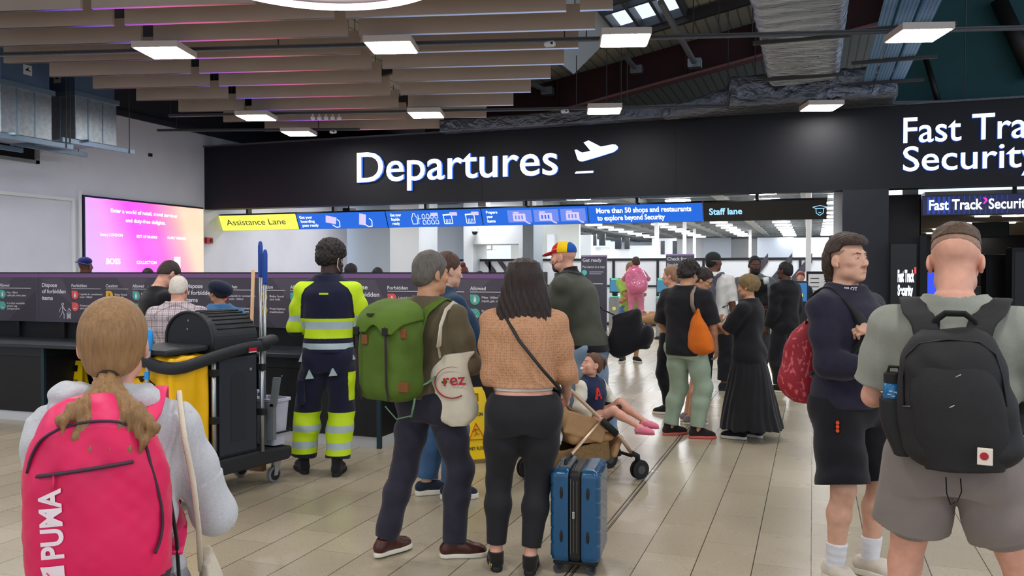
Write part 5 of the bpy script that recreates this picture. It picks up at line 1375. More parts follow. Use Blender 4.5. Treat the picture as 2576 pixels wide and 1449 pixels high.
# handles: two mops with blue grips, wooden broom, cyan mop
def pole(name, label, base, top, r, m, grip=None, gl=.0, gm=None, extra=None):
    a, b = Vector(base), Vector(top); d = (b - a).normalized(); t = thing(name, label, 'mop' if 'mop' in name else 'broom', a)
    MB().cyl((0, 0, 0), b - a, r, 14).build('handle', m, t, smooth=True)
    if grip:
        g0 = (b - a) - d*gl; o = MB().tube([g0, g0 + d*.01, (b-a) - d*.02, (b-a)+d*.012, (b-a)+d*.02], [r*1.35, r*1.5, r*1.5, r*1.1, r*.4], 14).build('grip', gm, t, smooth=True)
    if extra: extra(t, a, b, d)
    return t
def mop_head(t, a, b, d):
    MB().box((-.10, -.03, -.0), (.10, .03, .03)).build('mop_frame', M_rub, t)
p1_ = at(655, 613, 6.62); p2_ = at(667, 634, 6.55)
pole('mop', 'taller aluminium mop with blue grip at the trolley end', gz(656, 6.62, .293), p1_, .0125, M_silver, True, .26, M_bluep, mop_head)
pole('mop', 'shorter aluminium mop with blue grip beside the taller one', gz(662, 6.52, .293), p2_, .0125, M_silver, True, .25, M_bluep, mop_head)
pole('broom', 'broom with a bare wooden handle standing behind the trolley lid', gz(622, 6.85, .15), at(637, 679, 6.85), .014, M_wood, extra=lambda t, a, b, d: MB().box((-.15, -.03, -.148), (.15, .03, .0)).build('brush_head', mat('bristle', (110, 80, 50), .8), t))
pole('mop', 'grey mop with bright cyan grip leaning at the left end of the trolley', W_(-.90, .16, .02), at(377, 836, 5.62), .014, mat('mop_grey', (150, 154, 160), .4), True, .12, M_cy, lambda t, a, b, d: (MB().box((-.12, -.03, -.02), (.12, .03, .02)).build('mop_frame', M_rub, t), MB().cyl((b-a)*.74, (b-a)*.78, .018, 12).build('joint_collar', M_cy, t)))
sq = thing('dust_pan', 'clear grey dust pan hanging beside the mop handles', 'dust pan', W_(.10, -.03, .70)); MB().prism([(-.03, 0, -.1), (.02, 0, -.1), (.06, 0, .12), (.0, 0, .12)], (0, .02, 0)).box((-.06, .0, -.35), (-.0, .04, -.08)).build('pan', mat('pan_grey', (110, 116, 120), .3), sq)

# ================================================================ wet-floor signs
M_ysign = mat('sign_yellow', (246, 208, 10), .42, noise=.04, nscale=8)
def wet_sign(loc, rz, label, spread=.17, lean=0.0):
    t = thing('wet_floor_sign', label, 'sign', loc, rz, None)
    for sgn, nm in ((-1, 'front_board'), (1, 'rear_board')):
        H_ = .62; mb = MB()
        def Pt(x, z, q=0.0): return Vector((x, sgn*(spread*(1 - z/H_)) + sgn*.012 + q, z))
        out = [(-.15, 0), (-.10, 0), (-.085, .04), (.085, .04), (.10, 0), (.15, 0), (.105, H_-.03), (.085, H_), (-.085, H_), (-.105, H_-.03)]
        n1, n2 = [(-.15, 0), (-.10, 0), (-.085, .04), (.085, .04), (.10, 0), (.15, 0)], None
        # board with a hand slot: four strips round the slot
        zs0, zs1, sx0 = H_-.12, H_-.05, .05
        for poly in ([(-.15, 0), (-.10, 0), (-.085, .04), (-.06, .04), (-.06, zs0), (-.117, zs0)], [(.117, zs0), (.06, zs0), (.06, .04), (.085, .04), (.10, 0), (.15, 0)], [(-.06, .04), (.06, .04), (.06, zs0), (-.06, zs0)], [(-.117, zs0), (-sx0, zs0), (-sx0, zs1), (-.108, zs1)], [(sx0, zs0), (.117, zs0), (.108, zs1), (sx0, zs1)], [(-.108, zs1), (.108, zs1), (.085, H_), (-.085, H_)]):
            mb.prism([Pt(x, z) for x, z in poly], (0, -sgn*.02, 0))
        o = mb.build(nm, M_ysign, t)
        if sgn < 0:
            tri = MB(); fz = Vector((0, -.002, 0)); u = (Pt(0, 1) - Pt(0, 0)); u.normalize(); q = Vector((0, -.0035, 0))
            A_, B_, C_ = Pt(-.07, .20)+q, Pt(.07, .20)+q, Pt(0, .33)+q
            for a, b in ((A_, B_), (B_, C_), (C_, A_)): tri.bar(a, b, .002, .014, (0, -1, 0))
            F_ = lambda x, z: Pt(x, z) + q
            for a, b in (((-.012, .285), (-.0, .25)), ((0, .25), (.025, .235)), ((.0, .25), (-.025, .225)), ((-.012, .285), (.02, .275)), ((-.012, .28), (-.03, .26))): tri.bar(F_(*a), F_(*b), .002, .010, (0, -1, 0))
            tri.build('warning_triangle', mat('warning_red', (206, 60, 20), .5), t)
            tx = MB(); put_text(tx, 'WET FLOOR', Pt(-.085, .115)+q, (1, 0, 0), u, .026, .17, .02); put_text(tx, 'CAUTION', Pt(-.07, .385)+q, (1, 0, 0), u, .03, .14, .02); tx.build('caption', M_black, t)
    MB().cyl((-.085, 0, .615), (.085, 0, .615), .012, 10).build('hinge', M_rub, t)
    return t
p = gz(1187, 7.2); wet_sign((p.x, p.y, 0), YAW + math.radians(22), 'open yellow wet floor sign between the olive jumper man and the knitted top woman')
p = on_z(190, 1045); p = gz(188, 9.4); wet_sign((p.x, p.y, .0), YAW + math.radians(-15), 'yellow sign standing in the dark opening of the counter', .10)
p = gz(1926, 12.4); wet_sign((p.x, p.y, 0), YAW + math.radians(60), 'yellow floor sign half hidden behind the woman in the long black skirt')

# ================================================================ blue hard-shell suitcase
M_shell = mat('suitcase_blue', (16, 76, 116), .24, noise=.06, nscale=40, bump=.06, bscale=300, coat=.4)
M_zip = mat('suitcase_black', (26, 24, 24), .55, noise=.1, nscale=40)
sp = gz(1446, 4.42); sang = YAW + math.radians(-13)
su = thing('suitcase', 'bright blue hard-shell suitcase standing beside the dark-haired woman', 'suitcase', (sp.x, sp.y, 0), sang)
# narrow side faces the viewer: x across the shells, y away
for sd, nm in ((-1, 'shell'), (1, 'shell')):
    vv = Vol((-.17, -.01, .04), (.17, .40, .60), .0045)
    vv.add(rbox((sd*.072, .185, .312), (.062, .185, .247), .04), 0)
    if True:
        def grooves(X, Y, Z, sd=sd):
            g = np.minimum(np.abs(((Z*.82 + Y*.5*0 + (Y-.185)*.28) % .062) - .031), .031)
            side = np.clip((sd*X - .105)/.02, 0, 1)
            return side * np.where(g < .006, (.006-g)*.9, 0)
        vv.disp(grooves)
    vv.clip(lambda X, Y, Z, sd=sd: (.034 - sd*X))
    sh = vv.mesh(nm, M_shell, su)
    for z in (.21, .44):
        v2 = Vol((sd*.08-.03, -.02, z-.06), (sd*.08+.03, .03, z+.06), .003); v2.add(ell((sd*.070, .0, z), (.009, .006, .034)), 0); v2.mesh('side_stud', M_zip, sh)
vv = Vol((-.06, -.01, .04), (.06, .40, .60), .0045); vv.add(rbox((0, .185, .312), (.040, .180, .242), .03), 0); mid = vv.mesh('zip_gusset', M_zip, su)
mb = MB()
for x in (-.022, -.006, .012): mb.tube([(x, .18, .556), (x, .05, .552), (x, .015, .535), (x, .003, .49), (x, .003, .14), (x, .015, .085), (x, .05, .075)], .0022, 6)
mb.build('zip_line', mat('zip_grey', (92, 86, 78), .5), mid)
MB().box((-.012, -.008, .305), (.002, .002, .345)).build('zip_pull', M_silver, mid, bevel=.003)
MB().box((-.12, .02, .052), (.12, .35, .072)).build('base_tray', M_rub, su, bevel=.01)
MB().box((-.09, .06, .552), (-.03, .30, .572)).build('top_handle_base', mat('handle_grey', (96, 100, 106), .4), su, bevel=.006)
mb = MB(); mb.tube([(-.06, .07, .565), (-.06, .09, .59), (-.06, .25, .59), (-.06, .27, .565)], .010, 8); mb.build('carry_handle', M_rub, su, smooth=True)
for x in (-.088, .088):
    for y in (.05, .32):
        k = MB().box((x-.022, y-.02, .05), (x+.022, y+.02, .072)).prism([(x-.02, y-.018, .055), (x+.02, y-.018, .055), (x+.012, y-.018, .02), (x-.02, y-.018, .02)], (0, .006, 0)).build('wheel_fork', M_rub, su)
        for dy in (-.012, .010): MB().cyl((x-.006, y+dy-.006, .026), (x-.006, y+dy+.008, .026), .026, 20).build('wheel', mat('wheel_grey', (58, 60, 64), .5), k, bevel=.003)

# ================================================================ pushchair
M_gold = mat('champagne_tube', (206, 178, 150), .32, metal=.6, noise=.05, nscale=10); M_beige = mat('pushchair_fabric', (176, 138, 98), .8, noise=.08, nscale=12, bump=.3, bscale=200)
M_basket = mat('basket_mesh', (132, 104, 66), .85, noise=.2, nscale=60); M_knit = mat('knit_grey', (196, 196, 190), .85, noise=.25, nscale=60)
pc = gz(1446, 6.5); pang = YAW + math.radians(-62)
ps = thing('pushchair', 'champagne-framed pushchair with beige fabric carrying the toddler', 'pushchair', (pc.x, pc.y, 0), pang)
# local: +y is the direction the child faces; x to its right
for sx in (-.21, .21):
    MB().tube([(sx, .40, .19), (sx, .28, .34), (sx, -.02, .60), (sx*.98, -.30, .85), (sx*.98, -.40, .97)], .015, 12).build('side_tube', M_gold, ps, smooth=True)
    MB().tube([(sx, .12, .50), (sx, -.20, .22), (sx*1.05, -.28, .12)], .014, 12).build('rear_leg', M_gold, ps, smooth=True)
    MB().tube([(sx, .10, .49), (sx, .24, .37)], .028, 12).build('hinge_cover', M_rub, ps, smooth=True)
    MB().tube([(sx, .38, .21), (sx, .44, .18), (sx*.98, .45, .10)], .022, 10).build('front_fork', M_rub, ps, smooth=True)
    for y, r_ in ((.46, .075), (-.30, .085)):
        for dx in (-.026, .012):
            w_ = MB().cyl((sx+dx, y, r_), (sx+dx+.016, y, r_), r_, 32).build('wheel', M_rub, ps, bevel=.006)
            MB().cyl((sx+dx-.003, y, r_), (sx+dx+.019, y, r_), r_*.45, 20).build('hub', mat('hub_grey', (70, 70, 74), .5), w_)
MB().tube([(-.21, .40, .20), (-.15, .43, .17), (.15, .43, .17), (.21, .40, .20)], .013, 10).build('front_bar', M_rub, ps, smooth=True)
MB().tube([(-.205, -.40, .97), (-.20, -.44, 1.0), (.20, -.44, 1.0), (.205, -.40, .97)], .017, 12).build('push_handle', M_rub, ps, smooth=True)
vv = Vol((-.24, -.42, .14), (.24, .36, .95), .008)
vv.add(rbox((0, .06, .345), (.185, .19, .035), .03), 0); vv.add(rbox((0, -.20, .57), (.185, .035, .255), .03, rot(0, 22, 0)), .04); vv.add(rbox((0, .29, .26), (.175, .025, .09), .02, rot(0, -24, 0)), .03)
for sx in (-1, 1): vv.add(rbox((sx*.185, -.02, .44), (.016, .18, .085), .014, rot(0, -18, 0)), .02)
vv.mesh('seat', M_beige, ps)
vv = Vol((-.22, -.36, .06), (.22, .33, .42), .007); vv.add(rbox((0, -.02, .22), (.175, .25, .10), .05, rot(0, 6, 0)), 0); vv.sub(rbox((0, -.02, .28), (.16, .235, .10), .05, rot(0, 6, 0)), .01); vv.mesh('basket', M_basket, ps)
MB().tube([(-.19, .22, .56), (-.17, .30, .565), (.17, .30, .565), (.19, .22, .56)], .018, 10).build('bumper_bar', M_rub, ps, smooth=True)
vv = Vol((-.20, -.50, .40), (.22, -.24, .98), .007); vv.add(rbox((.05, -.40, .72), (.13, .028, .20), .025, rot(0, 14, 0)), 0); vv.disp(lambda X, Y, Z: .006*np.sin(X*90)*np.sin(Z*80)); bl = vv.mesh('knit_blanket', M_knit, ps)
bl.parent = None; bl.location = (pc.x, pc.y, 0); bl.rotation_euler = (0, 0, pang); tag(bl, 'knitted pale grey blanket hanging over the pushchair back', 'blanket')
wb = thing('white_bag', 'white plastic bag tucked in behind the pushchair basket', 'bag', Matrix.Translation(ps.location) @ Matrix.Rotation(pang, 4, 'Z') @ Vector((.05, -.24, .33)), pang)
vv = Vol((-.15, -.12, -.15), (.15, .12, .15), .008); vv.add(rbox((0, 0, .05), (.11, .05, .08), .05), 0); vv.disp(lumps(.012, 38)); vv.mesh('bag_body', mat('white_plastic', (232, 234, 238), .4), wb)
# ================================================================ people and what they wear and carry
S_pale = skin('pale', (214, 166, 142)); S_pink = skin('pink', (216, 160, 138)); S_tan = skin('tan', (186, 132, 100)); S_brown = skin('brown', (104, 66, 48)); S_dark = skin('dark', (66, 44, 38)); S_mid = skin('mid', (196, 144, 112)); S_deep = skin('deep', (84, 54, 42))
H_black = hairm('black', (22, 19, 19)); H_dbrown = hairm('dark_brown', (44, 31, 26)); H_brown = hairm('brown', (66, 46, 34)); H_blonde = hairm('blonde', (146, 110, 72), noise=.22, nscale=110); H_grey = hairm('grey', (96, 90, 84), noise=.28); H_white = hairm('white', (224, 214, 202), noise=.15); H_red = hairm('red_brown', (84, 48, 34)); H_olive = hairm('olive_brown', (120, 98, 62))
M_wsole = mat('white_sole', (228, 222, 208), .5); M_bsole = mat('black_sole', (28, 27, 27), .6); M_bshoe = cloth('black_shoe', (34, 32, 34))
M_web = cloth('black_webbing', (24, 24, 27)); M_blackc = cloth('black_cloth', (24, 24, 28)); M_blackp = cloth('black_trousers', (26, 26, 31))
def plaid():
    m, N, L, P = _new('plaid_shirt'); tc = N.new('ShaderNodeTexCoord'); sx = N.new('ShaderNodeSeparateXYZ'); L.new(tc.outputs['Object'], sx.inputs[0])
    acc = None
    for ax, sc in ((0, .024), (2, .024), (1, .024), (0, .0075), (2, .0075)):
        a = N.new('ShaderNodeMath'); a.operation = 'PINGPONG'; a.inputs[1].default_value = sc; L.new(sx.outputs[ax], a.inputs[0])
        b = N.new('ShaderNodeMath'); b.operation = 'LESS_THAN'; b.inputs[1].default_value = .0035 if sc > .01 else .0016; L.new(a.outputs[0], b.inputs[0])
        if acc is None: acc = b
        else: c = N.new('ShaderNodeMath'); c.operation = 'ADD'; L.new(acc.outputs[0], c.inputs[0]); L.new(b.outputs[0], c.inputs[1]); acc = c
    r = N.new('ShaderNodeMapRange'); r.inputs[2].default_value = 2; L.new(acc.outputs[0], r.inputs[0])
    x = N.new('ShaderNodeMix'); x.data_type = 'RGBA'; x.inputs[6].default_value = srgb(208, 196, 200); x.inputs[7].default_value = srgb(124, 106, 116); L.new(r.outputs[0], x.inputs[0]); L.new(x.outputs[2], P.inputs['Base Color']); P.inputs['Roughness'].default_value = .85
    return m
def knit(name, col, dark, sc):
    m, N, L, P = _new(name); tc = N.new('ShaderNodeTexCoord'); mp = N.new('ShaderNodeMapping'); mp.inputs['Scale'].default_value = (1, 1, .75); L.new(tc.outputs['Object'], mp.inputs[0])
    v = N.new('ShaderNodeTexVoronoi'); v.inputs['Scale'].default_value = sc; v.inputs['Randomness'].default_value = .35; L.new(mp.outputs[0], v.inputs[0])
    r = N.new('ShaderNodeMapRange'); r.inputs[1].default_value = .1; r.inputs[2].default_value = .5; L.new(v.outputs[0], r.inputs[0])
    x = N.new('ShaderNodeMix'); x.data_type = 'RGBA'; x.inputs[6].default_value = srgb(*dark); x.inputs[7].default_value = srgb(*col); L.new(r.outputs[0], x.inputs[0]); L.new(x.outputs[2], P.inputs['Base Color'])
    b = N.new('ShaderNodeBump'); b.inputs['Strength'].default_value = .45; b.inputs['Distance'].default_value = .006; L.new(r.outputs[0], b.inputs['Height']); L.new(b.outputs[0], P.inputs['Normal']); P.inputs['Roughness'].default_value = .9; return m
def splotch(name, col, col2, sc, st=(1, 1, 1), lo=.56, hi=.62):
    m, N, L, P = _new(name); tc = N.new('ShaderNodeTexCoord'); mp = N.new('ShaderNodeMapping'); mp.inputs['Scale'].default_value = st; mp.inputs['Rotation'].default_value = (0, .6, .3); L.new(tc.outputs['Object'], mp.inputs[0])
    v = N.new('ShaderNodeTexNoise'); v.inputs['Scale'].default_value = sc; v.inputs['Detail'].default_value = 1; L.new(mp.outputs[0], v.inputs[0])
    r = N.new('ShaderNodeMapRange'); r.inputs[1].default_value = lo; r.inputs[2].default_value = hi; L.new(v.outputs[0], r.inputs[0])
    x = N.new('ShaderNodeMix'); x.data_type = 'RGBA'; x.inputs[6].default_value = srgb(*col); x.inputs[7].default_value = srgb(*col2); L.new(r.outputs[0], x.inputs[0]); L.new(x.outputs[2], P.inputs['Base Color']); P.inputs['Roughness'].default_value = .7; return m

def bag_root(P, name, label, cat='bag'):
    return thing(name, label, cat, P.root.location, P.rz)
def straps(P, t, m, xw=.085, y_back=-.13, ztop=1.40, zbot=1.02, lift=.018, wd=.030, front=.135, low=True):
    K = P.k; dz = P.drop
    for sd in (-1, 1):
        def B(x, y, z):
            t_ = max(z - .92, 0); return np.array([sd*x + P.lean[0]*t_, y + P.lean[1]*t_, z])*K - np.array([0, 0, dz])
        pts = [B(xw*.58, y_back-.055, ztop-.15), B(xw*.76, y_back-.025, ztop-.04), B(xw*1.04, -.105-lift*.5, 1.435+lift*.5), B(xw*1.2, -.02, 1.465+lift), B(xw*1.22, .045, 1.432+lift), B(xw*1.22, front*.80, 1.37), B(xw*1.28, front+.015, 1.27), B(xw*1.6, front*.75, 1.16), B(xw*1.95, .02, 1.10), B(xw*1.8, y_back*.8, zbot+.04)]
        sm = []
        for i in range(len(pts)-1):
            for u in (0, .34, .67):
                p0_, p1_, p2_, p3_ = pts[max(i-1, 0)], pts[i], pts[i+1], pts[min(i+2, len(pts)-1)]
                sm.append(.5*((2*p1_)+(p2_-p0_)*u+(2*p0_-5*p1_+4*p2_-p3_)*u*u+(3*p1_-p0_-3*p2_+p3_)*u**3))
        sm.append(pts[-1])
        # ribbon: width runs across the shoulder
        rg = []
        for i, p in enumerate(sm):
            d = nrm(sm[min(i+1, len(sm)-1)] - sm[max(i-1, 0)]); w = np.array([1.0, 0, 0]) - d*d[0]; w = nrm(w); n = np.cross(w, d)
            hw = wd*K*(1.0 if i < len(sm)*.62 else .5); th = .006*K
            rg.append([tuple(p + w*hw*a + n*th*b) for a, b in ((-1, -.6), (-.8, -1), (.8, -1), (1, -.6), (1, .6), (.8, 1), (-.8, 1), (-1, .6))])
        MB().loft(rg).build('shoulder_strap', m, t, smooth=True)

# ---------------------------------------------------------------- 1 blonde woman with the pink backpack
A_ = Person('p', 284, 2.06, 4, H=1.53, vx=.0045, skin_m=S_pink, sex='f', sw=1.0, dw=1.05, label='person with a blonde ponytail in a grey hooded top, seen from behind at lower left', head=(-4, 2, 0), hs=1.06, face=False,
            arms={1: {'w': (.02, .27, -.25), 'p': (.42, -.7, -.5), 'curl': .8}, -1: {'w': (.05, .16, -.46), 'p': (-.2, -1, 0)}})
A_.body()
M_hood = cloth('grey_marl', (196, 197, 202), noise=.06, nscale=160)
def hood(v):
    K = A_.k; n = A_.nb
    for a in np.linspace(-150, 150, 15):
        r = math.radians(a); v.add(ell(n + np.array([math.sin(r)*.088, -math.cos(r)*.082+.005, -.012 + .022*math.cos(r)])*K, np.array([.04, .042, .044])*K), .018)
    v.add(ell(n + np.array([-.088, -.070, .035])*K, np.array([.058, .05, .040])*K), .015); v.add(ell(n + np.array([-.112, -.070, -.005])*K, np.array([.05, .045, .034])*K), .006); v.add(ell(n + np.array([.075, -.06, .012])*K, np.array([.045, .045, .036])*K), .02); v.disp(lambda X, Y, Z: np.where(Z > n[2]-.03, 1, 0)*lumps(.006, 44, 1.0)(X, Y, Z))
A_.top(M_hood, 'hoodie', off=.020, sleeve={1: 1.0, -1: 1.9}, sl_off=.015, hem=.78, fold=.0060, fz=52, collar=.0, extra=hood, top_h=.09)
v = A_.vol(); A_.arm_chain(v, 1, .021, 1.06); E_, W_2 = A_.el[1], A_.wr[1]; dn = nrm(W_2 - E_)
v.clip(lambda X, Y, Z: np.maximum(-.07 - ((X-E_[0])*dn[0]+(Y-E_[1])*dn[1]+(Z-E_[2])*dn[2]), np.sqrt((X-E_[0])**2+(Y-E_[1])**2+(Z-E_[2])**2) - .12)); v.mesh('rolled_cuff', M_hood, A_.root)
A_.bottom(cloth('grey_joggers', (150, 152, 158)), upto=1.9, off=.014)
for sd in (-1, 1): A_.shoe(sd, M_bshoe, M_wsole)
def pony(v):
    q = A_.k*A_.hs; L = lambda x, y, z: A_.H2L((x, y, z))
    v.add(A_.hell((0, -.03, .02), (.084, .100, .086)), .01); v.add(A_.hell((0, -.075, -.05), (.05, .045, .05)), .03)
def ptail(m):
    q = A_.k*A_.hs; L = lambda x, y, z: A_.H2L((x, y, z)); c = L(0, -.21, -.15)
    v = Vol(c - .22*q, c + .22*q, .0034)
    v.add(A_.hcone((0, -.105, -.072), (.0, -.128, -.10), .022, .026), .01)
    for x, z, x2, z2, x3, z3, r1 in ((-.006, -.122, -.030, -.160, -.044, -.190, .030), (.0, -.125, .004, -.18, -.012, -.222, .034), (.008, -.122, .028, -.18, .030, -.222, .032), (.012, -.12, .052, -.175, .070, -.225, .032), (.022, -.112, .078, -.15, .108, -.205, .026), (-.014, -.115, -.048, -.130, -.074, -.146, .026), (.03, -.11, .088, -.14, .132, -.175, .020)):
        v.add(A_.hcone((0, -.125, -.095), (x, -.185, z), .026, r1), .012); v.add(A_.hcone((x, -.185, z), (x2, -.275, z2), r1, .022), .010); v.add(A_.hcone((x2, -.275, z2), (x3, -.305, z3), .022, .012), .010); v.add(A_.hcone((x3, -.305, z3), (x3*.9-.006, -.305, z3-.04), .012, .002), .006)
    v.disp(lambda X, Y, Z: .0018*np.sin(X*300 + 5*np.sin(Z*20+Y*10)) + .0012*np.sin(X*640+Z*60)); return v.mesh('ponytail', m, hr)
hr = A_.hair_short(H_blonde, th=(.011, .010, .012), line=([-.14, -.11, -.085, -.05, -.02, .02, .06, .12], [-.082, -.078, -.070, -.052, -.015, .005, .05, .06]), nz=.0, extra=pony)
ptail(H_blonde)
for sd in (-1, 1): pass
MB().ring(tuple(A_.H2L((0, -.108, -.076))), tuple(A_.hR @ np.array([0, -.7, -.7])), .020, .006, 24, 8).build('hair_tie', mat('hair_tie', (60, 40, 30), .8), hr, smooth=True)
# pink backpack
M_pk = mat('pink_nylon', (224, 18, 86), .5, noise=.07, nscale=9, bump=.25, bscale=30, sheen=.1); M_pk2 = mat('pink_nylon_light', (232, 44, 104), .5, noise=.07, nscale=9, bump=.25, bscale=30)
M_zipd = mat('dark_zip', (58, 40, 54), .6)
bp = bag_root(A_, 'backpack', 'bright pink backpack worn by the blonde ponytailed person', 'backpack')
K = A_.k; by = -.115*K - .105; Rb = rot(0, -4, -3)
rows = [(-.24, 0, 0, .150, .06, .060), (-.20, 0, 0, .160, .07, .082), (-.05, 0, 0, .163, .08, .092), (.07, 0, 0, .152, .078, .085), (.14, 0, 0, .125, .068, .068), (.185, 0, .01, .085, .05, .042), (.203, 0, .015, .055, .034, .028)]
bc = np.array([-.022, by+.010, 1.125]); rows = [(a, b, c, d*.90, e, f) for a, b, c, d, e, f in rows]
vv = Vol(bc - .30, bc + .30, .0045); vv.add(stack(rows, 2.6, bc, Rb), 0); vv.disp(folds(.0038, 40, 1.0, (1, 0, .5))); vv.disp(lumps(.0014, 60)); body_ = vv.mesh('bag_body', M_pk, bp)
paint(body_, [M_pk, M_zipd, M_pk2], lambda x, y, z: np.where(z < bc[2]-.222 + .9*np.abs(x-bc[0])*0 + np.clip((x-bc[0]-.02), 0, 1)*.25, 1, np.where(z > bc[2]+.142-2.2*(x-bc[0])**2, 2, 0)))
def onbag(x, z, out=.002):   # point on the rear face of the pack, in wearer's frame
    T, a = _dense([r[0] for r in rows], [r[3] for r in rows]); _, b = _dense([r[0] for r in rows], [r[5] for r in rows])
    aa, bb = np.interp(z, T, a), np.interp(z, T, b); u = min(abs(x/aa), .995); y = -bb*(1 - u**2.6)**(1/2.6) - out
    return bc + Rb @ np.array([x, y + np.interp(z, [-.24, .14, .2], [0, 0, .012]), z])
def ribbon(pts, wd, m, nm, par, out=.0035, th=.003):
    if len(pts) > 4:
        t_ = np.arange(len(pts)); pts = list(zip(_dense(t_, [p[0] for p in pts], 48)[1], _dense(t_, [p[1] for p in pts], 48)[1]))
    P_ = [onbag(x, z, out) for x, z in pts]; MB().tube(P_, wd, 8, flat=(1, .55)).build(nm, m, par, smooth=True)
arc = [(.90*x, z) for x, z in [(-.140, .055), (-.128, .09), (-.105, .122), (-.06, .143), (0, .150), (.06, .143), (.098, .122), (.118, .09), (.126, .05), (.137, .0), (.145, -.05), (.146, -.09), (.138, -.125), (.125, -.15)]]
ribbon(arc, .0055, M_zipd, 'main_zip', body_)
ribbon([(x, .052 + .004*x/.1) for x in np.linspace(-.104, .080, 10)], .0075, M_zipd, 'pocket_zip', body_); ribbon([(-.072, .048), (-.073, .032), (-.076, .018)], .0045, M_pk2, 'zip_pull', body_, .006)
def bag_text(body, x0, z0, cap, width, m, nm):
    mb = MB(); put_text(mb, body, (0, 0, 0), (0, 1, 0), (-1, 0, 0), cap, width, .03)
    mb.v = [tuple(onbag(x0 + p[0], z0 + p[1], .0032)) for p in mb.v]
    return mb.build(nm, m, body_)
M_bw = mat('bag_white', (246, 226, 232), .5)
bag_text('PUMA', -.062, -.125, .041, .145, M_bw, 'bag_lettering')
# pouncing mark reduced to its pale panel with a thin bent stroke
mb = MB(); G = 6
cols_ = [(-.120 + .012*i) for i in range(6)]; zz_ = [-.215, -.198, -.175, -.158, -.140]; ww = [(-.104, -.056), (-.109, -.054), (-.110, -.060), (-.104, -.062), (-.108, -.062)]
rg = [[tuple(onbag(l + (r_-l)*u/5, z, .003)) for u in range(6)] for (l, r_), z in zip(ww, zz_)]
mb.loft(rg, close=False, cap=False); mb.build('pale_emblem', M_bw, body_)
ribbon([(-.096, -.152), (-.087, -.166), (-.083, -.180), (-.070, -.174)], .0016, M_pk, 'emblem_stroke', body_, .0045); ribbon([(-.083, -.180), (-.089, -.196)], .0014, M_pk, 'emblem_stroke', body_, .0045)
straps(A_, bp, M_pk2, xw=.088, y_back=-.14, ztop=1.46, zbot=1.02, lift=.040, wd=.034, front=.17)
# cream tote and black strap on her right side
tt = bag_root(A_, 'tote_bag', 'cream canvas tote hanging at the right hip of the blonde ponytailed person', 'bag')
M_cream = cloth('cream_canvas', (214, 204, 184), noise=.08)
vv = Vol((.10, -.13, .30), (.36, .22, .98), .006); Rt = rot(0, 0, -9)
vv.add(stack([(-.26, 0, 0, .022, .13, .13), (-.1, 0, 0, .030, .15, .15), (.08, 0, 0, .024, .14, .14), (.16, 0, 0, .012, .12, .12)], 2.6, (.235, .045, .72), Rt), 0); vv.disp(folds(.006, 50, .4, (0, 1, .3))); to = vv.mesh('bag_body', M_cream, tt)
for y in (-.05, .10): MB().tube([(.195, y, .86), (.190, y*.6-.06, .98), (.178, y*.3-.115, 1.10), (.160, y*.2-.105, 1.20), (.150, -.060, 1.282), (.148, .005, 1.302), (.146, .06, 1.275)], .0065, 8, flat=(1, .4)).build('carry_strap', M_cream, tt, smooth=True)
bs_ = bag_root(A_, 'shoulder_bag', 'black bag with a wide strap between the pink backpack and the cream tote', 'bag')
vv = Vol((.04, -.12, .35), (.28, .14, .86), .007); vv.add(rbox((.17, -.02, .60), (.035, .07, .16), .03, rot(0, 0, -6)), 0); vv.mesh('bag_body', M_blackc, bs_); MB().tube([(.155, -.06, .72), (.145, -.085, .86), (.140, -.09, .96), (.125, -.07, 1.06)], .013, 8, flat=(1, .35)).build('carry_strap', M_web, bs_, smooth=True)

# ---------------------------------------------------------------- 2 man with the green rucksack
B_ = Person('p', 1082, 4.78, 34, H=1.71, vx=.0055, skin_m=S_mid, label='person with grey hair in an olive jumper and dark jeans wearing the green rucksack', head=(-22, -4, 0), sw=1.0, dw=1.08, lean=(0, -.02),
            feet={-1: (-.21, -.15, -12), 1: (.15, .02, -52)}, arms={1: {'w': (-.02, .27, -.30), 'p': (.5, -1, -.2), 'curl': .7}, -1: {'w': (.02, .22, -.40), 'p': (-.5, -1, 0)}})
B_.body(); B_.hair_short(H_grey, th=(.010, .012, .020), line=([-.13, -.09, -.05, -.02, .02, .045, .06, .12], [-.085, -.08, -.055, -.02, -.03, .03, .05, .066]), nz=.002)
M_olive = cloth('olive_jumper', (100, 90, 70), bump=.3); B_.top(M_olive, 'jumper', off=.018, sleeve=1.95, sl_off=.014, hem=.915, fold=.005, collar=.02)
M_jean = cloth('dark_jeans', (46, 44, 56), noise=.16, nscale=14, bump=.25)
B_.bottom(M_jean, upto=1.98, waist=.96, off=.012, fold=.006, r=(.088, .080, .064, .062, .062, .056)); 
M_bro = mat('brown_leather', (72, 34, 28), .35, noise=.12, nscale=14)
for sd in (-1, 1): B_.shoe(sd, M_bro, M_wsole, high=.0, L=1.02)
M_gr = mat('green_canvas', (86, 114, 30), .75, noise=.12, nscale=9, bump=.35, bscale=140); M_gr2 = mat('green_canvas_side', (76, 102, 27), .75, noise=.1, nscale=9, bump=.35, bscale=140); M_leath = mat('tan_leather', (122, 72, 34), .55); M_dkst = cloth('dark_strap', (56, 46, 46)); M_mint = mat('mint_webbing', (118, 158, 122), .7)
gp = bag_root(B_, 'backpack', 'green canvas rucksack with a flap worn by the grey-haired person', 'backpack')
K = B_.k; gc = np.array([-.065, -.275, 1.185])
vv = Vol(gc - .42, gc + .42, .0055); grow = [(-.285, 0, 0, .135, .10, .10), (-.26, 0, 0, .158, .115, .125), (-.1, 0, 0, .166, .12, .140), (.08, 0, 0, .165, .12, .135), (.17, 0, .0, .155, .11, .115), (.20, 0, .01, .13, .09, .08)]
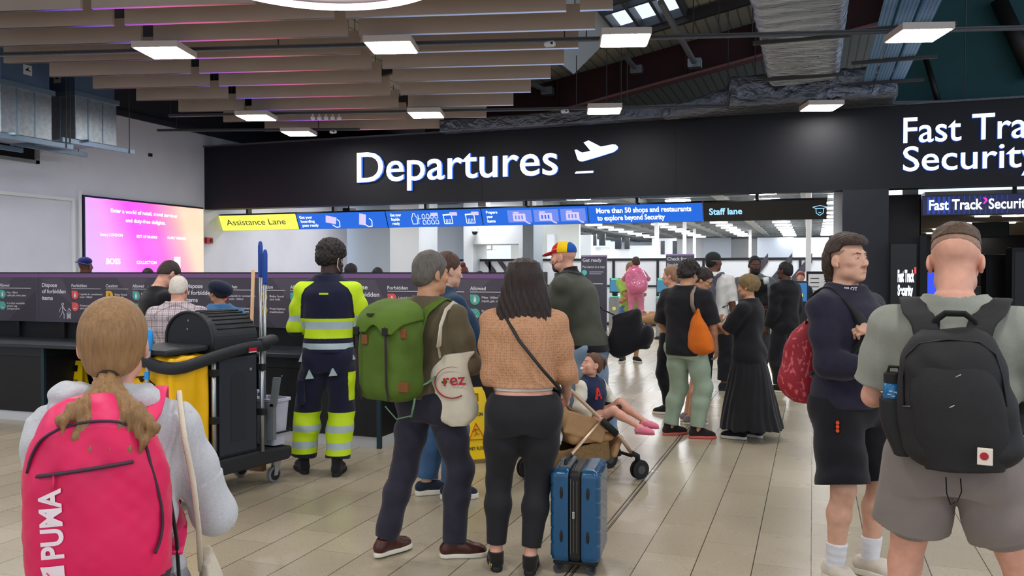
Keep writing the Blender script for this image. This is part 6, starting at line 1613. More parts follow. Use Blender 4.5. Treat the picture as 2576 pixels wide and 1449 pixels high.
grow = [(a*.93, b, c, d, e, f) for a, b, c, d, e, f in grow]; vv.add(stack(grow, 3.2, gc, rot(0, 2, 3)), 0); vv.disp(folds(.004, 40, .3, (.5, 0, 1))); gb = vv.mesh('bag_body', M_gr2, gp)
vv = Vol(gc - .42, gc + .42, .0055); vv.add(stack([(.10, 0, -.012, .172, .135, .150), (.17, 0, -.01, .170, .135, .142), (.225, 0, .01, .150, .11, .105), (.255, 0, .03, .11, .07, .06), (.268, 0, .04, .07, .04, .03)], 3.0, gc, rot(0, 2, 3)), 0)
vv.clip(lambda X, Y, Z: (gc[2]+.125 + .03*np.cos((X-gc[0])*36) + .10*np.clip(Y-gc[1], -.2, .3)) - Z); vv.disp(folds(.003, 40, 1.3, (.5, 0, 1))); fl_ = vv.mesh('flap', M_gr, gp)
for x in (-.115, .075):
    MB().tube([(gc[0]+x, gc[1]-.155, gc[2]+.13), (gc[0]+x, gc[1]-.152, gc[2]-.0), (gc[0]+x*.98, gc[1]-.146, gc[2]-.18), (gc[0]+x*.95, gc[1]-.12, gc[2]-.26)], .011, 8, flat=(1, .35)).build('flap_strap', M_dkst, gp, smooth=True)
    MB().box((gc[0]+x-.017, gc[1]-.166, gc[2]+.085), (gc[0]+x+.017, gc[1]-.146, gc[2]+.125)).build('buckle', M_rub, gp, bevel=.003)
for x, z, w2 in ((-.07, .06, .02), (.135, .095, .035), (.145, -.185, .038)): MB().box((gc[0]+x-w2, gc[1]-.149 + (.035 if x > .1 else 0), gc[2]+z-.026), (gc[0]+x+w2, gc[1]-.130 + (.035 if x > .1 else 0), gc[2]+z+.026)).build('leather_patch', M_leath, gp, bevel=.004)
MB().box((gc[0]-.045, gc[1]-.160, gc[2]+.185), (gc[0]-.012, gc[1]-.12, gc[2]+.20)).build('small_label', M_dkst, fl_, bevel=.002)
straps(B_, gp, M_gr, xw=.092, y_back=-.14, ztop=1.44, zbot=.98, lift=.022, wd=.030, front=.15)
MB().tube([(.07, -.24, .98), (.10, -.18, 1.00), (.115, -.12, 1.03)], .012, 8, flat=(1, .3)).build('hip_webbing', M_mint, gp, smooth=True); MB().tube([(.07, -.24, .98), (.065, -.25, .90), (.045, -.25, .82)], .010, 8, flat=(1, .3)).tube([(.05, -.25, .83), (-.06, -.24, .80), (-.15, -.22, .86)], .004, 6).build('loose_webbing', M_mint, gp, smooth=True)
vv = Vol((-.30, -.36, .92), (-.10, -.10, 1.22), .006); vv.add(rbox((-.205, -.22, 1.07), (.028, .07, .10), .025), 0); vv.mesh('side_pocket', cloth('sand_mesh', (150, 146, 116)), gp)
tb = bag_root(B_, 'tote_bag', 'cream tote with a red circle and lettering on the arm of the olive jumper', 'bag')
tc_ = np.array([.185, -.055, .965]); Rt = rot(18, 0, -5)
vv = Vol(tc_ - .33, tc_ + .33, .0055); vv.add(stack([(-.21, .02, 0, .05, .035, .035), (-.17, .01, 0, .105, .045, .045), (0, 0, 0, .125, .042, .042), (.14, 0, 0, .105, .028, .028), (.185, 0, 0, .085, .012, .012)], 2.6, tc_, Rt), 0); vv.disp(folds(.008, 30, .9, (.7, 0, .7))); tbo = vv.mesh('bag_body', M_cream, tb)
RD = lambda x, y, z: tuple(tc_ + Rt @ np.array([x, y, z]))
M_rp = mat('red_print', (176, 34, 50), .6)
mb = MB(); mb.tube([RD(.012 + .095*math.cos(a), -.052, .035 + .085*math.sin(a)) for a in np.linspace(math.radians(65), math.radians(300), 26)], [.002 + .008*abs(math.sin(i/25*math.pi*.5 + .1)) for i in range(26)], 8, flat=(1, .3)); mb.build('red_arc', M_rp, tbo)
mb = MB(); put_text(mb, 'rez', RD(-.035, -.056, .02), Rt @ np.array([1, 0, 0]), Rt @ np.array([0, 0, 1]), .062, .125, .012); mb.build('red_lettering', M_rp, tbo)
for y in (-.025, .02): MB().tube([RD(-.05, y, .17), RD(-.055, y, .25), (.160, -.155+y*.5, 1.20), (.168, -.150, 1.31), (.175, -.105, 1.395), (.176, -.03, 1.432), (.168, .05, 1.405)], .012, 8, flat=(1, .3)).build('carry_strap', M_cream, tb, smooth=True)

# ---------------------------------------------------------------- 3 dark-haired woman in the knitted top
C_ = Person('p', 1318, 4.5, -2, H=1.675, vx=.0055, skin_m=S_pink, sex='f', sw=1.07, dw=1.15, label='person with long dark brown hair in a tan knitted top and black leggings', head=(0, -6, 0), face=False, hs=1.05,
            feet={-1: (-.155, .06, 4), 1: (.035, -.01, -6)}, arms={1: {'w': (.085, .25, -.43), 'p': (.12, -1, -.3), 'curl': .9}, -1: {'w': (.04, .22, -.40), 'p': (-.15, -1, -.3)}})
C_.body(hide_torso=-.004)
M_knt = knit('tan_open_knit', (196, 146, 110), (174, 126, 94), 92)
C_.top(M_knt, 'knitted_top', off=.028, sleeve=1.93, sl_off=.026, hem=1.04, fold=.006, collar=.012, fz=34, n=2.2)
C_.top(cloth('cream_vest', (222, 212, 200)), 'vest', off=.006, sleeve=0, hem=1.02, fold=0, collar=0, top_h=-.1, cuts=lambda o: None)
C_.bottom(mat('black_leggings', (22, 21, 27), .75, noise=.08, nscale=20, sheen=.1), 'leggings', off=.006, upto=1.86, fold=.001, waist=1.0, r=(.116, .098, .064, .062, .066, .040))
M_clog = cloth('black_clog', (30, 28, 26))
for sd in (-1, 1): C_.shoe(sd, M_clog, M_bsole, L=.98, sole_h=.03)
MB().ring(tuple(C_.ank[-1] + np.array([-.03, -.05, -.045])), (1, .3, 0), .016, .004, 16, 6).build('shoe_buckle', mat('gold_buckle', (200, 170, 80), .3, metal=.9), C_.root, smooth=True)
q = C_.k*C_.hs; hc = C_.hc
v = Vol(hc - np.array([.26, .26, .50]), hc + np.array([.26, .2, .16]), .005)
v.add(C_.hell((0, -.02, .03), (.092, .108, .094)), 0)
v.add(stack([(-.38, .0, -.085, .105, .022, .030), (-.30, .0, -.080, .140, .036, .044), (-.16, 0, -.07, .146, .055, .060), (-.05, 0, -.05, .124, .075, .078), (.03, 0, -.03, .098, .085, .088), (.085, 0, -.022, .070, .070, .076)], 2.2, hc), .05)
v.disp(lambda X, Y, Z: .0016*np.sin(X*190 + 9*np.sin(Z*9)) + .0012*np.sin(X*420+Z*20)); v.clip(lambda X, Y, Z: (hc[2]-.315 + .03*np.sin(X*55+1) + .02*np.sin(X*150)) - Z)
v.clip(lambda X, Y, Z: np.where(Z < hc[2]+.06, (Y - hc[1]) - .035 , -1)); v.mesh('hair', H_dbrown, C_.root)
cbx = bag_root(C_, 'crossbody_bag', 'thin black crossbody strap running over the tan knitted top', 'bag')
MB().tube([(-.10, .075, 1.38), (-.115, .0, 1.425), (-.10, -.09, 1.37), (-.03, -.160, 1.25), (.09, -.172, 1.10), (.19, -.11, .985), (.215, .02, .955), (.17, .14, .97)], .009, 8, flat=(1, .5)).build('carry_strap', mat('strap_black', (34, 30, 28), .5), cbx, smooth=True)
vv = Vol((.0, .10, .80), (.26, .26, 1.02), .008); vv.add(rbox((.12, .17, .92), (.09, .03, .06), .02), 0); vv.mesh('bag_body', M_blackc, cbx)

# ---------------------------------------------------------------- 4 worker in high-visibility clothes
D_ = Person('p', 826, 6.72, 8, H=1.83, vx=.006, skin_m=S_dark, sw=1.0, dw=1.1, label='person in navy and yellow high-visibility workwear with a face mask, seen from behind', head=(-32, -16, 0), hs=1.0,
            feet={-1: (-.20, .04, 22), 1: (.07, -.06, -4)}, arms={-1: {'w': (.08, .24, -.24), 'p': (-.6, -.6, -.5), 'curl': .8}, 1: {'w': (-.07, .25, -.24), 'p': (.6, -.6, -.5), 'curl': .8}})
D_.body()
M_nv = cloth('navy_work', (34, 36, 58), noise=.1); M_hv = mat('hi_vis_yellow', (204, 236, 20), .6, noise=.05, nscale=8, bump=.2, bscale=200); M_sv = mat('reflective_silver', (178, 196, 200), .45, noise=.05)
jk = D_.top(M_nv, 'jacket', off=.030, sleeve=1.93, sl_off=.022, hem=.93, fold=.004, collar=.045, fz=38, vx=.0042)
K = D_.k
def hv(x, y, z):
    h = z/K; S = np.minimum(np.abs(x - D_.sh[1][0]), np.abs(x - D_.sh[-1][0]))
    arm = (np.abs(x)/K > .155 + .10*np.clip((1.36-h)*1.2, 0, .6)) | ((np.abs(x)/K > .215 - .45*(h-1.25)) & (h > 1.28))
    arm = (np.abs(x)/K > np.interp(h, [1.0, 1.2, 1.3, 1.36, 1.41, 1.44, 1.47], [.200, .200, .194, .186, .160, .118, .078])) & (h < 1.462)
    idx = np.zeros(len(x), int); idx[arm] = 1
    idx[arm & (h > 1.155) & (h < 1.205) & (np.abs(x)/K > .17)] = 2; idx[arm & (h < 1.075)] = 0
    tor = ~arm; idx[tor & (h > 1.035) & (h < 1.185)] = 1; idx[tor & (h > 1.105) & (h < 1.16)] = 2; idx[tor & (h > .955) & (h < 1.0)] = 2
    return idx
paint(jk, [M_nv, M_hv, M_sv], hv)
MB().box((-.05, -.158, 1.425), (.02, -.138, 1.44)).build('back_tab', M_hv, jk)
tr2 = D_.bottom(M_nv, 'work_trousers', off=.018, upto=1.90, waist=.97, vx=.0045, fold=.005, r=(.092, .086, .078, .078, .080, .078), ph=2.0)
def hvt(x, y, z):
    h = z/K; idx = np.zeros(len(x), int); idx[h < .47] = 1; idx[(h > .325) & (h < .375)] = 2; idx[(h > .20) & (h < .25)] = 2; idx[h < .155] = 0
    idx[(np.abs(x)/K > .155) & (h > .56) & (h < .78) & (x > 0)] = 1; return idx
paint(tr2, [M_nv, M_hv, M_sv], hvt)
for sx, z, y_ in ((-.13, .80, -.15), (.05, .82, -.145), (-.19, .93, -.10), (.185, .94, -.09)):
    MB().prism([(sx-.03, y_, z-.03), (sx+.035, y_, z-.025), (sx+.0, y_, z+.045)], (0, .02, 0)).build('reflective_tab', M_sv, tr2)
v = Vol((-.30, -.14, .55), (-.16, .08, .82), .006); v.add(rbox((-.205, -.03, .66), (.03, .075, .10), .02), 0); v.mesh('cargo_pocket', M_nv, tr2)
for sd in (-1, 1): D_.shoe(sd, M_bshoe, M_bsole, high=.10, L=1.05)
q = D_.k*D_.hs; c = D_.H2L((0, 0, .04)); v = Vol(c - .22, c + .22, .005)
v.add(D_.hell((0, -.018, .066), (.110, .126, .106)), 0); v.add(D_.hell((0, -.05, -.002), (.088, .090, .075)), .03); v.disp(lumps(.0065, 115)); T_, Hh_ = HAIRLINE['short']
v.clip(lambda X, Y, Z: (np.interp(D_.hl(X, Y, Z)[1], [-.14, -.09, -.05, -.01, .03, .06, .12], [-.072, -.07, -.05, .0, .02, .055, .06]) - D_.hl(X, Y, Z)[2])*q*.9); v.mesh('hair', hairm('afro', (34, 27, 25), (1, 1, 1), nscale=90), D_.root)
v = Vol(D_.H2L((0, .09, -.05)) - .11, D_.H2L((0, .09, -.05)) + .11, .004); v.add(D_.hell((0, .055, -.055), (.062, .066, .052)), 0); v.mesh('face_mask', mat('mask_dark', (40, 42, 48), .7), D_.root)
MB().tube([tuple(D_.H2L(p)) for p in ((.062, .06, -.03), (.084, .01, .015), (.096, -.022, .028), (.094, -.035, -.004), (.080, -.012, -.055), (.060, .05, -.075))], .0042, 6).build('mask_strap', mat('mask_strap', (224, 216, 200), .6), D_.root, smooth=True)
ph = thing('phone', 'phone held by the worker in high-visibility clothes', 'phone', D_.root.location, D_.rz); wm = (D_.wr[1] + D_.wr[-1])/2 + np.array([0, .09, .03]); MB().box(tuple(wm - np.array([.037, .005, .075])), tuple(wm + np.array([.037, .005, .075]))).build('phone_body', M_black, ph, bevel=.004)

# ---------------------------------------------------------------- 5 man in the blue jumper
E_ = Person('p', 1100, 6.0, 62, H=1.735, vx=.0065, skin_m=S_pale, label='person with short auburn hair in a navy jumper, partly behind the olive jumper', head=(-4, -6, 0), lean=(0, .10),
            feet={-1: (-.10, -.04, -10), 1: (.10, .06, -25)}, arms={1: {'w': (.02, .36, -.20), 'p': (.5, -.6, -.8), 'curl': .8}, -1: {'w': (.05, .30, -.28), 'p': (-.5, -.8, -.5)}})
E_.body(); E_.hair_short(hairm('auburn', (74, 46, 34)), th=(.006, .009, .020), line=([-.13, -.09, -.05, -.02, .02, .045, .06, .12], [-.06, -.05, -.03, .0, .005, .03, .05, .062]), nz=.002)
M_petrol = cloth('petrol_jumper', (34, 58, 84)); E_.top(M_petrol, 'jumper', off=.022, sleeve=1.95, sl_off=.02, hem=.86, fold=.006, collar=.05)
E_.bottom(cloth('blue_jeans', (62, 92, 128), noise=.2, nscale=10), upto=1.9, off=.014, fold=.006, r=(.09, .082, .07, .068, .068, .064))
for sd in (-1, 1): E_.shoe(sd, cloth('navy_trainer', (36, 44, 62)), M_wsole, sole_h=.04)
# ---------------------------------------------------------------- 6 man in the red, yellow and blue cap
F_ = Person('p', 1474, 7.2, -68, H=1.86, vx=.0065, skin_m=S_pink, label='person in a red, yellow and blue cap and olive jacket, leaning forward over the pushchair', head=(2, -4, 0), lean=(0, .27), sw=1.08, dw=1.42,
            feet={-1: (-.12, .0, 8), 1: (.12, -.18, -8)}, arms={-1: {'w': (.0, .20, -.49), 'p': (-.3, -1, 0), 'curl': .7}, 1: {'w': (0, .30, -.30), 'p': (.3, -1, 0)}})
F_.body()
F_.eyes(brow=(80, 56, 44)); M_beard = hairm('beard', (78, 62, 56), (1, 1, 1))
q = F_.k*F_.hs; c = F_.H2L((0, .03, -.07)); v = Vol(c - .13, c + .13, .0045)
v.add(F_.hell((0, .028, -.030), (.0665, .068, .078)), 0); v.add(F_.hell((0, .048, -.082), (.048, .047, .040)), .03*q); v.add(F_.hell((0, .090, -.050), (.030, .012, .006)), .006)
def bcut(X, Y, Z):
    x, y, z = F_.hl(X, Y, Z); return np.maximum(z - np.interp(y, [-.05, .0, .02, .06, .075, .09], [-.0, .0, -.02, -.05, -.046, -.044]), -.03 - y)*q
v.clip(bcut); v.sub(F_.hell((0, .104, -.0665), (.022, .016, .010)), .004); v.disp(lumps(.0012, 150)); v.mesh('beard', M_beard, F_.root)
M_jkt = cloth('olive_jacket', (68, 70, 60), noise=.1, nscale=12)
jk = F_.top(M_jkt, 'jacket', off=.038, sleeve=1.93, sl_off=.030, hem=.88, fold=.006, collar=.075, fz=28)
hz = lambda x, y: .885 + .0*x
paint(jk, [M_jkt, M_blackc], lambda x, y, z: np.where((z < (.935)*F_.k) | ((z > F_.nb[2]-.005) & (np.hypot(x-F_.nb[0], y-F_.nb[1]) < .12*F_.k)), 1, 0))
S1, E1 = F_.sh[-1], F_.el[-1]; pz = S1*.35 + E1*.65
v = Vol(pz - .14, pz + .14, .005); F_.arm_chain(v, -1, .034, 1.0); v.clip(lambda X, Y, Z: np.maximum(np.abs(Z - pz[2]) - .07, np.maximum(X - (pz[0]-.012), np.abs(Y-pz[1]-.01) - .045))); v.mesh('sleeve_patch', M_blackc, jk)
M_ljean = cloth('light_jeans', (128, 150, 172), noise=.16, nscale=9)
F_.bottom(M_ljean, upto=1.9, off=.018, fold=.007, r=(.094, .088, .074, .070, .07, .066))
for sd in (-1, 1): F_.shoe(sd, M_bshoe, M_wsole)
M_cr, M_cy2, M_cb = cloth('cap_red', (196, 22, 34)), cloth('cap_yellow', (238, 196, 20)), cloth('cap_blue', (28, 84, 168))
c = F_.H2L((0, 0, .06)); v = Vol(c - .24, c + .24, .005); v.add(F_.hell((0, -.012, .050), (.086, .106, .082)), 0); v.clip(lambda X, Y, Z: (.036 - F_.hl(X, Y, Z)[2] + .12*np.clip(F_.hl(X, Y, Z)[1], -.2, 0)*.4)*q)
cp_ = v.mesh('cap', M_cr, F_.root)
paint(cp_, [M_cr, M_cy2, M_cb], lambda x, y, z: (lambda hx, hy, hz_: np.where(hy > .018 + .0*hz_, 0, np.where(hy > -.066, 1, 2)))(*F_.hl(x, y, z)))
v = Vol(F_.H2L((0, .13, .03)) - .12, F_.H2L((0, .13, .03)) + .12, .0045); v.add(F_.hell((0, .105, .040), (.072, .075, .012), rot(0, -14, 0)), 0); v.mesh('cap_peak', M_cr, cp_)
v = Vol(F_.H2L((-.08, .05, .07)) - .05, F_.H2L((-.08, .05, .07)) + .05, .003); v.add(F_.hcone((-.070, .055, .062), (-.078, .025, .066), .007, .007), 0); v.mesh('cap_lettering', mat('cap_orange', (240, 110, 60), .6), cp_)
fb = bag_root(F_, 'shoulder_bag', 'slouchy black shoulder bag hanging behind the capped person', 'bag')
fc = np.array([.10, -.35, 1.09]); v = Vol(fc - .32, fc + .32, .008)
v.add(stack([(-.17, 0, .03, .05, .13, .12), (-.14, 0, .02, .07, .18, .17), (0, 0, 0, .08, .20, .17), (.11, 0, -.02, .05, .12, .14), (.17, 0, -.02, .02, .07, .08)], 3.6, fc, rot(0, -24, 0)), 0); v.disp(folds(.016, 20, .5, (0, .8, .6))); v.mesh('bag_body', cloth('black_nylon', (26, 26, 30), bump=.2), fb)
MB().tube([(.10, -.30, 1.20), (.14, -.10, 1.28), (.16, .10, 1.47), (.10, .20, 1.555), (.0, .22, 1.575), (-.08, .24, 1.50)], .016, 8, flat=(1, .3)).build('carry_strap', M_web, fb, smooth=True)

# ---------------------------------------------------------------- 7 toddler in the pushchair
tl = Matrix.Translation(ps.location) @ Matrix.Rotation(pang, 4, 'Z') @ Vector((.0, .15, 0))
G_ = Person('p', 1500, 6.5, 130, H=1.04, vx=.005, skin_m=S_pink, sex='f', sw=1.10, dw=1.3, label='person, a toddler with a dummy in a navy varsity jacket, sitting in the pushchair', head=(-112, 16, 0), hs=1.36, child=True,
            root_h=-.10, kpole=(0, .25, 1), feet={-1: (-.40, .58, 34, .84), 1: (-.20, .66, 30, .80)}, arms={1: {'w': (.05, .26, -.36), 'p': (.6, -.8, -.2), 'curl': .9}, -1: {'w': (-.02, .20, -.34), 'p': (-.9, -.5, 0), 'curl': .9}})
G_.root.location.x, G_.root.location.y = tl.x, tl.y
G_.body(jaw=1.12)
G_.eyes(brow=(120, 84, 60), lip=(196, 110, 104))
def tuft(v):
    for a, b, ra, rb in (((.02, -.10, .075), (.035, -.135, .085), .014, .018), ((.035, -.135, .085), (.045, -.165, .045), .018, .020), ((.045, -.165, .045), (.040, -.165, -.015), .020, .006)): v.add(G_.hcone(a, b, ra, rb), .006)
G_.hair_short(hairm('child_brown', (98, 66, 46)), th=(.004, .006, .006), line=([-.13, -.09, -.05, -.02, .02, .045, .06, .12], [-.07, -.065, -.05, .01, .02, .05, .068, .074]), nz=.001, extra=tuft)
M_var = cloth('varsity_navy', (34, 44, 72)); M_vsl = cloth('varsity_cream', (216, 212, 196))
jk = G_.top(M_var, 'varsity_jacket', off=.020, sleeve=1.9, sl_off=.018, hem=.86, fold=.003, collar=.03)
paint(jk, [M_var, M_vsl, M_blackc], lambda x, y, z: np.where(np.minimum(np.linalg.norm(np.stack([x, y, z], 1)-G_.wr[1], axis=1), np.linalg.norm(np.stack([x, y, z], 1)-G_.wr[-1], axis=1)) < .030, 2, np.where(np.abs(x)/G_.k > .19, 1, 0)))
pz = np.array([.042, .112, .0]) + np.array([0, .0, G_.sh[1][2] - .055])
mb = MB(); u_ = G_.k
for a, b in (((-.028, -.04), (.0, .045)), ((.028, -.04), (.0, .045)), ((-.016, -.008), (.016, -.008))): mb.bar(pz + np.array([a[0]*1, .0, a[1]]), pz + np.array([b[0], -.012 if b[1] > 0 else 0, b[1]]), .012, .014, (0, 1, 0))
mb.build('letter_badge', mat('badge_scarlet', (216, 44, 52), .7), jk)
G_.bottom(cloth('dark_shorts', (40, 42, 52)), 'shorts', off=.010, upto=.45, fold=.001, r=(.10, .095, .07, .07, .06, .05))
M_sand = cloth('pink_sandal', (226, 126, 150))
for sd in (-1, 1): G_.shoe(sd, M_sand, mat('sandal_sole', (190, 90, 110), .6), L=.92, w=.95)
v = Vol(G_.H2L((0, .10, -.066)) - .04, G_.H2L((0, .10, -.066)) + .04, .0025); v.add(G_.hell((0, .100, -.066), (.022, .006, .016)), 0); v.add(G_.hell((0, .112, -.066), (.010, .010, .010)), .003)
dm_ = v.mesh('dummy', mat('dummy_white', (236, 236, 236), .3), G_.root); dm_.parent = None
dm_.location = G_.root.location; dm_.rotation_euler = (0, 0, G_.rz); tag(dm_, 'small white dummy in the toddler\'s mouth', 'dummy')

# ---------------------------------------------------------------- 8 tall young man facing right
T_P = Person('p', 2138, 4.42, 127, H=1.79, vx=.0050, skin_m=S_pale, label='tall person with a dark mullet in a navy sweatshirt and black shorts, facing right', head=(-2, 5, 0), sw=1.07, dw=1.2, lean=(0, -.03),
            feet={1: (.125, .02, -16), -1: (-.11, .05, 12)}, arms={1: {'w': (-.10, .27, -.285), 'p': (.55, -.8, -.4), 'curl': .9}, -1: {'w': (.265, .235, -.10), 'p': (-.6, -.3, -.9), 'curl': .75, 'hd': (.68, -.6, .1), 'pn': (-.3, -.5, -.8)}})
T_P.body(); T_P.eyes(col=(70, 66, 60), brow=(58, 42, 34), lip=(176, 106, 98))
def mullet(v):
    v.add(T_P.hell((0, .020, .090), (.076, .088, .040), rot(0, -8, 0)), .02); v.add(T_P.hell((0, .055, .086), (.068, .040, .034)), .02)
    v.add(T_P.hell((0, -.085, -.015), (.068, .050, .085)), .03); v.add(T_P.hell((0, -.088, -.085), (.056, .036, .06)), .03)
    v.disp(lambda X, Y, Z: .0012*np.sin(X*210+Y*170+5*np.sin(Z*30)))
T_P.hair_short(hairm('mullet', (62, 47, 38), (1, 1, .5), noise=.3, nscale=150), th=(.014, .012, .024), line=([-.16, -.10, -.07, -.048, -.036, -.01, .015, .030, .050, .07, .13], [-.155, -.150, -.115, -.05, .035, .040, .042, .064, .070, .068, .064]), nz=.0022, nf=95, extra=mullet, vx=.0034)
# short stubble on jaw and fade as thin shells
q = T_P.k*T_P.hs; c = T_P.H2L((0, .0, .0)); v = Vol(c - .16, c + .16, .0036)
v.add(T_P.hell((0, -.015, .035), (.0772, .0975, .087)), 0); v.clip(lambda X, Y, Z: (lambda x, y, z: np.maximum(np.maximum(z - .046, .004 - z + np.clip(y - .01, 0, 1)*1.2), np.maximum(y - .042, -.06 - y)))(*T_P.hl(X, Y, Z))*q)
v.mesh('hair_fade', hairm('fade', (164, 126, 106), (1, 1, 1), noise=.25), T_P.root)
v = Vol(T_P.H2L((0, .09, -.05)) - .05, T_P.H2L((0, .09, -.05)) + .05, .0026); v.add(T_P.hell((0, .090, -.0515), (.026, .0115, .0045)), 0); v.mesh('moustache', hairm('stubble', (156, 112, 94), (1, 1, 1), noise=.2), T_P.root)
M_nav = cloth('navy_sweat', (40, 38, 54), noise=.12, nscale=30)
jm = T_P.top(M_nav, 'sweatshirt', off=.028, sleeve=1.96, sl_off=.017, hem=.885, fold=.005, collar=.036, fz=36)
n_ = T_P.nb; mb = MB(); put_text(mb, 'PILOT', (0, 0, 0), (1, 0, 0), (0, 0, 1), .016, .062, .03)
def on_col(x, z):
    a = .70 - (x - .031)/.100; r = .0765*T_P.k; return (n_[0] + .112*math.sin(a), n_[1] + .014 + .101*math.cos(a), n_[2] + .004 + z)
mb.v = [on_col(p[0], p[2]) for p in mb.v]; mb.build('collar_lettering', mat('lettering_white', (220, 218, 222), .6), jm)
st_ = T_P.bottom(M_blackp, 'shorts', off=.024, upto=.93, fold=.006, k=.02, r=(.096, .096, .092, .09, .08, .06), flare=.016, waist=.94)
kp = T_P.hip[1]*.72 + T_P.kn[1]*.28
mb = MB()
for i in range(3): mb.cyl(tuple(kp + np.array([.098, .072, .045-.020*i])*1.0), tuple(kp + np.array([.112, .083, .045-.020*i])*1.0), .0085, 10)
mb.build('orange_dots', mat('orange_print', (232, 76, 24), .6), st_)
M_sock = cloth('white_sock', (226, 226, 232)); M_cshoe = cloth('cream_trainer', (214, 204, 190))
for sd in (-1, 1):
    v = Vol(T_P.ank[sd] - .16, T_P.ank[sd] + np.array([.16, .16, .24]), .005); T_P.leg_chain(v, sd, .006)
    v.clip(lambda X, Y, Z, sd=sd: Z - (T_P.ank[sd][2] + .125)); v.disp(folds(.0012, 160)); v.mesh('sock', M_sock, T_P.root)
    T_P.shoe(sd, M_cshoe, M_wsole, L=1.06, sole_h=.036, w=1.08)
M_redp = splotch('red_pattern', (150, 26, 42), (206, 90, 98), 52, (1, 1, .55), .58, .63)
rb = bag_root(T_P, 'backpack', 'red patterned backpack on the back of the tall navy sweatshirt wearer', 'backpack')
rc = np.array([.0, -.245, 1.14]); v = Vol(rc - .36, rc + .36, .006); v.add(stack([(-.245, 0, .02, .12, .09, .07), (-.21, 0, 0, .15, .11, .11), (0, 0, 0, .155, .11, .12), (.13, 0, .01, .13, .095, .085), (.20, 0, .04, .08, .05, .04)], 2.5, rc), 0); v.disp(folds(.004, 34, .2)); v.mesh('bag_body', M_redp, rb)
MB().tube([(.0, -.20, 1.345), (.03, -.19, 1.375), (.09, -.17, 1.37), (.12, -.16, 1.345)], .014, 8).build('orange_scarf', splotch('orange_stripe', (220, 96, 34), (40, 26, 24), 60), rb, smooth=True)
straps(T_P, rb, M_web, xw=.088, y_back=-.14, ztop=1.42, zbot=1.0, lift=.024, wd=.036, front=.165)
MB().tube([(-.135, .155, 1.36), (-.05, .178, 1.28), (.06, .175, 1.18), (.14, .13, 1.08)], .022, 8, flat=(1, .3)).build('chest_strap', M_web, rb, smooth=True)

# ---------------------------------------------------------------- 9 man in the grey T-shirt with the black backpack
K_ = Person('p', 2402, 3.1, 2, H=1.765, vx=.0052, skin_m=S_pink, label='person in a pale grey T-shirt and taupe shorts with a black backpack, nearest at right', head=(0, -18, 0), face=False, sw=1.16, dw=1.1, hs=1.07,
            feet={-1: (-.19, .0, 6), 1: (.34, .02, -10)}, arms={-1: {'w': (.06, .26, -.22), 'p': (-.5, -.7, -.5), 'curl': .8}, 1: {'w': (-.02, .25, -.26), 'p': (.6, -.6, -.5), 'curl': .8}}, neck=(0, .02, 0))
K_.body()
def crop(v): v.add(K_.hell((0, .0, .095), (.074, .086, .034)), .02)
K_.hair_short(hairm('crop', (84, 64, 50), (1, 1, .3)), th=(.004, .006, .012), line=([-.13, -.105, -.08, -.04, .0, .04, .12], [.066, .064, .062, .060, .058, .06, .066]), nz=.0022, nf=90, extra=crop, vx=.0036)
q = K_.k*K_.hs; c = K_.H2L((0, 0, 0)); v = Vol(c - .17, c + .17, .0038)
v.add(K_.hell((0, -.015, .035), (.0772, .0975, .0872)), 0); v.clip(lambda X, Y, Z: (lambda x, y, z: np.maximum(z - .07, .028 - z + np.clip(-.06 - y, 0, 1)*.35))(*K_.hl(X, Y, Z))*q); v.mesh('hair_fade', hairm('fade2', (150, 116, 98), (1, 1, 1), noise=.2), K_.root)
M_gt = cloth('grey_tee', (146, 148, 138), noise=.07, nscale=14)
K_.top(M_gt, 't_shirt', off=.022, sleeve=.80, sl_off=.028, sl_flare=.016, hem=.86, fold=.0065, collar=.010, fz=26, ph=1.1)
M_tau = cloth('taupe_shorts', (132, 122, 118), noise=.06); K_.bottom(M_tau, 'shorts', off=.024, upto=.62, fold=.006, k=.02, r=(.110, .108, .10, .09, .08, .06), flare=.010, waist=1.0, ph=.2)
MB().tube([(-.015, -.185, .885), (-.012, -.192, .83), (.0, -.186, .79), (.015, -.184, .80)], .0022, 5).tube([(.03, -.185, .885), (.034, -.19, .84), (.02, -.186, .80)], .0022, 5).build('cord', M_web, K_.root, smooth=True)
for sd in (-1, 1): K_.shoe(sd, M_bshoe, M_wsole)
M_bkp = mat('black_cordura', (32, 31, 33), .7, noise=.1, nscale=14, bump=.3, bscale=180)
kb = bag_root(K_, 'backpack', 'black backpack with a small square red and white patch, nearest at right', 'backpack')
kc = np.array([.008, -.235, 1.172]); Rk = rot(0, 0, -4)
krow = [(.95*a, b, c, .93*d, e, f) for a, b, c, d, e, f in [(-.265, .02, .02, .10, .07, .06), (-.235, .02, 0, .160, .09, .085), (-.12, .01, 0, .200, .10, .105), (.05, 0, 0, .185, .10, .105), (.17, 0, 0, .160, .095, .095), (.225, 0, .01, .125, .07, .06), (.245, 0, .03, .09, .04, .03)]]
v = Vol(kc - .36, kc + .36, .0052); v.add(stack(krow, 2.7, kc, Rk), 0); v.disp(folds(.0025, 50, .9, (.4, 0, 1))); kbo = v.mesh('bag_body', M_bkp, kb)
def onk(x, z, out=.002):
    T, a = _dense([r[0] for r in krow], [r[3] for r in krow]); _, b = _dense([r[0] for r in krow], [r[5] for r in krow]); _, cy = _dense([r[0] for r in krow], [r[2] for r in krow])
    aa, bb = np.interp(z, T, a), np.interp(z, T, b); u = min(abs(x/aa), .99)
    return kc + Rk @ np.array([x, np.interp(z, T, cy) - bb*(1-u**2.7)**(1/2.7) - out, z])
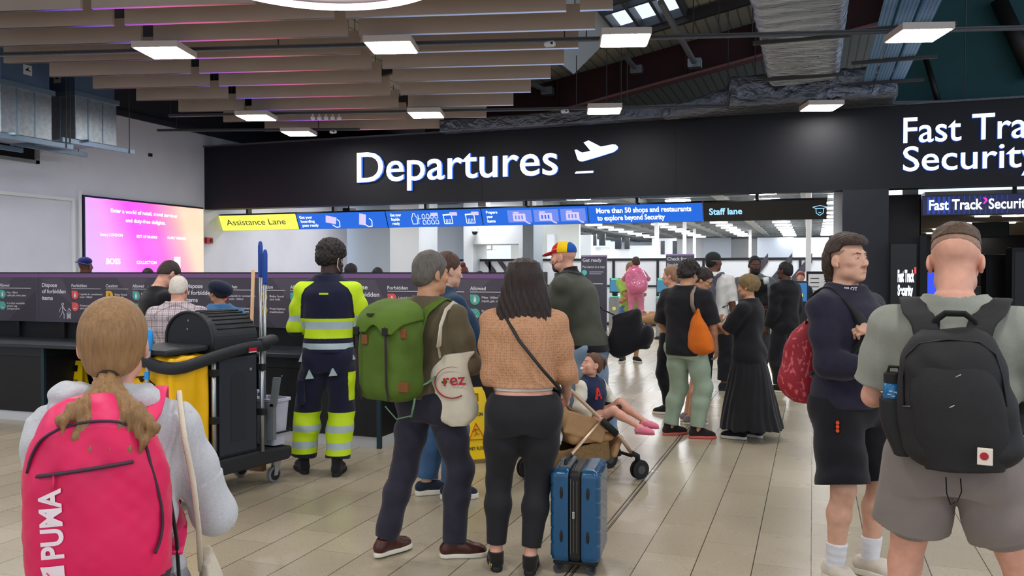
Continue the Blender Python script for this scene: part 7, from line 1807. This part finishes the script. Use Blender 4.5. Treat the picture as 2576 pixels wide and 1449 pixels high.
v = Vol(kc - .36, kc + .36, .0052); v.add(stack([(-.235, .02, -.055, .12, .045, .055), (-.10, .015, -.06, .145, .05, .065), (.06, .005, -.06, .135, .05, .06), (.14, .0, -.05, .10, .04, .045), (.165, .0, -.05, .06, .03, .03)], 2.5, kc, Rk), 0); v.mesh('front_pocket', M_bkp, kbo)
M_kz = mat('zip_black', (14, 14, 15), .5)
def kline(pts, r, m, nm, out=.003): MB().tube([tuple(onk(x, z, out)) for x, z in pts], r, 8, flat=(1, .6)).build(nm, m, kbo, smooth=True)
kline([(-.150, -.02), (-.148, .08), (-.135, .15), (-.09, .192), (0, .203), (.09, .192), (.135, .15), (.15, .08), (.155, -.02)], .005, M_kz, 'main_zip')
MB().tube([tuple(np.array([kc[0], kc[1], kc[2]]) + np.array(p)) for p in ((-.062, .07, .225), (-.058, .055, .262), (-.03, .05, .285), (.03, .05, .285), (.058, .055, .262), (.062, .07, .225))], .014, 10, flat=(1, .5)).build('grab_handle', M_bkp, kb, smooth=True)
p_ = kc + Rk @ np.array([.085, -.165, -.17]); mb = MB().box(tuple(p_ - np.array([.022, .004, .026])), tuple(p_ + np.array([.022, .02, .026]))); lb = mb.build('patch', mat('patch_cream', (232, 220, 205), .6), kb, bevel=.002)
MB().cyl(tuple(p_ + np.array([-.002, -.006, .003])), tuple(p_ + np.array([-.002, -.003, .003])), .0125, 18).build('patch_emblem', mat('patch_red', (172, 30, 44), .6), lb)
for x, z in ((-.14, -.02), (.125, -.015)): kline([(x-.012, z), (x+.012, z+.001)], .0035, mat('tab_grey', (96, 98, 104), .5), 'reflective_tab', .006)
for x, z in ((.025, .09), (.0, -.01)): kline([(x-.008, z-.004), (x+.008, z+.004)], .0035, M_silver, 'zip_pull', .052)
v = Vol(kc + np.array([-.27, -.05, -.25]), kc + np.array([-.10, .16, .02]), .005); v.add(stack([(-.22, .03, 0, .035, .06, .06), (-.1, 0, 0, .05, .065, .065), (-.02, -.005, 0, .05, .065, .065)], 2.4, kc + np.array([-.185, .045, .0])), 0); v.mesh('side_pocket', M_bkp, kbo)
straps(K_, kb, M_bkp, xw=.116, y_back=-.15, ztop=1.45, zbot=1.0, lift=.026, wd=.042, front=.17)
wbt = bag_root(K_, 'water_bottle', 'blue water bottle in the side pocket of the black backpack', 'bottle'); o_ = kc + np.array([-.192, .045, -.06])
MB().tube([tuple(o_ + np.array([0, 0, z])) for z in (-.03, 0, .085, .095)], [.034, .036, .036, .030], 24).build('bottle_body', mat('bottle_blue', (24, 104, 158), .25, noise=.25, nscale=40), wbt, smooth=True)
MB().tube([tuple(o_ + np.array([0, 0, z])) for z in (.095, .125, .13)], [.034, .034, .028], 24).tube([tuple(o_ + np.array(p)) for p in ((-.02, 0, .13), (-.015, 0, .15), (.015, 0, .15), (.02, 0, .13))], .006, 6).build('bottle_cap', M_rub, wbt)
mb = MB(); random.seed(3)
for i in range(26):
    a = random.uniform(math.pi, 2*math.pi); z = random.uniform(-.02, .07); mb.box(tuple(o_ + np.array([.0365*math.cos(a)-.006, .0365*math.sin(a)-.001, z])), tuple(o_ + np.array([.0365*math.cos(a)+.006, .0365*math.sin(a)+.001, z+.004])))
mb.build('bottle_print', mat('print_pale', (190, 220, 236), .5), wbt)
# ---------------------------------------------------------------- people further away
def wear(P, shirt, trousers, shoes, sole=None, sleeve=1.95, off=.018, upto=1.9, hem=.86, collar=.02, toff=.014, hair=None, hkw=None, r=None, tf=0.0, body=True, nm=('shirt', 'trousers'), sl_off=None, flare=0.0, shigh=0.0, eyes=False):
    if body: P.body()
    if hair: P.hair_short(hair, **(hkw or {}))
    a = P.top(shirt, nm[0], off=off, sleeve=sleeve, sl_off=off*.9 if sl_off is None else sl_off, hem=hem, fold=.005, collar=collar, sl_flare=flare)
    b = P.bottom(trousers, nm[1], off=toff, upto=upto, fold=.005, r=r, flare=tf)
    for sd in (-1, 1): P.shoe(sd, shoes, sole or M_bsole, high=shigh)
    if eyes: P.eyes()
    return a, b
def hk(**k): return k
# black T-shirt man bending over the counter
P = Person('p', 378, 7.55, 68, H=1.72, vx=.007, skin_m=S_pink, label='person in a black T-shirt with a dark beard, head bent, left of the white-haired person', head=(4, -34, 0), lean=(0, .13), dw=1.15, neck=(0, .03, 0),
           arms={1: {'w': (-.05, .30, -.34), 'p': (.4, -.9, -.2)}, -1: {'w': (.05, .32, -.32), 'p': (-.4, -.9, -.2)}})
wear(P, M_blackc, M_blackp, M_bshoe, sleeve=.82, flare=.012, sl_off=.020, hair=hairm('darkcrop', (52, 38, 36)), hkw=hk(th=(.003, .004, .011), line=([-.13, -.09, -.05, -.02, .02, .045, .06, .12], [-.055, -.05, -.03, -.01, -.005, .03, .052, .062]), nz=.0015))
q = P.k*P.hs; c = P.H2L((0, .03, -.07)); v = Vol(c - .13, c + .13, .006); v.add(P.hell((0, .028, -.030), (.0665, .068, .078)), 0); v.add(P.hell((0, .048, -.082), (.047, .045, .039)), .03*q)
v.clip(lambda X, Y, Z: (lambda x, y, z: np.maximum(z - np.interp(y, [-.05, .0, .02, .06, .075, .09], [-.0, .0, -.02, -.05, -.046, -.044]), -.03 - y)*q)(*P.hl(X, Y, Z))); v.mesh('beard', M_beard, P.root)
# white-haired man in plaid
P = Person('p', 446, 7.1, 10, H=1.57, vx=.0065, skin_m=S_pink, label='person with white hair in a pale plaid shirt, seen from behind at the counter', head=(-8, -16, 0), sw=1.12, dw=1.25, face=False, neck=(0, .015, 0), arms={-1: {'w': (.0, .24, -.40), 'p': (-.6, -.8, 0)}, 1: {'w': (0, .26, -.36), 'p': (.6, -.8, 0)}})
wear(P, plaid(), cloth('fawn_trousers', (120, 112, 100)), M_bshoe, off=.024, hair=H_white, hkw=hk(th=(.006, .007, .008), line=([-.13, -.09, -.05, -.02, .02, .045, .06, .12], [-.07, -.065, -.05, -.0, .0, .03, .05, .062]), nz=.0015), collar=.03)
# woman with navy hat and denim jacket
P = Person('p', 552, 7.5, -22, H=1.53, vx=.0065, skin_m=S_mid, sex='f', label='person in a navy beret and blue denim jacket at the counter', head=(14, -8, 0), sw=1.2, dw=1.2, face=False, arms={-1: {'w': (.02, .24, -.34), 'p': (-.8, -.7, 0)}, 1: {'w': (-.02, .26, -.34), 'p': (.8, -.7, 0)}})
wear(P, cloth('denim_jacket', (74, 118, 160), noise=.16, nscale=16), M_blackp, M_bshoe, off=.028, hair=H_dbrown, hkw=hk(th=(.008, .008, .01)), collar=.03)
c = P.H2L((0, -.02, .05)); v = Vol(c - .22, c + .22, .006); v.add(P.hell((.010, -.035, .045), (.130, .140, .080), rot(0, 26, 10)), 0); v.add(P.hell((0, -.02, .02), (.09, .108, .05)), .03); v.disp(lumps(.0012, 90)); v.clip(lambda X, Y, Z: (-.035 - P.hl(X, Y, Z)[2] + np.clip(P.hl(X, Y, Z)[1], -1, 1)*.35)*P.k); v.mesh('beret', cloth('navy_wool', (22, 28, 52)), P.root)
hb = bag_root(P, 'shoulder_bag', 'brown leather shoulder bag strap over the blue denim jacket', 'bag'); MB().tube([(.085, -.165, .98), (.10, -.165, 1.10), (.115, -.135, 1.22), (.115, -.045, 1.275), (.11, .05, 1.24)], .016, 8, flat=(1, .3)).build('carry_strap', M_leath, hb, smooth=True); v = Vol((-.02, -.28, .68), (.22, -.10, 1.0), .01); v.add(rbox((.085, -.19, .86), (.085, .035, .11), .03), 0); v.mesh('bag_body', M_leath, hb)
# father and child
P = Person('p', 1586, 15.1, 176, H=1.78, vx=.011, skin_m=S_tan, label='person in a lime T-shirt and denim shorts carrying the child in pink', head=(16, -4, 0), feet={-1: (-.10, 0, 24), 1: (.13, .04, -20)}, arms={1: {'w': (-.30, .32, -.20), 'p': (.9, -.4, -.4), 'curl': .6}, -1: {'w': (.30, .34, -.28), 'p': (-.9, -.4, -.4), 'curl': .6}})
wear(P, cloth('lime_tee', (164, 204, 96)), cloth('denim_shorts', (84, 122, 160), noise=.15), M_bshoe, M_wsole, sleeve=.8, off=.022, upto=1.0, r=(.10, .10, .095, .09, .06, .05), hair=hairm('sandy', (140, 110, 90)), hkw=hk(th=(.004, .005, .006)))
Cc = Person('p', 1600, 14.72, 0, H=1.18, vx=.009, skin_m=S_pink, sex='f', root_h=.66, label='person, a child in pink leggings hugged in the arms of the lime T-shirt wearer', head=(20, -8, 0), face=False, hs=1.25, feet={-1: (-.15, -.02, 8), 1: (.17, -.03, -8)}, kpole=(0, 1, 0), arms={-1: {'w': (.0, .38, -.12), 'p': (-.8, 0, -.6)}, 1: {'w': (0, .38, -.12), 'p': (.8, 0, -.6)}})
wear(Cc, cloth('pink_top', (222, 128, 158)), cloth('pink_leggings', (226, 138, 164)), cloth('pink_shoe', (206, 150, 150)), M_wsole, hair=hairm('child_dark', (70, 54, 44)), hkw=hk(th=(.012, .012, .012)), toff=.010)
b = bag_root(Cc, 'backpack', 'shiny pink backpack on the back of the carried child', 'backpack'); c = np.array([0, -.20, .80]); v = Vol(c - .34, c + .34, .009); v.add(stack([(-.21, 0, 0, .13, .08, .08), (-.16, 0, 0, .17, .10, .12), (.02, 0, 0, .18, .10, .11), (.16, 0, 0, .14, .08, .09), (.24, 0, .02, .07, .04, .04)], 2.4, c, rot(0, 0, -8)), 0); v.disp(lumps(.006, 30)); v.mesh('bag_body', mat('pink_shiny', (232, 118, 156), .18, noise=.1, nscale=8, coat=.5), b)
straps(Cc, b, M_pk2, xw=.08, y_back=-.13, lift=.02)
# beige jumper woman and small hand gesture left of the curly-haired one
P = Person('p', 1690, 9.6, -70, H=1.68, vx=.008, skin_m=S_pink, sex='f', label='person in a tan cardigan facing left, half hidden by the curly-haired one in black', head=(0, 0, 0), arms={-1: {'w': (.0, .34, -.28), 'p': (-.3, -.8, -.4), 'curl': .6}, 1: {'w': (0, .36, -.24), 'p': (.3, -.8, -.4)}})
wear(P, cloth('tan_cardigan', (186, 146, 108)), M_blackp, M_bshoe, M_wsole, hair=hairm('fair', (150, 116, 88)), hkw=hk(th=(.010, .014, .012)))
# curly-haired person in black with the orange bag
P = Person('p', 1726, 8.2, 22, H=1.71, vx=.0065, skin_m=S_mid, label='person with dark curly hair in a loose black T-shirt and sage green trousers', head=(-14, -24, 0), sw=1.06, dw=1.15, face=False, feet={-1: (-.17, .02, -42), 1: (.12, .0, -58)}, arms={1: {'w': (.05, .16, -.50), 'p': (.7, -.8, 0), 'curl': .5}, -1: {'w': (.02, .20, -.44), 'p': (-.8, -.7, 0), 'curl': .6}})
M_sage = cloth('sage_trousers', (154, 170, 150), noise=.1)
wear(P, cloth('black_tee', (30, 29, 33)), M_sage, cloth('black_trainer', (40, 34, 36)), mat('coral_sole', (206, 96, 84), .5), sleeve=.92, off=.034, sl_off=.034, flare=.02, hem=.82, upto=1.92, r=(.094, .09, .074, .072, .07, .056), shigh=.05)
c = P.H2L((0, -.01, .04)); v = Vol(c - .22, c + .22, .0055); v.add(P.hell((0, -.012, .052), (.108, .124, .100)), 0); v.add(P.hell((0, -.06, -.02), (.085, .075, .075)), .03); v.disp(lumps(.010, 78)); v.clip(lambda X, Y, Z: (np.interp(P.hl(X, Y, Z)[1], [-.14, -.09, -.05, -.01, .03, .06, .12], [-.085, -.08, -.06, -.02, .01, .04, .05]) - P.hl(X, Y, Z)[2])*P.k); v.mesh('hair', hairm('curly', (34, 27, 26), (1, 1, 1), nscale=70), P.root)
ob = bag_root(P, 'sling_bag', 'orange sling bag with a taupe strap on the curly-haired person in black', 'bag'); c = np.array([.185, -.10, 1.03])
v = Vol(c - .30, c + .30, .0065); v.add(stack([(-.205, .02, 0, .06, .05, .05), (-.17, .02, 0, .115, .07, .07), (-.07, .01, 0, .125, .075, .08), (.05, -.02, 0, .085, .06, .06), (.16, -.05, .0, .045, .03, .03), (.22, -.06, .0, .02, .012, .012)], 2.3, c, rot(0, 0, 6)), 0); v.disp(folds(.006, 38, .6, (.6, 0, .8))); v.mesh('bag_body', cloth('orange_canvas', (206, 104, 30), noise=.1), ob)
MB().tube([(.135, -.125, 1.22), (.13, -.175, 1.30), (.118, -.145, 1.39), (.105, -.045, 1.462), (.085, .04, 1.45)], .020, 8, flat=(1, .3)).build('carry_strap', mat('taupe_webbing', (140, 124, 112), .8), ob, smooth=True)
# glasses wearer behind
P = Person('p', 1750, 8.95, 96, H=1.65, vx=.007, skin_m=S_mid, label='person with glasses and white sleeves, right behind the orange bag', head=(4, -28, 0), neck=(0, .03, 0), feet={-1: (-.10, -.10, 30), 1: (.10, -.04, 10)}, arms={1: {'w': (-.06, .34, -.22), 'p': (.5, -.7, -.6), 'curl': .7}, -1: {'w': (.06, .34, -.20), 'p': (-.5, -.7, -.6), 'curl': .7}})
wear(P, cloth('white_jumper', (214, 212, 214)), cloth('dark_shorts2', (48, 48, 56)), cloth('mauve_shoe', (134, 120, 124)), M_wsole, upto=.8, hair=H_dbrown, hkw=hk(th=(.014, .02, .022), nz=.005, nf=60))
mb = MB()
for sd in (-1, 1): mb.ring(tuple(P.H2L((sd*.032, .098, .0))), tuple(P.hR @ np.array([0, 1, 0.])), .021, .0025, 18, 6); mb.tube([tuple(P.H2L((sd*.053, .095, .004))), tuple(P.H2L((sd*.079, .0, .008)))], .0022, 6)
mb.build('glasses', M_black, P.root)
# white T-shirt man with cap and grey backpack
P = Person('p', 1794, 11.5, 16, H=1.87, vx=.009, skin_m=S_brown, label='person in a white T-shirt and dark cap with a grey backpack, seen from behind', head=(-36, 0, 0), sw=1.1, dw=1.1, feet={-1: (-.10, .0, 4), 1: (.14, .02, -30)}, arms={1: {'w': (.06, .04, -.53)}, -1: {'w': (-.05, .10, -.5)}})
a, bt = wear(P, cloth('white_tee', (216, 214, 210)), M_blackp, M_bshoe, sleeve=.9, off=.026, sl_off=.026, flare=.02, hem=.90, r=(.10, .096, .085, .08, .078, .07), hair=H_black, hkw=hk(th=(.004, .005, .006)))
c = P.H2L((0, 0, .06)); v = Vol(c - .22, c + .22, .008); v.add(P.hell((0, -.014, .050), (.086, .106, .082)), 0); v.add(P.hell((0, .11, .035), (.07, .07, .012)), .01); v.clip(lambda X, Y, Z: (.022 - P.hl(X, Y, Z)[2])*P.k); v.mesh('cap', cloth('dark_cap', (40, 46, 44)), P.root)
c = P.H2L((0, -.1, .0)); v = Vol(c - .12, c + .12, .007); v.add(P.hell((0, -.014, .012), (.085, .104, .012)), 0); v.mesh('cap_band', cloth('cap_band', (176, 176, 172)), P.root)
b = bag_root(P, 'backpack', 'slim grey backpack slung on the left shoulder of the white T-shirt wearer', 'backpack'); c = np.array([-.04, -.23, 1.26]); v = Vol(c - .36, c + .36, .009); v.add(stack([(-.24, 0, 0, .12, .07, .07), (-.2, 0, 0, .14, .08, .09), (.0, 0, 0, .14, .08, .09), (.16, 0, .01, .11, .06, .06), (.22, 0, .03, .06, .03, .03)], 2.6, c, rot(0, 0, 8)), 0); v.mesh('bag_body', cloth('grey_nylon', (82, 80, 92)), b); straps(P, b, cloth('grey_web', (74, 72, 84)), xw=.09, ztop=1.46, lift=.03, wd=.03)
# bearded man with grey sleeves
P = Person('p', 1898, 12.0, 172, H=1.83, vx=.009, skin_m=S_deep, label='person with a dark beard in a grey jacket facing the viewer', head=(6, -6, 0), sw=1.12, dw=1.15, arms={1: {'w': (-.24, .26, -.34), 'p': (.9, -.5, -.3), 'curl': 1}, -1: {'w': (.22, .28, -.38), 'p': (-.9, -.5, -.3), 'curl': 1}})
a, bt = wear(P, cloth('grey_jacket', (98, 102, 104)), cloth('grey_trousers', (66, 66, 74)), M_bshoe, off=.030, collar=.05, hair=H_black, hkw=hk(th=(.004, .005, .008), line=([-.13, -.09, -.05, -.02, .02, .045, .06, .12], [-.06, -.05, -.03, .0, .01, .045, .075, .085])), eyes=True)
paint(a, [a.data.materials[0], M_blackc], lambda x, y, z: np.where((np.abs(x) < .155) & (y > -.3) & (z < 1.50) & ((np.abs(x) > .05) | (z < 1.38)), 1, 0))
q = P.k*P.hs; c = P.H2L((0, .03, -.07)); v = Vol(c - .13, c + .13, .008); v.add(P.hell((0, .028, -.030), (.0675, .070, .080)), 0); v.add(P.hell((0, .050, -.090), (.050, .050, .045)), .03); v.clip(lambda X, Y, Z: (lambda x, y, z: np.maximum(z - np.interp(y, [-.05, .0, .02, .06, .075, .09], [-.0, .0, -.02, -.05, -.046, -.044]), -.03 - y)*q)(*P.hl(X, Y, Z))); v.mesh('beard', H_black, P.root)
# woman in the long black skirt
P = Person('p', 1884, 8.12, -66, H=1.575, vx=.0065, skin_m=S_mid, sex='f', label='person with an olive-brown hair bun, arms folded, in a long black skirt', head=(6, -6, 0), sw=1.05, dw=1.3, feet={-1: (-.10, .06, 10), 1: (.10, -.04, -8)}, arms={-1: {'w': (.17, .34, -.17), 'p': (-.7, -.4, -.8), 'curl': .5, 'hd': (.4, .1, .9)}, 1: {'w': (-.18, .36, -.26), 'p': (.7, -.4, -.8), 'curl': .6}})
P.body()
def bun(v): v.add(P.hell((0, -.09, .03), (.070, .066, .064)), .03); v.add(P.hell((0, -.03, .07), (.085, .09, .06)), .03)
P.hair_short(H_olive, th=(.018, .018, .022), line=([-.17, -.10, -.06, -.02, .02, .045, .06, .12], [-.06, -.06, -.055, -.03, -.02, .01, .04, .052]), nz=.0015, extra=bun)
P.top(M_blackc, 'loose_top', off=.026, sleeve=.95, sl_off=.030, hem=.80, fold=.007, collar=.012, sl_flare=.01, fz=24)
K = P.k; v = Vol((-.5, -.45, .08), (.5, .45, 1.05), .0075)
v.add(stack([(.125*K*1.0, 0, -.02, .34*K, .30*K, .34*K), (.35*K, 0, -.01, .29*K, .26*K, .29*K), (.62*K, 0, 0, .235*K, .21*K, .23*K), (.9*K, 0, 0, .185*K, .15*K, .16*K), (1.05*K, 0, 0, .155*K, .115*K, .11*K)], 2.1), 0)
v.disp(lambda X, Y, Z: (.007*np.sin(np.arctan2(Y, X)*9 + 2.5*np.sin(Z*4)) + .005*np.sin(np.arctan2(Y, X)*23 + 2*np.sin(Z*7))) * np.clip((1.0 - Z)/.8, 0, 1)); v.mesh('long_skirt', cloth('black_skirt', (27, 27, 30), bump=.15), P.root)
M_canv = cloth('canvas_black', (30, 32, 38))
for sd in (-1, 1):
    s_ = P.shoe(sd, M_canv, M_wsole, high=.06, sole_h=.034, L=1.05)
# man in black coat
P = Person('p', 1976, 11.3, -50, H=1.74, vx=.009, skin_m=S_deep, label='person in a black coat facing left, left of the white square column', head=(8, 0, 0), dw=1.15, feet={-1: (-.10, .0, 10), 1: (.14, -.06, -6)}, arms={-1: {'w': (-.02, .12, -.5)}, 1: {'w': (.0, .1, -.5)}})
wear(P, M_blackc, M_blackp, M_bshoe, M_wsole, off=.034, hem=.74, collar=.03, r=(.096, .09, .078, .072, .07, .064), hair=H_black, hkw=hk(th=(.005, .006, .009)))
cpw = thing('paper_cup', 'white paper cup held up by the person in the black coat', 'cup', P.root.location, P.rz); MB().tube([(-.02, .30, 1.44), (-.02, .32, 1.53)], [.035, .042], 16).build('cup_body', M_trim, cpw, smooth=True)
# red-haired staff member beyond the column
P = Person('p', 2014, 16.2, 180, H=1.62, vx=.012, skin_m=S_pink, sex='f', label='person with red hair in dark clothes just left of the white square column', head=(0, 0, 0))
wear(P, cloth('dark_blue_top', (40, 50, 70)), M_blackp, M_bshoe, hair=hairm('copper', (122, 46, 36)), hkw=hk(th=(.014, .014, .016)))
bx = on_y(2012, 715, 15.6); kb2 = thing('ticket_kiosk', 'small blue and yellow lit kiosk screen behind the orange scarf', 'kiosk', (bx.x, 15.4, 0)); MB().box((-.14, 0, 0), (.14, .2, 1.45)).build('kiosk_body', M_gd, kb2, bevel=.01); MB().box((-.12, -.01, 1.1), (.12, -.001, 1.42)).build('display', emit('kiosk_teal', (40, 110, 170), 1.0), kb2); MB().cyl((0, -.013, 1.2), (0, -.0105, 1.2), .055, 20).build('lit_disc', emit('kiosk_yellow', (240, 220, 110), 1.1), kb2)
# heads over the information wall: whole figures in the queue behind it
def queue(px, z, hd, H, sk, hair, top, label, sex='m', hk_=None, vx=.013):
    P = Person('p', px, z, hd, H=H, vx=vx, skin_m=sk, sex=sex, label=label, face=False)
    wear(P, top, M_blackp, M_bshoe, hair=hair, hkw=hk_ or hk(th=(.012, .014, .014))); return P
P = queue(214, 12.4, 40, 1.82, S_brown, None, M_blackc, 'person in a navy brimmed hat behind the wall, below the advert screen')
c = P.H2L((0, -.01, .06)); v = Vol(c - .22, c + .22, .009); v.add(P.hell((0, -.012, .066), (.086, .104, .062)), 0); v.add(P.hell((0, -.012, .028), (.128, .145, .010), rot(0, -6, 12)), .02); v.clip(lambda X, Y, Z: (.012 - P.hl(X, Y, Z)[2])*P.k); v.mesh('brimmed_hat', cloth('navy_felt', (26, 34, 92)), P.root)
queue(372, 12.6, 0, 1.655, S_dark, H_black, M_blackc, 'person whose dark hair just shows over the wall left of the bearded one')
queue(883, 12.0, 30, 1.72, S_pink, H_black, M_blackc, 'person partly hidden by the masked worker, behind the information wall')
queue(950, 12.4, 0, 1.665, S_mid, H_black, M_blackc, 'person whose black hair shows over the wall left of the grey-haired man')
P = queue(1164, 13.0, -20, 1.70, S_pink, hairm('auburn_bun', (92, 40, 34)), M_blackc, 'person with a reddish bun visible over the wall beside the chevron', 'f', hk(th=(.016, .016, .02), nz=.006, extra=lambda v: None))
v = Vol(P.H2L((0, -.03, .15)) - .1, P.H2L((0, -.03, .15)) + .1, .009); v.add(P.hell((0, -.03, .145), (.045, .045, .045)), 0); v.disp(lumps(.004, 70)); v.mesh('hair_bun', hairm('auburn_bun', (92, 40, 34)), P.root)
queue(1207, 14.0, 10, 1.625, S_deep, hairm('cropdark', (60, 44, 42)), M_blackc, 'person whose cropped head peeks over the wall left of the chevron', hk_=hk(th=(.003, .003, .003)))
# strip of ankle boots belonging to someone hidden behind the curly-haired person
